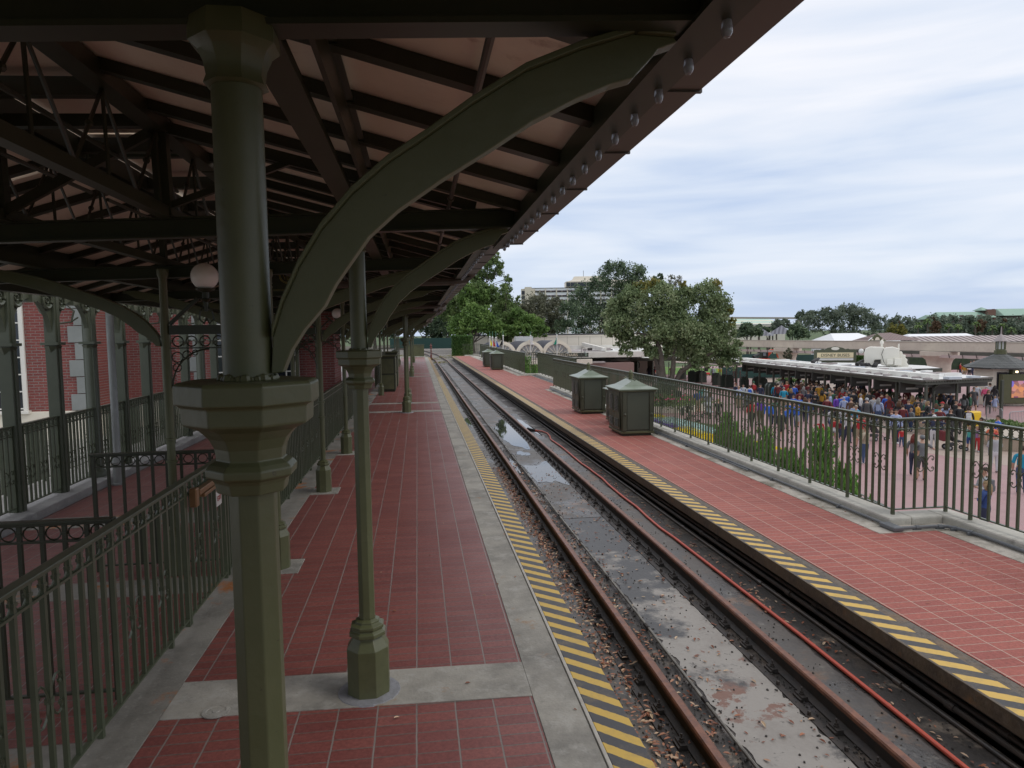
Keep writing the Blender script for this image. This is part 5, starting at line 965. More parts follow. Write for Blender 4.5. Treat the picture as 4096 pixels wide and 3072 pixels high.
def along(P0, P1, t, off=0.):
    a, c = Vector((*P0, 0)), Vector((*P1, 0)); u = (c - a).normalized(); return a.lerp(c, t) + Vector((-u.y, u.x, 0)) * off
b = MB()
for i in range(14):
    p0 = along(B2, A_, .02 + i * .07, -1.1); p1 = along(B2, A_, .02 + (i + .94) * .07, -1.1); b.bar((p0.x, p0.y, ZR + .16), (p1.x, p1.y, ZR + .16), .6, .30)
L_(b, 'roof_kerb_box', mat('white_box', (.78, .77, .72), .5, noise=(2, .5, (.65, .64, .6))), bevel=.02)
for i in range(22):
    q = along(B2, A_, .01 + i * .045, -.45 - (i % 3) * .2); L_(MB().lathe([(.28, 0), (.26, .10), (.05, .14)], (q.x, q.y, ZR), 10), 'roof_vent', ROOFG)
for i in range(46):
    rr_ = random.Random(i); q = along(B2, A_, rr_.random(), -rr_.uniform(1.7, 5)); w = rr_.uniform(.2, .8); L_(MB().box(q.x - w, q.x + w, q.y - .25, q.y + .25, ZR, ZR + rr_.uniform(.05, .2)), 'roof_clutter', (WHITE, ROOFG, WHITE, mat('pale_blue_grey', (.5, .55, .6), .5))[i % 4])
for t in [0.005, .10, .2, .3, .40, .5, .6, .7, .8, .9, .99]:
    for off in (-.25,) + ((-5.1,) if t < .9 else ()):
        q = along(B2, A_, t, off); L_(MB().box(q.x - .07, q.x + .07, q.y - .07, q.y + .07, PZ, ZR - .1), 'pillar', FASC)
q = (33.2, 38.95); L_(MB().box(q[0] - .06, q[0] + .06, q[1], q[1] + .12, PZ, ZR - .1), 'pillar', FASC)
L_(MB().tube([(31.7, 39.1, PZ), (31.7, 39.1, ZR - .8), (31.8, 39.1, ZR - .5), (32.1, 39.1, ZR - .3)], .07, 8), 'pillar', FASC)
SGN = mat('hanging_sign_dark', (.035, .035, .03), .5); SGL = mat('sign_grey_strip', (.40, .40, .38), .5)
for i in range(10):
    q = along(B2, A_, .07 + i * .093, -.7); s_ = L_(MB().box(q.x - .85, q.x + .75, q.y, q.y + .12, ZR - .95, ZR - .25), 'hanging_sign', SGN); c = MB().box(q.x - .45, q.x + .4, q.y - .02, q.y - .001, ZR - .74, ZR - .62).build('sign_strip', SGL, s_)
L_(MB().box(32.0, 34.0, 39.6, 39.9, ZR - 1.0, ZR - .3), 'hanging_sign', SGN)
L_(MB().box(30.6, 35.5, 39.2, 39.3, ZR - .55, ZR - .302), 'lintel', SGN)
for (px, py, l) in ((3025, 1430, 'black spotlight at the far end of the shelter roof'), (3262, 1452, 'black spotlight in the middle of the shelter roof'), (3440, 1462, 'black spotlight nearest the white canopy structure')):
    q = onz(px, py + 6, ZR); r2 = empty('spotlight', (q.x, q.y, ZR), l, 'spotlight', 'spotlights on the shelter roof', .4); b = MB(); b.tube([(-.45, 0, .22), (-.3, 0, .3), (.45, 0, .52)], [.17, .15, .12], 10); b.build('lamp_body', BLACK, r2); b = MB(); b.tube([(-.1, 0, .3), (-.15, 0, 0)], .03, 5); b.tube([(.25, 0, .4), (.3, 0, 0)], .03, 5); b.build('lamp_stand', BLACK, r2)
# second shelter roof behind and the white bulky structure on it
rt = empty('rear_shelter', (*onz(3600, 1470, -1.1).xy, PZ), 'second white-roofed shelter just behind the entrance shelter', 'shelter'); o0 = rt.location.copy()
E2 = poly([(3330, 1462), (3590, 1478), (3767, 1473), (3700, 1462), (3480, 1452), (3330, 1450)], -1.05); L_(MB().prism(E2, -1.12, -1.05), 'roof', WHITE, fix=True); fascia(E2[:3], -1.3, -1.03, .12, FASC)
for x in (3600, 3740): q = onz(x, 1470, -1.1); L_(MB().box(q.x - .1, q.x + .1, q.y, q.y + .2, PZ, -1.12), 'pillar', FASC)
D = 57; k = D / F; q = at(3540, 1457, D); rt = empty('white_marquee_back', (q.x, q.y, -1.05), 'bulky white structure seen from behind with curved top, cables and a lacy right edge', 'structure', None, -YAW - .45); CW = mat('cream_white_paint', (.78, .76, .68), .45, noise=(1.5, .35, (.68, .66, .58)))
b = MB(); b.prism([(-75 * k, 0), (-75 * k, 55 * k), (-70 * k, 72 * k), (-55 * k, 80 * k), (-5 * k, 78 * k), (-5 * k, 30 * k), (-40 * k, 26 * k), (-40 * k, 0)], -.5, .5, 'y'); b.build('left_panel', CW, rt, bevel=.06)
b = MB(); b.prism([(-15 * k, 8 * k), (-15 * k, 62 * k), (0, 76 * k), (25 * k, 79 * k), (48 * k, 72 * k), (50 * k, 4 * k), (20 * k, 0)], -.55, .45, 'y'); b.build('right_panel', CW, rt, bevel=.06)
b = MB(); b.box(5 * k, 28 * k, -.9, -.55, 10 * k, 30 * k); b.box(30 * k, 55 * k, -1.0, -.55, 8 * k, 34 * k); b.build('service_box', CW, rt, bevel=.03)
b = MB(); b.prism([(50 * k, 0), (50 * k, 62 * k), (58 * k, 60 * k), (62 * k, 48 * k), (72 * k, 46 * k), (70 * k, 36 * k), (78 * k, 28 * k), (76 * k, 16 * k), (84 * k, 4 * k), (78 * k, -3 * k)], -.1, .1, 'y'); b.build('scroll_edge', CW, rt, bevel=.04)
b = MB(); b.box(-17 * k, -9 * k, -.2, .2, 60 * k, 92 * k); b.box(44 * k, 49 * k, -.2, .2, 60 * k, 90 * k); b.lathe([(.16, 0), (.12, .2), (.02, .3)], (-13 * k, 0, 92 * k), 8); b.build('post', CW, rt); b = MB(); b.sphere((-86 * k, 0, 62 * k), .2, 8); b.build('dish', WHITE, rt)
b = MB()
for j in range(6): b.tube([(-35 * k + j * .07, -.6, 28 * k), (-38 * k + j * .09, -.7, 14 * k), (-45 * k - j * .1, -.8, 1 * k)], .025, 4)
b.tube([(-8 * k, -.6, 70 * k), (-14 * k, -.7, 50 * k), (-6 * k, -.7, 20 * k), (6 * k, -.9, 0)], .02, 4); b.build('cable', BLACK, rt)
b = MB(); rr_ = random.Random(4)
for j in range(26): x = rr_.uniform(-85, -30) * k; b.sphere((x, rr_.uniform(-1.6, -.9), rr_.uniform(0, .25)), rr_.uniform(.08, .2), 5)
b.build('cable_heap', BLACK, rt)
# signboard
q = at(3340, 1443, 66); k = 66 / F; rt = empty('bus_sign', (q.x, q.y, PZ), 'large cream signboard with dark lettering in an olive frame, standing behind the shelter roof', 'sign', None, -YAW - .25); zb = 2.1 - (1443 - 1317) * k - PZ; FR = mat('sign_frame_olive', (.075, .085, .05), .5)
MB().box(-78 * k, 78 * k, 0, .18, zb - .4, zb + 42 * k).build('frame', FR, rt, bevel=.03); MB().box(-67 * k, 67 * k, -.03, -.001, zb + 10 * k, zb + 31 * k).build('face', mat('sign_cream', (.72, .62, .40), .5), rt); MB().box(-67 * k, 67 * k, -.03, -.001, zb - .05 * k, zb + 8 * k).build('lower_face', mat('sign_white', (.7, .7, .68), .5), rt)
b = MB(); b.prism([(-78 * k, 40 * k), (-70 * k, 43 * k), (-55 * k, 42 * k), (-48 * k, 47 * k), (-38 * k, 44 * k), (-28 * k, 50 * k), (0, 56 * k), (28 * k, 50 * k), (38 * k, 44 * k), (48 * k, 47 * k), (55 * k, 42 * k), (70 * k, 43 * k), (78 * k, 40 * k)], 0, .16, 'y')
o = b.build('crest', FR, rt, fix=True, bevel=.02); o.location.z = zb; b = MB(); b.prism([(15 * k * math.cos(a), 47 * k + 6.5 * k * math.sin(a)) for a in [j * math.pi / 10 for j in range(20)]], -.05, -.001, 'y'); o = b.build('oval', mat('oval_cream', (.7, .68, .6), .5), rt, fix=True); o.location.z = zb
text('DISNEY BUSES', .40, mat('dark_letters', (.03, .035, .02), .5), rt, Matrix.Translation((0, -.035, zb + 20 * k)) @ Matrix.Rotation(math.pi / 2, 4, 'X'), .005); MB().box(-77 * k, -70 * k, .02, .16, 0, zb).build('leg', FR, rt); MB().box(70 * k, 77 * k, .02, .16, 0, zb).build('leg', FR, rt)
# elevated beamway
BEAM = layered('beam_concrete', (.60, .53, .44), [(.35, .42, .65, (.52, .45, .38)), (2, .55, .75, (.45, .38, .32))], .7, .1, 10)
P0 = at(2700, 1358, 112); P1 = at(4250, 1368, 56); P0.z = P1.z = 0
rt = empty('monorail_beam', (P0.x, P0.y, PZ), 'long raised cream concrete beamway crossing the view, carried on splayed piers', 'beamway'); q0 = P0 - P0; q1 = P1 - P0; up = -PZ
MB().bar((0, 0, up + .25), (q1.x, q1.y, up + .25), .9, .85).build('beam', BEAM, rt, bevel=.03); MB().bar((0, 0, up + .715), (q1.x, q1.y, up + .715), 1.0, .06).build('beam_cap', mat('beam_cap', (.42, .37, .31), .7), rt); MB().bar((0, 0, up - .2), (q1.x, q1.y, up - .2), .96, .03).build('beam_line', mat('beam_joint', (.2, .18, .16), .7), rt)
u = q1.normalized(); nr = Vector((u.y, -u.x, 0)); cw = MB(); cw.bar(nr * 1.1 + Vector((0, 0, up - .62)), q1 + nr * 1.1 + Vector((0, 0, up - .62)), .12, .28); cw.build('walkway', mat('pinkish_walkway', (.50, .39, .36), .6, noise=(.6, .5, (.42, .36, .36))), rt)
b = MB()
for i in range(70): q = u * (i * 1.35) + nr * 1.18 + Vector((0, 0, up - .75)); b.bar(q, q + Vector((0, 0, .42)) + nr * .15, .04, .04)
b.build('walkway_bracket', STEEL, rt)
for px, Dp in ((3150, 96), (3757, 70)):
    d_ = ray(px, 1430); t = -(P0.x * d_.y - P0.y * d_.x) / (u.x * d_.y - u.y * d_.x); c = u * t
    b = MB(); b.lathe([(1.0, 0), (1.0, 2.4), (1.15, 2.9), (1.65, 3.3), (1.65, 3.70)], (c.x, c.y, 0), 16); b.build('pier', BEAM, rt, smooth=True)
# kiosk
D = 54; k = D / F; q = at(4000, 1460, D); rt = empty('kiosk', (q.x, q.y, PZ), 'octagonal cream kiosk with slate roof and glazed cupola at the right edge', 'kiosk', None, .2); ze = 2.1 - (1466 - 1306) * k - PZ; za = 2.1 - (1414 - 1306) * k - PZ
SL = tiles('slate_shingles', (.12, .125, .12), (.08, .085, .082), (.03, .03, .03), .22, .16, .012, (0, 0, 0), (.15, .155, .15), .6, offset=.5, rot=(math.pi / 2, 0, 0))
MB().lathe([(2.5, ze - .1), (2.52, ze), (.30, za)], (0, 0, 0), 8, .39).build('roof', SL, rt); MB().lathe([(1.75, 0), (1.75, ze - .12)], (0, 0, 0), 8, .39).build('wall', CREAM, rt)
MB().lathe([(.42, za - .05), (.42, za + .25), (.34, za + .26), (.34, za + .34)], (0, 0, 0), 8).build('cupola_base', GREEN, rt); MB().lathe([(.28, za + .34), (.28, za + .95)], (0, 0, 0), 8).build('cupola_glass', mat('milky_glass', (.5, .52, .5), .3), rt)
b = MB()
for j in range(8): a = j * math.pi / 4; b.box(.31 * math.cos(a) - .03, .31 * math.cos(a) + .03, .31 * math.sin(a) - .03, .31 * math.sin(a) + .03, za + .34, za + .95)
b.build('cupola_post', GREEN, rt); MB().lathe([(.5, za + .95), (.48, za + 1.0), (.12, za + 1.42), (.05, za + 1.5), (.02, za + 2.1)], (0, 0, 0), 8).build('cupola_roof', ROOFG, rt)
for a in (-1.57, -1.57 + .785, -1.57 - .785, -1.57 + 1.57):
    w = empty('w', (0, 0, 0), None, None); bpy.data.objects.remove(w); c, s_ = math.cos(a), math.sin(a); M = Matrix.Rotation(a, 4, 'Z')
    o = MB().box(1.60, 1.64, -.45, .45, 1.0, ze - .35).build('window', GLASS, rt); o.rotation_euler.z = a; o2 = MB().box(1.641, 1.66, -.3, .3, 1.15, 1.35).build('sign_strip', WHITE, o)
# video screen with a generic colourful picture, barricades
D = 52; k = D / F; q = at(4075, 1560, D); rt = empty('video_screen', (q.x, q.y, PZ), 'outdoor video screen in an olive housing showing a colourful crowd picture', 'screen', None, -YAW - .1); zz = lambda y: 2.1 - (y - 1305) * k - PZ
MB().box(-62 * k, 75 * k, 0, .5, zz(1615), zz(1497)).build('housing', GREEN, rt, bevel=.03); MB().box(-25 * k, 0, -.02, .48, zz(1496.9), zz(1472)).build('lamp_box', GREEN, rt, bevel=.02)
em = bpy.data.materials.new('lit_lamp'); em.use_nodes = True; e_ = em.node_tree.nodes['Principled BSDF']; e_.inputs['Emission Color'].default_value = (1, .8, .5, 1); e_.inputs['Emission Strength'].default_value = 3; MB().box(-15 * k, -6 * k, -.05, -.021, zz(1490), zz(1483)).build('lamp', em, rt)
sm = bpy.data.materials.new('screen_picture'); sm.use_nodes = True; t = sm.node_tree; e_ = t.nodes['Principled BSDF']; vo = t.nodes.new('ShaderNodeTexVoronoi'); vo.inputs['Scale'].default_value = 3.2; tcn = t.nodes.new('ShaderNodeTexCoord'); t.links.new(tcn.outputs['Object'], vo.inputs['Vector']); hs = t.nodes.new('ShaderNodeValToRGB'); rp = hs.color_ramp; rp.elements[0].color = (.5, .02, .15, 1); rp.elements[1].color = (.8, .3, .5, 1); x = rp.elements.new(.35); x.color = (.12, .06, .10, 1); x = rp.elements.new(.6); x.color = (.6, .25, .10, 1); x = rp.elements.new(.8); x.color = (.12, .12, .5, 1)
t.links.new(vo.outputs['Color'], hs.inputs[0]); t.links.new(hs.outputs[0], e_.inputs['Base Color']); t.links.new(hs.outputs[0], e_.inputs['Emission Color']); e_.inputs['Emission Strength'].default_value = .5
sc_ = MB().box(-27 * k, 75 * k, -.04, -.001, zz(1590), zz(1523)).build('picture', sm, rt)
def barricade(px, py, rz, label):
    p = onz(px, py, PZ); rt = empty('crowd_barrier', (p.x, p.y, PZ), label, 'barrier', 'steel crowd barriers', rz); b = MB(); MT = mat('galvanised', (.32, .33, .34), .35, .6); b.tube([(-1.1, 0, .15), (-1.1, 0, 1.0), (-1.0, 0, 1.1), (1.0, 0, 1.1), (1.1, 0, 1.0), (1.1, 0, .15)], .025, 6); b.tube([(-1.1, 0, .2), (1.1, 0, .2)], .02, 6); b.build('frame', MT, rt); b = MB()
    for i in range(17): b.bar((-1 + i * .125, 0, .2), (-1 + i * .125, 0, 1.1), .014, .014)
    b.build('bar_panel', MT, rt)
    for s_ in (-1, 1): b = MB(); b.bar((s_ * .9, -.3, .02), (s_ * .9, .3, .02), .05, .03); b.bar((s_ * .9, 0, .03), (s_ * .9, 0, .2), .04, .04); b.build('foot', MT, rt)
barricade(4000, 1608, -.2, 'crowd barrier left of the video screen'); barricade(4060, 1622, -.15, 'crowd barrier in front of the video screen'); barricade(3975, 1700, 1.2, 'crowd barrier behind the two girls by the planter'); barricade(4090, 1720, .2, 'crowd barrier at the right edge by the planter')
# far buildings
GR = mat('pale_green_roof', (.25, .38, .30), .6, noise=(.05, .4, (.30, .42, .34)))
D = 430; k = D / F; q = at(3900, 1290, D); rt = empty('lodge', (q.x, q.y, PZ), 'large far hotel with pale green hipped roofs above the treeline', 'building', None, -YAW); z = lambda y: 2.1 - (y - 1308) * k - PZ; WB = mat('dark_timber', (.09, .07, .06), .8)
def hip(x0, x1, yt, yb, d, ins): 
    b = MB(); a, c = (x0 - 3900) * k, (x1 - 3900) * k; i_ = ins * k; b.add([(a, -d, z(yb)), (c, -d, z(yb)), (c, d, z(yb)), (a, d, z(yb)), (a + i_, 0, z(yt)), (c - i_, 0, z(yt))], [(0, 1, 5, 4), (1, 2, 5), (2, 3, 4, 5), (3, 0, 4), (0, 3, 2, 1)]); b.build('roof', GR, rt, fix=True); MB().box(a + 2, c - 2, -d + 1.5, d - 1, 0, z(yb) - .01).build('wall', WB, rt)
hip(3690, 3780, 1258, 1276, 8, 12); hip(3730, 3950, 1248, 1272, 9, 12); hip(3970, 4110, 1238, 1266, 10, 14); hip(3906, 3940, 1231, 1244, 5, 15); MB().box((3923 - 3900) * k, (3955 - 3900) * k, -6, 6, 0, z(1240)).build('tower', mat('brown_tower', (.17, .09, .07), .8), rt); MB().box((3969 - 3900) * k, (3973 - 3900) * k, -1, 1, z(1265), z(1238)).build('chimney', WB, rt)
for x in (3745, 3775, 3815, 3850, 3885, 4010, 4050): b = MB(); c = (x - 3900) * k; b.prism([(c - 1.6, z(1268)), (c, z(1261)), (c + 1.6, z(1268))], -8.9, -5, 'y'); b.build('dormer', WB, rt, fix=True)
D = 330; k = D / F; q = at(3020, 1310, D); rt = empty('convention_hall', (q.x, q.y, PZ), 'far low hall with a striped pale green curved roof left of the pavilions', 'building', None, -YAW); z = lambda y: 2.1 - (y - 1319) * k - PZ; ST = stripes('striped_green_roof', (.62, .62, .48), (.40, .58, .50), 1.25, 'Z', .6, (.5, .6, .5))
b = MB(); xs = [(-115, 1269), (-50, 1269), (0, 1269), (45, 1272), (75, 1278), (98, 1287)]
v = [(x * k, -6, z(1296)) for x, y in xs] + [(x * k, 4, z(y)) for x, y in xs]; n = len(xs); b.add(v, [(j, j + 1, n + j + 1, n + j) for j in range(n - 1)]); b.build('roof', ST, rt); MB().box(-115 * k, 103 * k, -5.5, 12, 0, z(1297)).build('wall', mat('pale_wall', (.66, .62, .54), .7), rt); MB().box(30 * k, 48 * k, -5.6, -5.5, z(1314), z(1307)).build('window', GLASS, rt)
ov = MB(); a0 = at(2870, 1271, 300); a1 = at(3270, 1273, 300); ov.bar(a0, a1, 4, .7); o = ov.build('road_bridge', mat('bridge_concrete', (.34, .31, .28), .8)); tag(o, 'thin grey elevated road line above the far hall', 'bridge'); q = at(3195, 1280, 300); MB().box(q.x - 1, q.x + 1, q.y - 1, q.y + 1, q.z - 6, q.z).build('pier', MATS['bridge_concrete'], o)
MR = stripes('standing_seam_roof', (.20, .20, .23), (.10, .10, .12), .9, 'X', .5, (.15, .15, .17))
for (cx, yt, yb, hw, D, l) in ((3040, 1308, 1343, 62, 150, 'grey metal pavilion roof, the left and nearer one'), (3125, 1301, 1336, 55, 170, 'taller grey pavilion roof on the right')):
    k = D / F; q = at(cx, yb, D); rt = empty('pavilion', (q.x, q.y, PZ), l, 'pavilion', 'grey roofed pavilions beyond the beamway', -YAW - .5); h = q.z - PZ; H = (yb - yt) * k; w = hw * k * .8
    MB().add([(-w, -w, h), (w, -w, h), (w, w, h), (-w, w, h), (0, 0, h + H)], [(0, 1, 4), (1, 2, 4), (2, 3, 4), (3, 0, 4), (0, 3, 2, 1)]).build('roof', MR, rt)
    for sx in (-1, 1):
        for sy in (-1, 1): MB().box(sx * w * .85 - .12, sx * w * .85 + .12, sy * w * .85 - .12, sy * w * .85 + .12, 0, h).build('pillar', STEEL, rt)
TENT = mat('white_tent', (.82, .83, .85), .6)
for (x0, x1, yt, yb, D, l, ins) in ((3338, 3520, 1333, 1362, 128, 'white marquee tent left of the brown roof', 34), (3660, 3965, 1335, 1362, 128, 'long white marquee tent right of the brown roof', 30)):
    k = D / F; q = at((x0 + x1) / 2, yb, D); rt = empty('tent', (q.x, q.y, PZ), l, 'tent', 'white marquee tents', -YAW); h = q.z - PZ; w = (x1 - x0) / 2 * k; H = (yb - yt) * k; i_ = ins * k
    MB().add([(-w, 0, h), (w, 0, h), (w, 10, h), (-w, 10, h), (-w + i_, 5, h + H), (w - i_, 5, h + H)], [(0, 1, 5, 4), (1, 2, 5), (2, 3, 4, 5), (3, 0, 4)]).build('tent_roof', TENT, rt, fix=True); MB().box(-w, w, .05, 9.9, 0, h).build('tent_wall', TENT, rt)
BR2 = stripes('brown_tile_roof', (.13, .085, .075), (.24, .17, .155), .5, 'X', .6, (.2, .14, .13)); BR3 = stripes('brown_tile_roof_long', (.10, .07, .065), (.42, .36, .34), .95, 'X', .6, (.2, .14, .13))
k = 108 / F; q = at(3580, 1362, 108); rt = empty('station_roof', (q.x, q.y, PZ), 'brown ribbed station roof with a gable and a long low wing behind the beamway', 'building', None, -YAW); h = q.z - PZ
MB().add([(-36 * k, 0, h), (112 * k, 0, h), (52 * k, 5, h + 31 * k), (-73 * k, 0, h + 30 * k), (-110 * k, 0, h), (-110 * k, 5, h)], [(0, 1, 2, 3), (3, 4, 5)]).build('roof', BR2, rt, fix=False)
MB().add([(-108 * k, -.1, h), (-38 * k, -.1, h), (-73 * k, -.1, h + 27 * k)], [(0, 1, 2)]).build('gable', GREEN, rt); MB().add([(38 * k, -.05, h - .4), (600 * k, -.05, h - .4), (600 * k, 4, h + 14 * k), (50 * k, 4, h + 14 * k)], [(0, 1, 2, 3)]).build('long_roof', BR3, rt); MB().box(-100 * k, 598 * k, .3, 8, 0, h - .45).build('wall', mat('station_wall', (.05, .055, .042), .8, noise=(.5, .8, (.10, .10, .085))), rt)
for x, w in ((-73, 9), (-93, 4), (-52, 4)): b = MB(); b.prism([(x * k + w * k * math.cos(a), h + .1 + 12 * k * math.sin(a) * (1 if w > 5 else .5)) for a in [j * math.pi / 8 for j in range(9)]], -.2, -.11, 'y'); b.build('gable_window', CREAM, rt, fix=True)
# the tall white hotel far behind
D = 420; k = D / F; q = at(2230, 1240, D); rt = empty('hotel', (q.x, q.y, PZ), 'tall cream and white hotel block with banded balconies behind the dark oaks', 'building', None, -YAW + .0); z = lambda y: 2.1 - (y - 1330) * k - PZ; X = lambda x: (x - 2230) * k; HC_ = mat('hotel_cream', (.66, .60, .50), .7); HW = mat('hotel_white', (.78, .79, .82), .6)
MB().box(X(2100), X(2127), -3, 12, 0, z(1148)).build('stair_tower', HC_, rt); MB().box(X(2086), X(2103), 0, 12, 0, z(1154)).build('end_wall', HC_, rt)
for i in range(5): MB().box(X(2088), X(2102), -.3, -.01, z(1177 + i * 19), z(1162 + i * 19)).build('window', GLASS, rt)
MB().box(X(2127.2), X(2560), 0, 12, 0, z(1153)).build('main_block', HW, rt); MB().box(X(2127), X(2138), -1.5, 0, 0, z(1156)).build('pier', HC_, rt)
for i in range(6):
    for j in range(9):
        x = 2141 + j * 44; f_ = MB().box(X(x), X(x + 38.5), -.35, -.02, z(1169 + i * 18.5), z(1162 + i * 18.5)).build('balcony_shade_slab', mat('balcony_shadow', (.06, .045, .05), .8), rt); MB().box(X(x + 18.5), X(x + 20), -.45, -.36, z(1169 + i * 18.5), z(1162 + i * 18.5)).build('divider', HC_, f_)  # raised dark slabs paint the shade inside the balconies
for j in range(10): MB().box(X(2180 + (j - 1) * 44), X(2184.5 + (j - 1) * 44), -.8, -.001, 0, z(1155)).build('pier', HC_, rt)
MB().box(X(2126), X(2340), -.2, 0, z(1153) + .01, z(1151)).build('roof_rail', STEEL, rt)
MB().box(X(2264), X(2560), -1, 11, z(1149), z(1129)).build('penthouse', HC_, rt); b = MB()
for x0, x1 in ((2266, 2281), (2283, 2307), (2311, 2345), (2349, 2380)): b.box(X(x0), X(x1), -1.3, -1.01, z(1147.5), z(1132.5))
b.build('penthouse_window', GLASS, rt); b = MB(); b.add([(X(2290), 0, z(1123)), (X(2420), 0, z(1123)), (X(2420), 10, z(1123)), (X(2290), 10, z(1123)), (X(2300), 1.5, z(1107)), (X(2420), 1.5, z(1107)), (X(2420), 9, z(1107)), (X(2300), 9, z(1107))], [(0, 1, 5, 4), (1, 2, 6, 5), (2, 3, 7, 6), (3, 0, 4, 7), (4, 5, 6, 7)]); b.build('plant_room', HC_, rt, fix=True)
MB().add([(X(2263), -1.4, z(1129)), (X(2562), -1.4, z(1129)), (X(2562), 11, z(1129)), (X(2263), 11, z(1129)), (X(2288), -.5, z(1122.5)), (X(2562), -.5, z(1122.5)), (X(2562), 11, z(1122.5)), (X(2288), 11, z(1122.5))], [(0, 1, 5, 4), (1, 2, 6, 5), (2, 3, 7, 6), (3, 0, 4, 7), (4, 5, 6, 7)]).build('penthouse_roof', HC_, rt, fix=True); MB().tube([(X(2338), 5, z(1107)), (X(2338), 5, z(1082))], .12, 4).build('antenna', STEEL, rt)
# construction hoarding, excavator, lawn
wallbox(2890, 3310, 1466, 1511, 86, DGREEN, 'hoarding', 'long dark green hoarding seen under the shelter roof', 'fence'); wallbox(2830, 3110, 1417, 1436, 112, DGREEN, 'hoarding', 'dark green hoarding below the excavator', 'fence'); wallbox(3165, 3270, 1419, 1452, 90, DGREEN, 'hoarding', 'dark green hoarding left of the big signboard', 'fence'); wallbox(3640, 3880, 1430, 1480, 84, mat('hedge_wall_dark', (.02, .035, .02), .9, noise=(3, .8, (.04, .07, .03))), 'hedge_wall', 'dark clipped hedge wall under the beamway at right', 'hedge')
wallbox(3980, 4110, 1482, 1580, 60, DGREEN, 'hoarding', 'dark green hoarding beside the kiosk', 'fence')
b = MB(); pl = poly([(2560, 1497), (2960, 1502), (2990, 1478), (2560, 1466)], PZ); b.prism(pl, PZ + .001, PZ + .03); struct(b.build('lawn', layered('lawn_grass', (.10, .20, .03), [(1, .4, .6, (.13, .25, .05))], .9), fix=True))
b = MB(); pl = poly([(2900, 1440), (3700, 1448), (3700, 1400), (2900, 1398)], PZ); struct(b.prism(pl, PZ - .05, PZ - .02).build('lawn', MATS.get('x') or layered('scrub_grass', (.13, .13, .06), [(.4, .4, .6, (.09, .12, .05)), (2, .5, .7, (.2, .17, .1))], .9), fix=True))
OR = mat('digger_orange', (.62, .06, .02), .4); D = 92; k = D / F; q = at(3075, 1440, D); rt = empty('excavator', (q.x, q.y, PZ), 'orange-red excavator with a dark cab, its boom bent over the shelter roof', 'excavator', None, -YAW); z = lambda y: 2.1 - (y - 1320) * k - PZ; X = lambda x: (x - 3075) * k
b = MB(); b.prism([(X(3058), z(1432)), (X(3066), z(1432)), (X(3088), z(1408)), (X(3109), z(1407)), (X(3110), z(1399)), (X(3082), z(1398)), (X(3072), z(1405))], -.25, .25, 'y'); b.build('boom', OR, rt, fix=True, bevel=.03); b = MB(); b.prism([(X(3105), z(1407)), (X(3110), z(1405)), (X(3118), z(1422)), (X(3117), z(1436)), (X(3109), z(1430))], -.2, .2, 'y'); b.build('dipper_arm', OR, rt, fix=True)
MB().box(X(3042), X(3066), -.7, .7, z(1434), z(1409)).build('cab', BLACK, rt, bevel=.08); MB().box(X(3044), X(3056), -.73, -.71, z(1424), z(1411)).build('cab_window', mat('cab_glass', (.2, .24, .28), .2), rt); MB().box(X(3030), X(3070), -1, 1, z(1450), z(1434.2)).build('engine_deck', OR, rt, bevel=.06); MB().box(X(3030), X(3075), -1.2, 1.2, 0, 1.0).build('tracks', BLACK, rt, bevel=.3)
tree('small open magnolia in front of the left beam pier', 84, [(3150, 1405, 11), (3140, 1420, 12), (3158, 1425, 12), (3146, 1438, 14), (3165, 1410, 6)], (3150, 1480), 800, .12, 'brown', seed=91, shell=.3, name='magnolia_tree')
hedge('green hedge strip right of the signboard', poly([(3425, 1450)], -3)[0], poly([(3475, 1452)], -3)[0], 1.2, 1.5, 2500, .12, 'hedge', z=-3.2)
p_ = onz(3160, 1532, PZ); o = MB().lathe([(1.6, 0), (1.6, .15), (1.4, .2)], (0, 0, 0), 20).build('round_planter', CONC2, loc=(p_.x, p_.y, PZ)); tag(o, 'round low planter with clipped green ground plants under the shelter', 'planter'); V, m = leafcloud([(p_.x, p_.y, PZ + .2, 1.5, .25)], 1500, .08, 3); leafobj('plants', V, m, LEAF['hedge'], o, o.location)
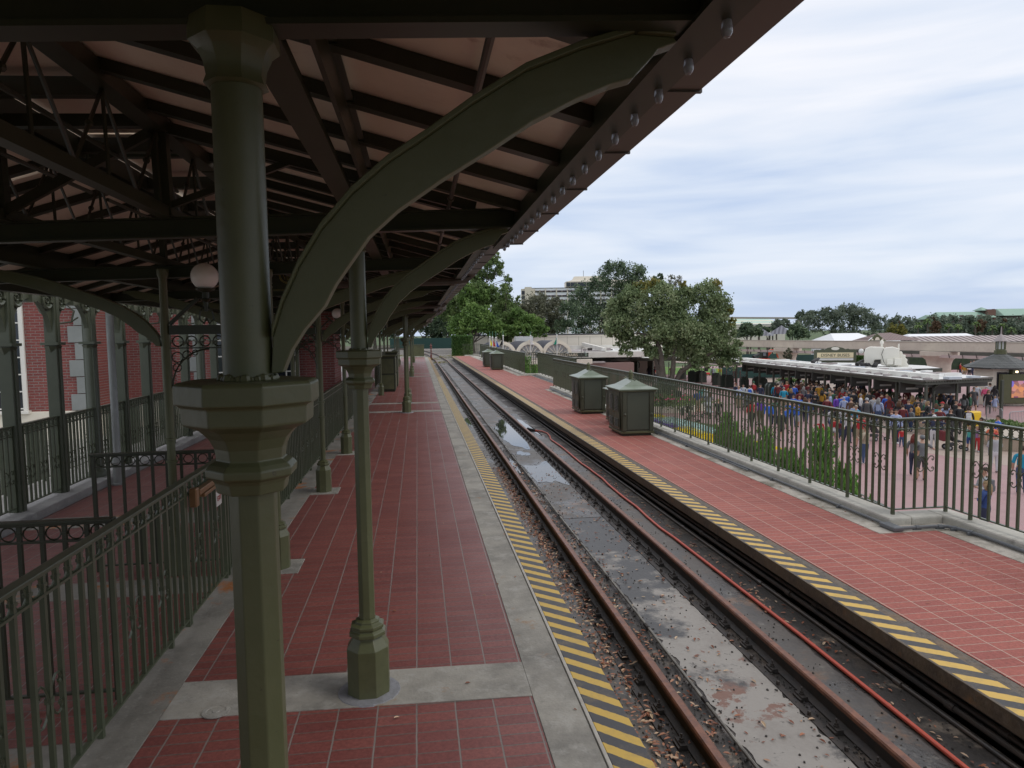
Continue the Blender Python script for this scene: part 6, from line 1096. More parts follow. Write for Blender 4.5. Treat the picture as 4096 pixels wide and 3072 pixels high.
# planting between the wall and the plaza
def juniper(px, pt, D, hpx, label, w=.55):
    q = at(px, pt, D); b0 = Vector((q.x, q.y, PZ)); rt = empty('juniper', b0, label, 'shrub', 'spiky junipers below the railing'); H = q.z - PZ; r = np.random.RandomState(int(px)); n = 3200; out = []
    nb = 34
    for i in range(nb):
        a = r.rand() * 6.28; zz0 = H * r.uniform(.25, .8); L = H * r.uniform(.25, .5) * (1 - .0 * i); tip = zz0 + L * r.uniform(.7, 1.0); rr_ = w * 1.0 * (1.15 - zz0 / H) * r.uniform(.3, 1.0)
        t = r.rand(n // nb); c = np.column_stack([np.cos(a) * rr_ * t ** .7, np.sin(a) * rr_ * t ** .7, zz0 + (min(tip, H) - zz0) * t]); c += r.normal(size=c.shape) * (.10 * (1.1 - t))[:, None]; out.append(c)
    t = r.rand(n // 5); c = np.column_stack([0 * t, 0 * t, H * (.4 + .6 * t)]) + r.normal(size=(len(t), 3)) * (.09 * (1.05 - t))[:, None]; out.append(c)
    P = np.vstack(out) + np.array(b0); m = len(P); a = np.column_stack([r.normal(size=m) * .35, r.normal(size=m) * .35, np.ones(m)]); a /= np.linalg.norm(a, axis=1)[:, None]; b = np.cross(a, r.normal(size=(m, 3))); b /= np.linalg.norm(b, axis=1)[:, None]; a *= .055; b *= .016
    V = np.stack([P - a, P - b, P + a * 1.2, P + b], 1).reshape(-1, 3); leafobj('crown', V, m, LEAF['juniper'], rt, b0); MB().tube([(0, 0, 0), (0, 0, H * .7)], [.05, .015], 6).build('trunk', BARK, rt)
for a in ((2905, 1650, 20, 0, 'tallest juniper of the left clump'), (2935, 1690, 19, 0, 'bushy juniper in the left clump, just right of its tallest'), (2885, 1700, 20.5, 0, 'low juniper at the left end of the row'), (2965, 1735, 18, 0, 'low wide juniper at the right of the left clump', .8), (2990, 1770, 17.5, 0, 'lowest juniper between the clumps', .8), (3058, 1712, 16.8, 0, 'slim juniper alone in the middle'), (3075, 1790, 16, 0, 'juniper at the foot of the slim one', .7), (3120, 1800, 15.4, 0, 'rounded juniper right of the slim one', .7), (3185, 1800, 14.8, 0, 'juniper left of the tall dark one', .6), (3291, 1716, 13.8, 0, 'tall dark juniper with long spikes at the right end', .6), (3245, 1850, 13.6, 0, 'short juniper beside the tall dark one', .7), (3360, 1850, 12.6, 0, 'leaning juniper at the far right end of the row', .7), (3395, 1905, 12, 0, 'sprig-like juniper nearest the railing corner', .5)): juniper(*a)
for D, x, t, l in ((36, 2108, 1425, 'bright juniper in the platform recess, left'), (35, 2135, 1460, 'smaller juniper in the platform recess, right')): juniper(x, t, D, 0, l)
def flowers(a, c, w, col, label, n, seed):
    a = onz(*a, -3.75); c = onz(*c, -3.75); r = np.random.RandomState(seed); t = r.rand(n); d = c - a; nr = Vector((d.y, -d.x, 0)).normalized(); off = r.uniform(-w, w, n)
    P = np.column_stack([a.x + d.x * t + nr.x * off, a.y + d.y * t + nr.y * off, -3.68 + .05 * r.rand(n)]); A = r.normal(size=(n, 3)) * .4 + [0, 0, .2]; A /= np.linalg.norm(A, axis=1)[:, None]; B = np.cross(A, r.normal(size=(n, 3))); B /= np.linalg.norm(B, axis=1)[:, None]; A *= .05; B *= .05
    o = leafobj('flowers', np.stack([P - A, P - B, P + A, P + B], 1).reshape(-1, 3), n, mat('petal_' + str(seed), col, .7)); tag(o, label, 'flowers', kind='stuff')
bp = [onz(x, y, PZ) for x, y in ((2560, 1660), (2860, 1708), (3020, 1800), (3500, 2080), (3200, 2080), (2860, 1900), (2560, 1720))]
BEDM = layered('planting_soil', (.06, .08, .03), [(3, .4, .6, (.05, .12, .02)), (8, .5, .7, (.09, .06, .04))], .9)
struct(MB().prism([(q.x, q.y) for q in bp], PZ + .002, PZ + .14).build('flower_bed', BEDM, fix=True))
flowers((2600, 1682), (2715, 1722), .5, (.16, .06, .42), 'band of purple bedding flowers', 1800, 1); flowers((2640, 1676), (2860, 1740), .9, (.50, .66, .62), 'broad band of pale white-green bedding flowers', 5200, 2); flowers((2700, 1716), (2890, 1782), .9, (.85, .68, .01), 'band of bright yellow bedding flowers', 5200, 3); flowers((3000, 1775), (3060, 1805), .8, (.85, .68, .01), 'small patch of yellow flowers behind the junipers', 1500, 4); flowers((2610, 1664), (2660, 1682), .5, (.8, .65, .02), 'thin yellow row above the purple flowers', 400, 5)
fa = onz(2880, 1712, -3.25); fb = onz(3530, 2028, -3.25); railing([(fa.x, fa.y), (fb.x, fb.y)], PZ + .02, .72, 'garden_fence', 'low thin picket fence along the edge of the flower bed', scroll=0, gap=.22, post=30, lod=1, m=GREENL)
pb = onz(2700, 1648, PZ); o = MB().lathe([(3.6, 0), (3.6, .45), (3.4, .45), (3.35, .38)], (0, 0, 0), 40).build('round_bed_wall', CREAM, loc=(pb.x, pb.y + 3.0, PZ)); tag(o, 'curved cream wall of the planting bed behind the railing', 'planter'); V, m = leafcloud([(pb.x, pb.y + 3, PZ + .45, 3.4, .45)], 7000, .09, 7, shell=.1, gap=.5); leafobj('plants', V, m, LEAF['mid'], o, o.location)
r = np.random.RandomState(3); n = 160; P = np.column_stack([pb.x + r.uniform(-3, 3, n), pb.y + 3 + r.uniform(-3, 2, n), PZ + .75 + .2 * r.rand(n)]); A = np.tile([.06, 0, .02], (n, 1)); B = np.tile([0, .02, .06], (n, 1)); leafobj('blossoms', np.stack([P - A, P - B, P + A, P + B], 1).reshape(-1, 3), n, mat('pink_petal', (.7, .06, .2), .6), o, o.location)
def planter(px0, px1, py, h, label, d=2.0, m=None):
    a = onz(px0, py, PZ); c = onz(px1, py + (px1 - px0) * .03, PZ); L = (c - a).length; an = math.atan2(c.y - a.y, c.x - a.x); o = MB().box(0, L, 0, d, 0, h).build('planter_wall', m or TANW, loc=a, bevel=.03); o.rotation_euler = (0, 0, an); MB().box(-.05, L + .05, -.05, d + .05, h + .001, h + .07).build('coping', TANC, o); return tag(o, label, 'planter')
TANW = mat('tan_wall', (.36, .29, .22), .8, noise=(2, .5, (.30, .24, .18))); TANC = mat('tan_coping', (.42, .36, .29), .7)
planter(3689, 3786, 1740, .75, 'tan block planter beneath the shelter corner', 1.2); planter(3370, 3430, 1655, .7, 'low round-ended tan wall among the crowd', 1.5); o = planter(4005, 4200, 1805, .62, 'tan bench wall at the right edge of the plaza', 3)
V, m = leafcloud([(*(onz(4100, 1780, PZ) + Vector((.8, 2.2, .72))), .9, .2)], 2500, .07, 5); leafobj('bush', V, m, LEAF['mid'], o, o.location); bpy.context.view_layer.update()
bu = [c for c in o.children if c.name.startswith('bush')][0]; bu.rotation_euler = (0, 0, -o.rotation_euler.z); V0 = None
bx_ = onz(3890, 1705, PZ); rt = empty('yellow_bin', (bx_.x, bx_.y, PZ), 'bright yellow box with a rounded lid beside the shelter corner', 'bin'); MB().box(-.35, .35, -.25, .25, 0, .8).build('box_body', mat('bin_yellow', (.75, .48, .02), .4), rt, bevel=.03); MB().prism([(-.26, .8), (.26, .8), (.2, .92), (-.2, .92)], -.38, .38, 'x').build('lid', MATS['bin_yellow'], rt, bevel=.04, fix=True)
p_ = onz(3795, 1655, PZ); rt = empty('exit_sign', (p_.x, p_.y, PZ), 'white oval sign on a stand reading Exit Only under the shelter', 'sign', None, -YAW - .3); b = MB(); b.prism([(.30 * math.cos(a), 1.35 + .42 * math.sin(a)) for a in [j * math.pi / 12 for j in range(24)]], -.02, .02, 'y'); b.build('board', mat('sign_oval_white', (.78, .78, .75), .5), rt, fix=True); MB().tube([(0, 0, 0), (0, 0, .95)], .03, 6).build('leg', STEEL, rt)
text('EXIT\nONLY', .16, BLACK, rt, Matrix.Translation((0, -.03, 1.35)) @ Matrix.Rotation(math.pi / 2, 4, 'X'), .002)
# turnstiles and queue posts
TS = mat('turnstile_green', (.035, .05, .038), .45)
def turnstile(px, py, label):
    p = onz(px, py, PZ); rt = empty('turnstile', (p.x, p.y, PZ), label, 'turnstile', 'dark rounded turnstile cabinets'); b = MB(); b.prism([(-.45, 0), (.45, 0), (.45, 1.0), (.38, 1.18), (.2, 1.3), (-.2, 1.3), (-.38, 1.18), (-.45, 1.0)], -.16, .16, 'y'); b.build('cabinet', TS, rt, bevel=.02, fix=True); MB().tube([(0, -.16, .95), (.05, -.55, .9)], .025, 6).build('arm', STEEL, rt); MB().box(-.3, .3, -.1, .1, 1.301, 1.36).build('top_pad', BLACK, rt, bevel=.02)
for i, (x, y) in enumerate([(2768, 1527), (2795, 1529), (2810, 1530), (2866, 1541), (2898, 1548), (2917, 1550), (2976, 1560), (3027, 1560), (3050, 1564), (3080, 1590), (3092, 1592), (3150, 1580), (2730, 1516)]):
    turnstile(x, y, ['first turnstile just right of the oak trunk', 'second turnstile right of the oak trunk', 'turnstile close behind the second one', 'turnstile standing alone in the middle of the row', 'turnstile left of the double gap', 'narrow turnstile seen edge-on beside another', 'turnstile behind the person in light blue', 'turnstile left of the person with the red backpack', 'turnstile right of the person with the red backpack', 'turnstile of the pair left of the blue jackets', 'second turnstile of the pair left of the blue jackets', 'turnstile deep in the crowd under the shelter', 'turnstile half hidden by the oak trunk'][i])
QP = mat('queue_post_red_brown', (.09, .035, .03), .5)
def qpost(px, py, h, label):
    p = onz(px, py, PZ); o = MB().lathe([(.16, 0), (.16, .05), (.05, .08), (.05, .3), (.08, .34), (.05, .38), (.05, h * .8), (.08, h * .84), (.04, h * .88), (.07, h * .95), (.02, h)], (0, 0, 0), 8).build('queue_post', QP, loc=(p.x, p.y, PZ)); tag(o, label, 'post', 'turned queue posts with chains'); return p
Q = [qpost(x, y, 1.35, l) for x, y, l in ((2882, 1516, 'first queue post of the chained row, left'), (2888, 1522, 'queue post touching the first one'), (2906, 1518, 'third queue post of the chained row'), (2933, 1524, 'fourth queue post of the chained row'), (2940, 1528, 'thick queue post beside the fourth'), (2960, 1527, 'sixth queue post of the chained row'), (2986, 1532, 'last queue post of the chained row'), (2730, 1500, 'queue post left of the oak'), (2752, 1512, 'queue post just right of the oak trunk'), (2776, 1524, 'queue post in front of the lawn'), (2799, 1521, 'tall queue post in front of the lawn'), (2847, 1530, 'queue post by the scooter'))]
for (i, j, l) in ((0, 2, 'sagging chain between the first queue posts'), (2, 3, 'sagging chain in the middle of the queue posts'), (3, 5, 'sagging chain between the fourth and sixth posts'), (5, 6, 'last sagging chain of the row')):
    a, c = Q[i], Q[j]; b = MB(); b.tube([a.lerp(c, t / 8) + Vector((0, 0, 1.1 - .25 * math.sin(math.pi * t / 8))) for t in range(9)], .02, 4); tag(b.build('chain', STEEL), l, 'chain')
p_ = onz(2826, 1502, PZ); rt = empty('mobility_scooter', (p_.x, p_.y, PZ), 'red and black mobility scooter beside the lawn', 'scooter'); MB().box(-.3, .3, -.5, .5, .15, .4).build('chassis', mat('scooter_red', (.55, .02, .03), .4), rt, bevel=.08); MB().box(-.25, .25, -.1, .35, .55, 1.15).build('seat', BLACK, rt, bevel=.12)
for sx in (-.3, .3): MB().tube([(sx, -.35, .14), (sx * 1.2, -.35, .14)], .14, 10).build('wheel', BLACK, rt)
wallbox(2872, 2886, 1476, 1506, 100, mat('yellow_sign', (.8, .62, .05), .5), 'small_sign', 'small yellow notice beside the scooter', 'sign'); wallbox(3190, 3207, 1488, 1512, 82, MATS['yellow_sign'], 'small_sign', 'yellow and white banner hanging beyond the shelter', 'sign')
# ------------------------------------------------------------------ people
def spn(name, verts, edges, rad, root_i):
    me = bpy.data.meshes.new(name); me.from_pydata(verts, edges, []); o = bpy.data.objects.new(name, me); COL.objects.link(o)
    o.modifiers.new('s', 'SKIN'); sv = me.skin_vertices[0].data
    for i, r in enumerate(rad): sv[i].radius = r if isinstance(r, tuple) else (r, r)
    for i in range(len(verts)): sv[i].use_root = (i == root_i)
    sb = o.modifiers.new('u', 'SUBSURF'); sb.levels = 1
    dg = bpy.context.evaluated_depsgraph_get(); m2 = bpy.data.meshes.new_from_object(o.evaluated_get(dg)); bpy.data.objects.remove(o); return m2
# unit figure 1 tall, facing -Y.  arms: per side (elbow, wrist) offsets; legs: per side (knee, ankle)
ARMS = {'down': ((.125, .01, .635), (.135, -.02, .505)), 'phone': ((.13, -.02, .64), (.06, -.14, .68)), 'bag': ((.14, .02, .65), (.09, -.07, .58)), 'hip': ((.17, .03, .65), (.09, -.03, .57)), 'up': ((.15, -.08, .70), (.07, -.15, .84)), 'swing': ((.13, -.05, .64), (.14, -.13, .53)), 'swingb': ((.13, .06, .645), (.14, .10, .52)), 'hug': ((.19, -.06, .72), (.26, -.12, .68)), 'push': ((.13, -.07, .66), (.11, -.20, .62)), 'out': ((.2, -.02, .76), (.30, -.04, .75)), 'fold': ((.135, -.03, .655), (.0, -.10, .665))}
LEGS = {'s': ((.055, -.01, .285), (.058, .01, .045)), 'f': ((.055, -.075, .29), (.056, -.11, .05)), 'b': ((.055, .015, .285), (.056, .12, .07)), 'w': ((.07, -.01, .285), (.085, 0, .045))}
POSES = {'stand': ('down', 'down', 's', 's'), 'walk': ('swing', 'swingb', 'b', 'f'), 'phone': ('phone', 'phone', 's', 'w'), 'phone1': ('down', 'phone', 's', 's'), 'bag': ('bag', 'down', 'w', 's'), 'hip': ('hip', 'down', 'w', 'w'), 'photo': ('up', 'up', 's', 's'), 'walk2': ('swingb', 'bag', 'f', 'b'), 'hug': ('hug', 'bag', 's', 'w'), 'push': ('push', 'push', 's', 'f'), 'fold': ('fold', 'fold', 's', 's'), 'out': ('out', 'down', 's', 'w'), 'both': ('out', 'out', 's', 's')}
_pc = {}
def person_mesh(pose, sleeve, leg, kid, skirt, stout=0):
    key = (pose, sleeve, leg, kid, skirt, stout)
    if key in _pc: return _pc[key]
    al, ar, ll, lr = POSES[pose]; g = 1.34 + .26 * stout
    hs = 1.22 if kid else 1.0; zt = 1 - .135 * hs
    V = [(0, 0, .52), (0, -.003 - .01 * stout, .60), (0, 0, .72), (0, .005, .80), (0, .008, zt), (0, -.006, zt + .030 * hs), (0, -.006, zt + .085 * hs), (0, .004, zt + .115 * hs)]
    Rr = [(.072 * g, .056 * g), (.068 * g, .052 * g), (.104, .060 * g), (.072, .048), .030, (.038 * hs, .042 * hs), (.045 * hs, .050 * hs), (.024 * hs, .028 * hs)]
    Ed = [(0, 1), (1, 2), (2, 3), (3, 4), (4, 5), (5, 6), (6, 7)]; reg = {}
    reg_e = [(Ed[0], 1), (Ed[1], 1), (Ed[2], 1), (Ed[3], 0), (Ed[4], 0), (Ed[5], 0), (Ed[6], 0)]
    hands = []
    for s, a, l in ((-1, al, ll), (1, ar, lr)):
        e, w = ARMS[a]
        sh = (s * .112, .004, .790); e = (s * (e[0] + .026), e[1], e[2]); w = (s * (w[0] + .02), w[1] - .01, w[2]); i = len(V); d = Vector(w) - Vector(e); d.normalize(); h = Vector(w) + d * .040
        V += [sh, e, w, tuple(h)]; Rr += [.041, .033, .022, (.020, .012)]; Ed += [(3, i), (i, i + 1), (i + 1, i + 2), (i + 2, i + 3)]
        reg_e += [((3, i), 1), ((i, i + 1), 1), ((i + 1, i + 2), 1 if sleeve else 0), ((i + 2, i + 3), 0)]; hands.append((h, d, s))
        k, an = LEGS[l]; hp = (s * .056, 0, .475); k = (s * k[0], k[1], k[2]); an = (s * an[0], an[1], an[2]); i = len(V)
        V += [hp, k, an, (an[0] * 1.1, an[1] - .045, an[2] - .022), (an[0] * 1.15, an[1] - .085, an[2] - .028)]; Rr += [.064 * (1 + .15 * stout), .044, .029, .026, .019]; Ed += [(0, i), (i, i + 1), (i + 1, i + 2), (i + 2, i + 3), (i + 3, i + 4)]
        reg_e += [((0, i), 2), ((i, i + 1), 2), ((i + 1, i + 2), 2 if leg else 0), ((i + 2, i + 3), 3), ((i + 3, i + 4), 3)]
    me = spn('person', V, Ed, Rr, 0)
    P = [Vector(v) for v in V]; b = MB(); b.v = [tuple(v.co) for v in me.vertices]; b.f = [tuple(p.vertices) for p in me.polygons]; b.m = []
    for f in b.f:
        c = sum((Vector(b.v[i]) for i in f), Vector()) / len(f); best = 9; rg = 1
        for (i, j), q in reg_e:
            d = P[j] - P[i]; t = max(0, min(1, (c - P[i]).dot(d) / d.length_squared)); ds = (c - P[i] - d * t).length
            if ds < best: best = ds; rg = q
        if c.z < .50 and rg == 1 and abs(c.x) < .11: rg = 2
        if rg == 0 and c.z < .825 and abs(c.x) < .08 and c.z > .7 and c.y > -.06: rg = 1
        b.m.append(rg)
    for h, d, s in hands:                                      # four fingers and a thumb
        side = Vector((0, 1, 0)) if abs(d.y) < .7 else Vector((0, 0, 1)); side = (side - d * side.dot(d)).normalized(); nrm = d.cross(side)
        for q, L in ((-.013, .030), (-.0045, .036), (.0045, .034), (.013, .026)):
            a = h + side * q + d * .006; b.tube([a, a + d * L * .55, a + d * L + nrm * .006 * s], [.0052, .0048, .0036], 5, 0)
        a = h - d * .02 - side * .014; b.tube([a, a - side * .012 + d * .014, a - side * .012 + d * .030], [.006, .0055, .004], 5, 0)
    zf = zt + .062 * hs; yf = -.052 * hs
    b.add([(-.008 * hs, yf + .004, zf - .012), (.008 * hs, yf + .004, zf - .012), (0, yf - .012 * hs, zf - .010), (0, yf + .002, zf + .014 * hs)], [(0, 1, 2), (0, 2, 3), (1, 3, 2)], 0)
    for s in (-1, 1):
        b.sphere((s * .016 * hs, yf + .006 * hs, zf + .008 * hs), .0052 * hs, 4, 4); b.sphere((s * .047 * hs, -.002, zf - .002), .011 * hs, 5, 0, 1.4)
    b.box(-.014 * hs, .014 * hs, yf + .002, yf + .010, zf - .028 * hs, zf - .023 * hs, 5)
    if skirt:
        n = 14; v = [(r * math.cos(2 * math.pi * i / n), r * .72 * math.sin(2 * math.pi * i / n), z) for r, z in ((.075, .60), (.10, .50), (.125, .36)) for i in range(n)]
        b.add(v, [(k * n + i, k * n + (i + 1) % n, (k + 1) * n + (i + 1) % n, (k + 1) * n + i) for k in range(2) for i in range(n)], 2)
    mm = bpy.data.meshes.new('person'); mm.from_pydata(b.v, [], b.f)
    for k in range(6): mm.materials.append(None)
    mm.polygons.foreach_set('material_index', b.m); mm.polygons.foreach_set('use_smooth', [True] * len(b.f)); mm.update(); _pc[key] = mm; bpy.data.meshes.remove(me); return mm
def hair_mesh(style, kid):
    key = ('h', style, kid)
    if key in _pc: return _pc[key]
    hs = 1.22 if kid else 1.0; zt = 1 - .135 * hs; c = (0, .004, zt + .072 * hs); b = MB(); n = 14
    def cap(r0, cut, top=1.0, yo=0):
        v = []; m = 7
        for i in range(m + 1):
            a = math.pi / 2 * i / m
            for k in range(n):
                t = 2 * math.pi * k / n; fr = (1 - math.sin(t)) / 2 if False else (math.sin(-t) + 1) / 2   # 1 at the front (-y)
                z = (1 - i / m) * 1.0; low = -.25 * (1 - fr) * cut + .35 * fr; ang = math.pi / 2 - (math.pi / 2 - low * 1.2) * (i / m)
                v.append((c[0] + r0 * 1.0 * math.cos(ang) * math.cos(t), c[1] + yo + r0 * 1.14 * math.cos(ang) * math.sin(t), c[2] + r0 * 1.22 * top * math.sin(ang)))
        b.add(v, [(i * n + k, i * n + (k + 1) % n, (i + 1) * n + (k + 1) % n, (i + 1) * n + k) for i in range(m) for k in range(n)])
    if style in ('short', 'long', 'tail', 'bun'): cap(.0505 * hs, 1.7 if style == 'short' else 2.6)
    if style == 'long':
        L = [(0, .050 * hs, zt + .07 * hs), (0, .058 * hs, zt + .01), (0, .058, zt - .05), (0, .060, zt - .12)]
        for dx in (-.034, -.012, .012, .034): b.tube([(dx * hs * (1 + .2 * i), y, z) for i, (x, y, z) in enumerate(L)], [.020 * hs, .024 * hs, .022 * hs, .008], 6)
        for s in (-1, 1): b.tube([(s * .044 * hs, .008, zt + .08 * hs), (s * .052 * hs, .012, zt + .01), (s * .05, .01, zt - .06)], [.014, .018, .008], 6)
    if style == 'tail': b.tube([(0, .05 * hs, zt + .09 * hs), (0, .085 * hs, zt + .07 * hs), (0, .085, zt), (0, .07, zt - .06)], [.012, .018, .016, .005], 6)
    if style == 'bun': b.sphere((0, .03, zt + .135 * hs), .022 * hs, 7)
    if style in ('cap', 'capback', 'beanie', 'flat', 'hat'):
        cap(.056 * hs, .7 if style != 'beanie' else 1.5)
        s = -1 if style in ('cap', 'flat', 'hat') else 1
        if style in ('cap', 'capback'): b.prism([(-.038, s * .045), (.038, s * .045), (.032, s * .095), (0, s * .105), (-.032, s * .095)], zt + .092 * hs, zt + .098 * hs)
        if style == 'flat': b.prism([(-.045, -.03), (.045, -.03), (.035, -.08), (-.035, -.08)], zt + .10 * hs, zt + .106 * hs)
        if style == 'hat': b.lathe([(.10, 0), (.10, .004)], (0, 0, zt + .085), 18)
    mm = bpy.data.meshes.new('hair'); mm.from_pydata(b.v, [], b.f); mm.materials.append(None); mm.polygons.foreach_set('use_smooth', [True] * len(b.f)); mm.update(); _pc[key] = mm; return mm
_cm = {}
CLR = dict(navy=(.018, .025, .06), black=(.014, .014, .016), white=(.72, .72, .74), red=(.48, .02, .025), maroon=(.16, .018, .022), blue=(.03, .14, .62), cyan=(.01, .32, .50), lblue=(.40, .48, .70), mustard=(.52, .27, .02), yellow=(.72, .50, .02), grey=(.17, .18, .19), dgrey=(.06, .06, .062), lgrey=(.45, .46, .48), olive=(.11, .10, .05), purple=(.14, .04, .42), lav=(.30, .16, .33), teal=(.08, .42, .38), pink=(.75, .12, .25), jeans=(.05, .09, .20), khaki=(.36, .29, .19), tan=(.45, .38, .28), brown=(.10, .055, .03), green=(.03, .13, .07), orange=(.75, .18, .08), dblue=(.02, .06, .22), silver=(.5, .56, .62),
 hb=(.035, .02, .012), hk=(.012, .010, .009), hl=(.33, .22, .11), hg=(.28, .27, .26), hr=(.17, .03, .02), hm=(.12, .06, .03), skin=(.55, .33, .23), skin2=(.36, .19, .12), skin3=(.16, .08, .05))
def cm(n, r=.75):
    if n not in _cm: _cm[n] = mat('cloth_' + n if n in CLR and not n.startswith(('h', 'skin')) else n + '_tone', tuple(v * (.78 if max(CLR[n]) > .1 else 1) + .004 for v in CLR[n]), r)  # brighter tones dimmed, putting the shelter's shade into the colours
    return _cm[n]
def setm(o, ms):
    for i, m in enumerate(ms): o.material_slots[i].link = 'OBJECT'; o.material_slots[i].material = m
def person(x, y, h, face, pose, shirt, pants, hair, label, sleeve=1, leg=1, kid=0, skirt=0, skin='skin', hat=None, hatc=None, pack=None, shoes='black', stout=0, grp=None, sc=None, bow=None):
    """x, y = top of the head in the photograph; stands on the plaza; face: 0 towards the camera, 90 to the right, 180 away"""
    p = onz(x, y, PZ + h); th = math.atan2(CAM.x - p.x, -(CAM.y - p.y)) + math.radians(face)
    o = bpy.data.objects.new('person', person_mesh(pose, sleeve, leg, kid, skirt, stout)); COL.objects.link(o); o.location = (p.x, p.y, PZ); o.scale = (h,) * 3 if not sc else (h * sc, h * sc, h); o.rotation_euler = (0, 0, th)
    sk = cm(skin, .5); setm(o, [sk, cm(shirt), cm(pants), cm(shoes), cm('hk'), mat('lip', (.30, .10, .08), .5)]); tag(o, label, 'person', grp or 'visitors on the plaza')
    hc, st = hair
    c = bpy.data.objects.new('hair', hair_mesh(st, kid)); COL.objects.link(c); c.parent = o; setm(c, [cm(hc)])
    if hat: c = bpy.data.objects.new('cap' if hat.startswith('cap') else 'hat', hair_mesh(hat, kid)); COL.objects.link(c); c.parent = o; setm(c, [cm(hatc)])
    if pack:
        if 'pk' not in _pc:
            b = MB(); b.box(-.075, .075, .058, .125, .60, .80); b.box(-.055, .055, .125, .15, .61, .70); o_ = b.build('backpack', BLACK, bevel=.02); o_.data.materials.clear(); dg = bpy.context.evaluated_depsgraph_get(); mm = bpy.data.meshes.new_from_object(o_.evaluated_get(dg)); mm.materials.append(None); bpy.data.objects.remove(o_); _pc['pk'] = mm
        c = bpy.data.objects.new('backpack', _pc['pk']); COL.objects.link(c); c.parent = o; setm(c, [cm(pack)])
    if bow:
        b = MB(); hs = 1.22 if kid else 1; z = 1.0 + .012 * hs
        for s in (-1, 1): b.sphere((s * .022, .0, z), .018, 5)
        b.build('hair_bow', cm(bow), o)
    return o
S, Lg, T, B_n = 'short', 'long', 'tail', 'bun'
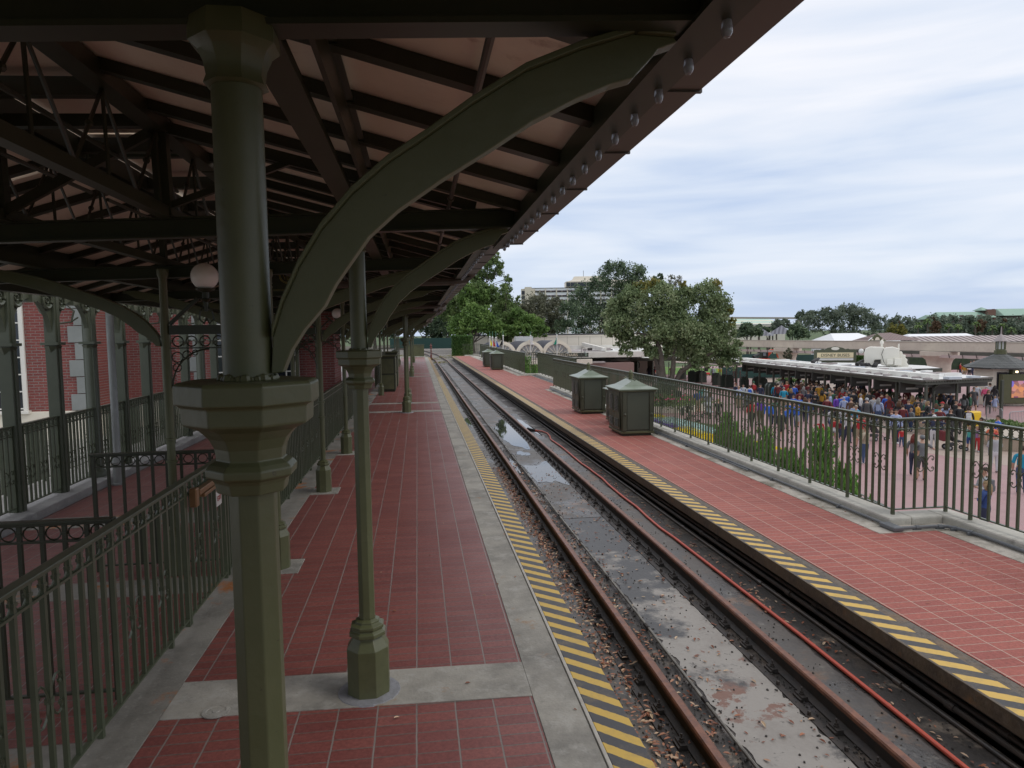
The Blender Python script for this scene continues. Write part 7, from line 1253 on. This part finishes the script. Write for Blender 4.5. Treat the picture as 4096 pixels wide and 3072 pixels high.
PP = [
 # front figures on the plaza
 (3940, 1868, 1.82, -60, 'phone', 'lgrey', 'dgrey', ('hb', S), 'person in a pale hoodie with a grey backpack holding up a phone, nearest the camera', dict(pack='grey')),
 (3946, 1921, 1.68, 250, 'fold', 'dblue', 'navy', ('hl', Lg), 'person with long blond hair in a bright blue jacket, closest to the wall', dict()),
 (3690, 1740, 1.80, 200, 'hug', 'grey', 'dgrey', ('hb', S), 'person in a grey tee and backwards cap with an arm round a red-haired person', dict(sleeve=0, leg=0, hat='capback', hatc='grey', stout=.5)),
 (3658, 1734, 1.72, 160, 'bag', 'grey', 'navy', ('hr', Lg), 'person with long dark red hair being hugged in the middle of the plaza', dict(sleeve=0)),
 (3464, 1704, 1.70, -120, 'phone', 'tan', 'jeans', ('hm', S), 'person in a pale pink top and blue jeans standing alone taking a picture', dict(shoes='white')),
 (3585, 1636, 1.82, 0, 'stand', 'lblue', 'navy', ('hb', S), 'bearded person in a light blue shirt facing the camera', dict(shoes='white', stout=.5)),
 (3566, 1636, 1.62, 20, 'stand', 'navy', 'dgrey', ('hr', Lg), 'red-haired person with a red bow beside the light blue shirt', dict(bow='red')),
 (3738, 1659, 1.68, 0, 'both', 'navy', 'white', ('hk', S), 'person in white trousers, navy jacket and white hat with arms spread', dict(hat='beanie', hatc='white')),
 (3982, 1731, 1.66, 200, 'phone', 'lgrey', 'white', ('hk', S), 'person in wide white trousers and a pale blue top seen from behind', dict(hat='cap', hatc='red', stout=.6)),
 (3993, 1660, 1.80, -70, 'bag', 'blue', 'khaki', ('hb', S), 'tall person in a bright blue tee with a dark backpack at the right', dict(sleeve=0, leg=0, pack='navy', shoes='white')),
 (3926, 1669, 1.66, -90, 'stand', 'olive', 'dgrey', ('hb', T), 'person with a dark ponytail in an olive top near the right edge', dict()),
 (3970, 1695, 1.5, 10, 'stand', 'orange', 'grey', ('hb', S), 'person in a neon orange top partly behind the white trousers', dict(sleeve=0)),
 (3880, 1702, 1.24, 0, 'stand', 'teal', 'dblue', ('hl', S), 'child in a teal and pink jacket walking hand in hand, the left one', dict(kid=1, leg=0, shoes='lgrey')),
 (3910, 1703, 1.26, 0, 'walk', 'lav', 'red', ('hl', S), 'child in bright red leggings and a purple striped top', dict(kid=1, shoes='lgrey')),
 (4092, 1782, 1.75, 180, 'stand', 'cyan', 'jeans', ('hb', S), 'person in blue cut off by the right edge', dict(sleeve=0)),
 (3896, 1548, 1.78, 20, 'walk', 'dgrey', 'dgrey', ('hk', S), 'person in shorts and dark grey tee carrying a patterned bag near the kiosk', dict(sleeve=0, leg=0)),
 (3955, 1559, 1.70, 0, 'walk2', 'black', 'black', ('hm', Lg), 'long-haired person all in black walking towards the camera by the screen', dict()),
 (3981, 1583, 1.15, 180, 'walk', 'lblue', 'lblue', ('hl', S), 'small child in a pale blue dress near the screen', dict(kid=1, skirt=1, leg=0, shoes='white')),
 (3944, 1541, 1.65, 160, 'stand', 'pink', 'lgrey', ('white', S), 'person with a bright pink backpack and pale hat', dict(pack='pink', hat='cap', hatc='white')),
 (3907, 1534, 1.76, 0, 'walk', 'silver', 'lgrey', ('hm', S), 'person in an open light blue shirt near the kiosk', dict()),
 (3960, 1531, 1.72, 180, 'stand', 'white', 'khaki', ('hb', S), 'person in a white top behind the pink backpack', dict()),
 (3980, 1541, 1.68, 150, 'stand', 'black', 'jeans', ('hk', Lg), 'black-haired person in a dark top left of the screen', dict()),
 # under the near corner of the shelter
 (3715, 1551, 1.72, 0, 'phone1', 'grey', 'dgrey', ('hm', S), 'person in grey on a phone beyond the shelter corner', dict()),
 (3763, 1551, 1.74, 180, 'stand', 'purple', 'lblue', ('hb', S), 'person with a yellow-green backpack over a purple jacket', dict(pack='yellow')),
 (3770, 1607, 1.78, -40, 'stand', 'black', 'black', ('hb', S), 'person in a bright red cap and black jacket', dict(hat='cap', hatc='red')),
 (3745, 1613, 1.68, 200, 'stand', 'lav', 'dgrey', ('hm', Lg), 'person in lavender with a mint green backpack', dict(pack='teal')),
 (3826, 1599, 1.76, -30, 'stand', 'black', 'black', ('hk', S), 'person in a black helmet-like cap and black jacket', dict(hat='beanie', hatc='black')),
 (3837, 1613, 1.76, -150, 'stand', 'black', 'dgrey', ('hm', S), 'person in a black hooded jacket and rust cap by the last pillar', dict(hat='cap', hatc='maroon', stout=.4)),
 (3874, 1628, 1.66, 190, 'stand', 'black', 'black', ('hb', B_n), 'person in black with a white backpack beside the yellow box', dict(pack='white')),
 (3804, 1634, 1.62, 0, 'stand', 'black', 'dgrey', ('hb', Lg), 'smiling dark-haired person in black facing the camera by the corner', dict()),
 (3732, 1634, 1.70, 30, 'bag', 'black', 'black', ('hk', S), 'dark-haired person in a black coat leaning by the planter', dict(skin='skin2', stout=.5)),
 (3713, 1604, 1.68, 60, 'bag', 'black', 'dgrey', ('hl', Lg), 'blond person in black turned right under the shelter', dict()),
 (3672, 1609, 1.66, 70, 'phone', 'mustard', 'black', ('hk', Lg), 'dark-haired person in a mustard sweater near the shelter corner', dict()),
 (3645, 1632, 1.38, -50, 'stand', 'grey', 'jeans', ('hl', S), 'blond child in a grey backpack below the mustard sweater', dict(kid=1, pack='grey')),
 (3624, 1637, 1.30, 20, 'stand', 'dblue', 'jeans', ('hl', S), 'small fair-haired child in dark blue beside the grey backpack', dict(kid=1)),
 (3635, 1597, 1.74, 0, 'bag', 'navy', 'dgrey', ('hk', S), 'dark-haired person in navy looking down under the shelter', dict()),
 (3672, 1588, 1.72, 170, 'stand', 'dgrey', 'black', ('hb', S), 'person in charcoal behind the mustard sweater', dict()),
 (3612, 1618, 1.62, 180, 'stand', 'maroon', 'black', ('hb', S), 'person in maroon behind the fair-haired child', dict()),
 # shelter crowd
 (3558, 1586, 1.70, 180, 'bag', 'maroon', 'dgrey', ('hr', Lg), 'person with dark red hair in a dark red top under the shelter', dict()),
 (3528, 1568, 1.80, 180, 'bag', 'maroon', 'navy', ('hk', S), 'broad person in a red sweater seen from behind under the shelter', dict(stout=.8)),
 (3495, 1581, 1.72, 180, 'bag', 'lgrey', 'black', ('hk', S), 'person in a pale grey shirt left of the red sweater', dict(stout=.4)),
 (3468, 1591, 1.82, 190, 'stand', 'dgrey', 'dgrey', ('hg', S), 'large person in a dark grey jacket and pale flat cap', dict(hat='flat', hatc='lgrey', stout=.9)),
 (3582, 1552, 1.76, 0, 'stand', 'olive', 'dgrey', ('hb', S), 'person in olive with a red cap deep under the shelter', dict(hat='cap', hatc='red')),
 (3562, 1540, 1.70, -60, 'stand', 'pink', 'dgrey', ('hb', S), 'person in vivid pink-red behind the pillar', dict()),
 (3425, 1621, 1.66, -10, 'stand', 'cyan', 'khaki', ('hg', S), 'person in light blue with a cream flat cap left of the pram', dict(hat='flat', hatc='tan', sleeve=0, stout=.4)),
 (3418, 1613, 1.72, 150, 'stand', 'lblue', 'jeans', ('hb', S), 'dark-haired person just behind the cream cap', dict()),
 (3435, 1548, 1.72, 100, 'stand', 'maroon', 'black', ('hb', S), 'person in a dark red top beyond the hanging signs', dict()),
 (3414, 1560, 1.78, 180, 'stand', 'dgrey', 'black', ('hb', S), 'tall person with a black backpack under the shelter', dict(pack='black')),
 (3398, 1556, 1.74, 180, 'stand', 'black', 'black', ('hk', S), 'person in black left of the black backpack', dict()),
 (3376, 1586, 1.60, 180, 'stand', 'lblue', 'lgrey', ('lblue', 'beanie'), 'person in a pale blue hoodie with the hood up', dict()),
 (3366, 1578, 1.62, 170, 'stand', 'blue', 'navy', ('hb', S), 'person in blue left of the pale hoodie', dict()),
 (3345, 1579, 1.68, 60, 'stand', 'purple', 'navy', ('hk', Lg), 'long-haired person in purple with a green backpack', dict(pack='green')),
 (3330, 1560, 1.66, 180, 'stand', 'green', 'dgrey', ('hb', S), 'person in dark green in the shelter crowd', dict()),
 (3318, 1552, 1.74, 30, 'stand', 'grey', 'dgrey', ('hg', S), 'grey-haired person in grey behind the purple top', dict()),
 (3356, 1548, 1.72, 180, 'bag', 'brown', 'dgrey', ('hm', Lg), 'brown-haired person in brown in the shelter crowd', dict()),
 (3302, 1556, 1.70, 190, 'stand', 'black', 'jeans', ('hk', S), 'person in black at the thick pillar', dict()),
 (3278, 1535, 1.76, 180, 'stand', 'mustard', 'dgrey', ('hb', S), 'person in a mustard brown coat deep in the queue', dict()),
 (3262, 1563, 1.74, -30, 'phone', 'black', 'black', ('hb', S), 'person in black with a phone, right of the navy suit', dict()),
 (3254, 1532, 1.74, 180, 'stand', 'black', 'black', ('hk', S), 'person in black behind the navy suit', dict(stout=.4)),
 (3234, 1558, 1.78, -20, 'stand', 'navy', 'navy', ('hk', S), 'short-haired person in a navy suit jacket in the queue', dict(skin='skin2')),
 (3235, 1531, 1.72, 160, 'stand', 'maroon', 'dgrey', ('hb', S), 'person in maroon behind the navy suit', dict()),
 (3199, 1559, 1.74, 20, 'phone1', 'maroon', 'lgrey', ('hk', S), 'person in a maroon vest with white sleeves touching the chin', dict(skin='skin3')),
 (3206, 1521, 1.76, 150, 'stand', 'brown', 'dgrey', ('hb', S), 'person in a brown jacket and white cap in the queue', dict(hat='cap', hatc='white')),
 (3187, 1526, 1.74, 180, 'stand', 'maroon', 'black', ('hb', S), 'person in deep red left of the white cap', dict(stout=.5)),
 (3165, 1552, 1.64, 170, 'stand', 'navy', 'navy', ('hl', Lg), 'blond person in navy seen from behind in the queue', dict()),
 (3163, 1538, 1.66, 180, 'stand', 'mustard', 'black', ('hk', Lg), 'dark-haired person in a mustard coat behind the blond', dict()),
 (3135, 1547, 1.76, 190, 'bag', 'cyan', 'khaki', ('hg', S), 'stout person in a turquoise polo shirt', dict(sleeve=0, stout=1)),
 (3112, 1532, 1.76, 180, 'stand', 'maroon', 'black', ('hk', S), 'person in a long maroon coat left of the turquoise polo', dict()),
 (3101, 1534, 1.70, 170, 'bag', 'cyan', 'jeans', ('hk', S), 'person in a bright blue jacket left of the maroon coat', dict()),
 (3042, 1535, 1.76, -30, 'bag', 'navy', 'dgrey', ('hk', S), 'person in a navy jacket and cap standing by the shelter pillar', dict(hat='cap', hatc='black')),
 (3014, 1524, 1.76, 200, 'stand', 'maroon', 'dgrey', ('hb', S), 'person with a dark green beanie and a red backpack', dict(hat='beanie', hatc='green', pack='red')),
 (2998, 1540, 1.66, 190, 'stand', 'white', 'jeans', ('hb', S), 'person in white with a blue backpack', dict(pack='blue')),
 (2987, 1554, 1.3, 20, 'stand', 'lgrey', 'jeans', ('hb', Lg), 'dark-haired child below the blue backpack', dict(kid=1)),
 (2973, 1536, 1.68, 0, 'bag', 'silver', 'jeans', ('hk', Lg), 'long-haired person in a light blue top left of the queue', dict()),
 (2955, 1543, 1.72, 0, 'stand', 'lblue', 'khaki', ('skin', 'short'), 'bald person in a pale blue shirt', dict()),
 (2942, 1531, 1.76, -60, 'stand', 'navy', 'dgrey', ('hr', S), 'person in a navy jacket at the left end of the group', dict(skin='skin')),
 (3174, 1580, 1.50, 0, 'stand', 'blue', 'jeans', ('hm', Lg), 'long-haired child in blue just above the railing', dict(kid=0)),
 (3198, 1585, 1.45, 10, 'stand', 'blue', 'navy', ('hl', S), 'blond child in blue beside the long-haired one', dict(kid=1)),
 (3221, 1588, 1.66, 170, 'walk', 'black', 'navy', ('hm', Lg), 'brown-haired person in black and orange behind the railing', dict()),
 (3236, 1592, 1.62, 20, 'stand', 'dblue', 'jeans', ('hm', Lg), 'second brown-haired person beside the one in black', dict()),
 (3126, 1636, 1.72, 40, 'stand', 'black', 'black', ('hm', T), 'person with sunglasses in a short black dress and pale jacket', dict(skirt=1, leg=0)),
 (3140, 1627, 1.35, 0, 'stand', 'blue', 'navy', ('hl', S), 'child in blue behind the black dress', dict(kid=1, leg=0)),
 (3175, 1610, 1.5, 0, 'walk', 'blue', 'jeans', ('hl', S), 'child in a bright royal blue jacket, the taller of two', dict(kid=1)),
 (3190, 1618, 1.45, 10, 'walk2', 'blue', 'lgrey', ('hl', Lg), 'child in royal blue with pale shorts walking', dict(kid=1, leg=0)),
 (3158, 1602, 1.62, 180, 'stand', 'blue', 'navy', ('white', 'short'), 'person in blue with white hair behind the children', dict()),
 (3076, 1606, 1.60, 0, 'stand', 'blue', 'jeans', ('hl', Lg), 'person in a bright blue hoodie and light jeans', dict()),
 (3041, 1592, 1.76, 180, 'walk', 'purple', 'olive', ('hb', S), 'person in a purple jacket and olive trousers with arms at the sides', dict(stout=.3)),
 (3008, 1600, 1.66, 10, 'walk2', 'red', 'black', ('hk', Lg), 'person in black and red left of the purple jacket', dict()),
 (3098, 1592, 1.70, 180, 'stand', 'green', 'navy', ('hb', S), 'person in dark green between the blue hoodie and the dress', dict()),
 (2873, 1594, 1.72, 200, 'stand', 'black', 'black', ('hl', S), 'person in a long black hooded coat alone near the flower bed', dict()),
 (2837, 1566, 1.70, 190, 'push', 'lgrey', 'navy', ('hm', Lg), 'person in white and grey pushing a pram by the round bed', dict()),
 (2811, 1542, 1.70, 170, 'stand', 'teal', 'green', ('hb', S), 'person in teal behind the pram', dict()),
 (2791, 1556, 1.76, 190, 'stand', 'dblue', 'khaki', ('hb', S), 'person in a blue jersey and khaki shorts left of the pram', dict(sleeve=0, leg=0)),
 (2826, 1545, 1.72, 180, 'stand', 'white', 'jeans', ('hb', S), 'person in white behind the person pushing the pram', dict()),
 (2710, 1546, 1.72, 0, 'stand', 'black', 'dgrey', ('hb', S), 'person in black by the oak trunk', dict()),
 (2642, 1482, 1.74, 0, 'bag', 'dblue', 'khaki', ('hb', S), 'person in blue with a blue cap left of the oak trunk', dict(hat='cap', hatc='dblue')),
 (2622, 1482, 1.74, 0, 'bag', 'dgrey', 'lgrey', ('hk', S), 'person in dark grey with a cap left of the blue cap', dict(hat='cap', hatc='red')),
 (2852, 1465, 1.74, 180, 'stand', 'silver', 'jeans', ('hb', S), 'person in pale blue beside the mobility scooter', dict()),
 (2596, 1462, 1.70, 180, 'stand', 'black', 'navy', ('hk', Lg), 'person in black under the left shelter', dict()), (2618, 1466, 1.66, 90, 'stand', 'navy', 'navy', ('hk', S), 'person in navy between pillars of the left shelter', dict()), (2627, 1455, 1.74, 180, 'stand', 'black', 'black', ('hb', S), 'tall person in black under the left shelter', dict()),
 (2637, 1457, 1.72, 180, 'stand', 'brown', 'black', ('hb', S), 'person in a brown coat under the left shelter', dict()), (2684, 1465, 1.5, 180, 'stand', 'pink', 'dgrey', ('hk', S), 'person in coral red seen between the oak trunks', dict()),
 (3283, 1680, 1.12, 10, 'out', 'red', 'dgrey', ('hl', S), 'small child in a red sweater with a red bow and an arm stretched out', dict(kid=1, bow='red', shoes='white')),
 (3336, 1672, 1.12, 180, 'stand', 'red', 'white', ('hl', S), 'small child in red with a white skirt', dict(kid=1, skirt=1, leg=0, shoes='white')), (3355, 1678, 1.08, 150, 'stand', 'maroon', 'navy', ('hl', S), 'small child in dark red with coral shoes', dict(kid=1, shoes='orange')),
 (3420, 1660, 1.22, 180, 'stand', 'yellow', 'black', ('hk', S), 'child in a yellow top and black leggings', dict(kid=1, sleeve=0, hat='cap', hatc='dblue')), (3441, 1655, 1.70, 170, 'phone', 'red', 'khaki', ('hb', S), 'person in a red shirt and khaki shorts beside the yellow top', dict(sleeve=0, leg=0, hat='capback', hatc='red')),
 (3460, 1665, 1.3, 10, 'stand', 'navy', 'khaki', ('hb', S), 'child in navy right of the red shirt', dict(kid=1, leg=0)), (3392, 1650, 1.60, 20, 'walk', 'white', 'navy', ('hb', Lg), 'person in a white top walking left of the yellow top', dict()), (3372, 1628, 1.66, 0, 'stand', 'lgrey', 'jeans', ('hb', S), 'person in light grey behind the small red children', dict()), (3350, 1625, 1.66, 200, 'walk', 'black', 'dgrey', ('hk', S), 'person in black striding behind the small red child', dict(leg=0)), (3330, 1628, 1.60, 0, 'stand', 'white', 'jeans', ('hr', Lg), 'person with a red bow in white at the railing line', dict(bow='red')),
 (3608, 1712, .98, 190, 'walk', 'red', 'jeans', ('hk', S), 'tiny child in a red and white top and jeans', dict(kid=1)),
]
for (x, y, h, fc, ps, sh, pt, hr_, lb, kw) in PP: person(x, y, h, fc, ps, sh, pt, hr_, lb, **kw)
# queue filling the shade of the shelter, farther back
rr_ = random.Random(21); TOP = ['navy', 'black', 'maroon', 'grey', 'dgrey', 'red', 'white', 'lblue', 'brown', 'green', 'blue', 'mustard']; used = {}
DEEP = [(3130, 1528), (3148, 1524), (3176, 1536), (3219, 1526), (3245, 1545), (3266, 1530), (3290, 1532), (3288, 1560), (3306, 1538), (3322, 1570), (3338, 1546), (3372, 1552), (3386, 1570), (3392, 1545), (3424, 1556), (3444, 1575), (3450, 1556), (3478, 1560), (3486, 1552), (3508, 1556), (3520, 1550), (3540, 1562), (3548, 1576), (3575, 1590), (3590, 1570), (3598, 1600), (3602, 1582), (3650, 1580), (3690, 1590), (3700, 1600), (3760, 1625), (3785, 1612), (3215, 1545), (3310, 1585), (3405, 1590), (3515, 1590)]
HN = {'hb': 'dark brown hair', 'hk': 'black hair', 'hm': 'brown hair', 'hl': 'blond hair', 'hg': 'grey hair'}
nth = ['first', 'second', 'third', 'fourth', 'fifth', 'sixth', 'seventh', 'eighth', 'ninth', 'tenth', 'eleventh', 'twelfth', 'thirteenth', 'fourteenth', 'fifteenth', 'sixteenth', 'seventeenth', 'eighteenth', 'nineteenth', 'twentieth', 'twenty-first', 'twenty-second', 'twenty-third', 'twenty-fourth', 'twenty-fifth', 'twenty-sixth', 'twenty-seventh', 'twenty-eighth', 'twenty-ninth', 'thirtieth', 'thirty-first', 'thirty-second', 'thirty-third', 'thirty-fourth', 'thirty-fifth', 'thirty-sixth']
for i, (x, y) in enumerate(sorted(DEEP)):
    t = TOP[(i * 5) % 12]; hk = ['hb', 'hk', 'hm', 'hl', 'hg'][(i * 3) % 5]; st = (S, Lg)[i % 2]; cn = dict(dgrey='charcoal', lblue='pale blue').get(t, t)
    person(x, y, rr_.uniform(1.6, 1.8), rr_.choice([180, 160, 200, 0, 90]), rr_.choice(['stand', 'bag', 'phone', 'stand']), t, rr_.choice(['black', 'navy', 'jeans', 'dgrey']), (hk, st), '%s person from the left deep in the shelter queue, in %s' % (nth[i], cn), grp='people deep in the shelter queue')
for i in range(44):  # extra dark-coloured figures added to paint the darkness under the shelter roof
    q = along(B2, A_, rr_.uniform(.02, .75), -rr_.uniform(.5, 5.5)); pj = q - CAM; z_ = rr_.uniform(1.58, 1.8); v = Vector((q.x, q.y, PZ + z_)) - CAM; dz = v.dot(FW); X_ = CX + F * v.dot(RT) / dz; Y_ = CY - F * v.dot(UP) / dz; t = ['navy', 'black', 'maroon', 'dgrey', 'brown', 'grey', 'black', 'green'][i % 8]; hk = ['hb', 'hk', 'hm'][i % 3]
    person(X_, Y_, z_, rr_.choice([180, 160, 200, 90]), rr_.choice(['stand', 'bag', 'phone']), t, rr_.choice(['black', 'navy', 'dgrey']), (hk, (S, Lg)[i % 2]), 'person in dark clothes added to darken the space under the shelter roof', grp='dark figures added for the shade under the shelter roof')
FARP = [(3655, 1436), (3668, 1440), (3695, 1445), (3715, 1442), (3835, 1437), (3848, 1434), (3862, 1440), (3872, 1436), (3884, 1442), (3896, 1438), (3842, 1450), (3858, 1455), (3878, 1452), (3892, 1456), (3650, 1418), (3664, 1416), (3734, 1436), (3905, 1446)]
for i, (x, y) in enumerate(FARP):
    t = ['navy', 'yellow', 'black', 'red', 'mustard', 'white', 'navy'][i % 7]
    person(x, y, 1.72, rr_.choice([0, 180, 90, 30]), rr_.choice(['stand', 'bag', 'walk']), t, rr_.choice(['black', 'navy', 'khaki']), (rr_.choice(['hb', 'hk']), S), '%s distant person from the left under the beamway, in %s' % (nth[sorted(FARP).index((x, y))], t), grp='distant people under the beamway')
# prams
def pram(px, py, rz, col, label, bag=None):
    p = onz(px, py, PZ); rt = empty('stroller', (p.x, p.y, PZ), label, 'stroller', None, rz); FRM = mat('pram_frame', (.06, .06, .065), .3, .5); b = MB()
    for s in (-.24, .24): b.tube([(s, .42, 1.02), (s, .25, .75), (s, -.1, .40), (s, -.42, .14)], .014, 6); b.tube([(s, .10, .56), (s, .30, .15)], .014, 6); b.tube([(s, .30, .15), (s, -.30, .20)], .010, 5)
    b.tube([(-.24, .42, 1.02), (.24, .42, 1.02)], .018, 6); b.build('frame', FRM, rt)
    for s in (-.27, .27):
        for y, r in ((-.44, .10), (.30, .14)): b = MB(); b.tube([(s - .02, y, r), (s + .02, y, r)], r, 14); w = b.build('wheel', BLACK, rt); MB().tube([(s - .024, y, r), (s + .024, y, r)], r * .45, 8).build('hub', mat('hub_grey', (.3, .3, .32), .4), w)
    b = MB(); b.prism([(-.32, .40), (-.30, .48), (.02, .50), (.22, .95), (.27, .93), (.08, .42)], -.2, .2, 'x'); b.build('seat', cm(col), rt, fix=True, bevel=.02)
    b = MB(); n = 8; v = [(s, .20 + .34 * -math.cos(math.pi * (.05 + .6 * j / n)) * 1.0, .72 + .36 * math.sin(math.pi * (.1 + .6 * j / n))) for s in (-.22, .22) for j in range(n + 1)]; m = n + 1; b.add(v, [(j, j + 1, m + j + 1, m + j) for j in range(n)] + [tuple(range(m)), tuple(range(m, 2 * m))[::-1]]); b.build('hood', cm(col), rt); MB().box(-.18, .18, -.05, .28, .22, .36).build('basket', cm('dgrey'), rt, bevel=.03)
    if bag: MB().box(-.22, .22, .44, .62, .45, .95).build('hanging_bag', cm(bag), rt, bevel=.05)
pram(3815, 1800, 1.3, 'black', 'black stroller with a dark red bag parked near the planter', 'maroon'); pram(3500, 1762, 1.9, 'dgrey', 'dark stroller with chrome frame beside the red shirt', None); pram(3620, 1712, .6, 'red', 'red and black stroller right of the light blue shirt'); pram(2835, 1672, .3, 'lgrey', 'pale stroller beside the round planting bed'); pram(2985, 1642, -.6, 'dgrey', 'dark stroller behind the railing near the bald person'); pram(2762, 1690, .9, 'black', 'black stroller half hidden below the round bed', 'dgrey')
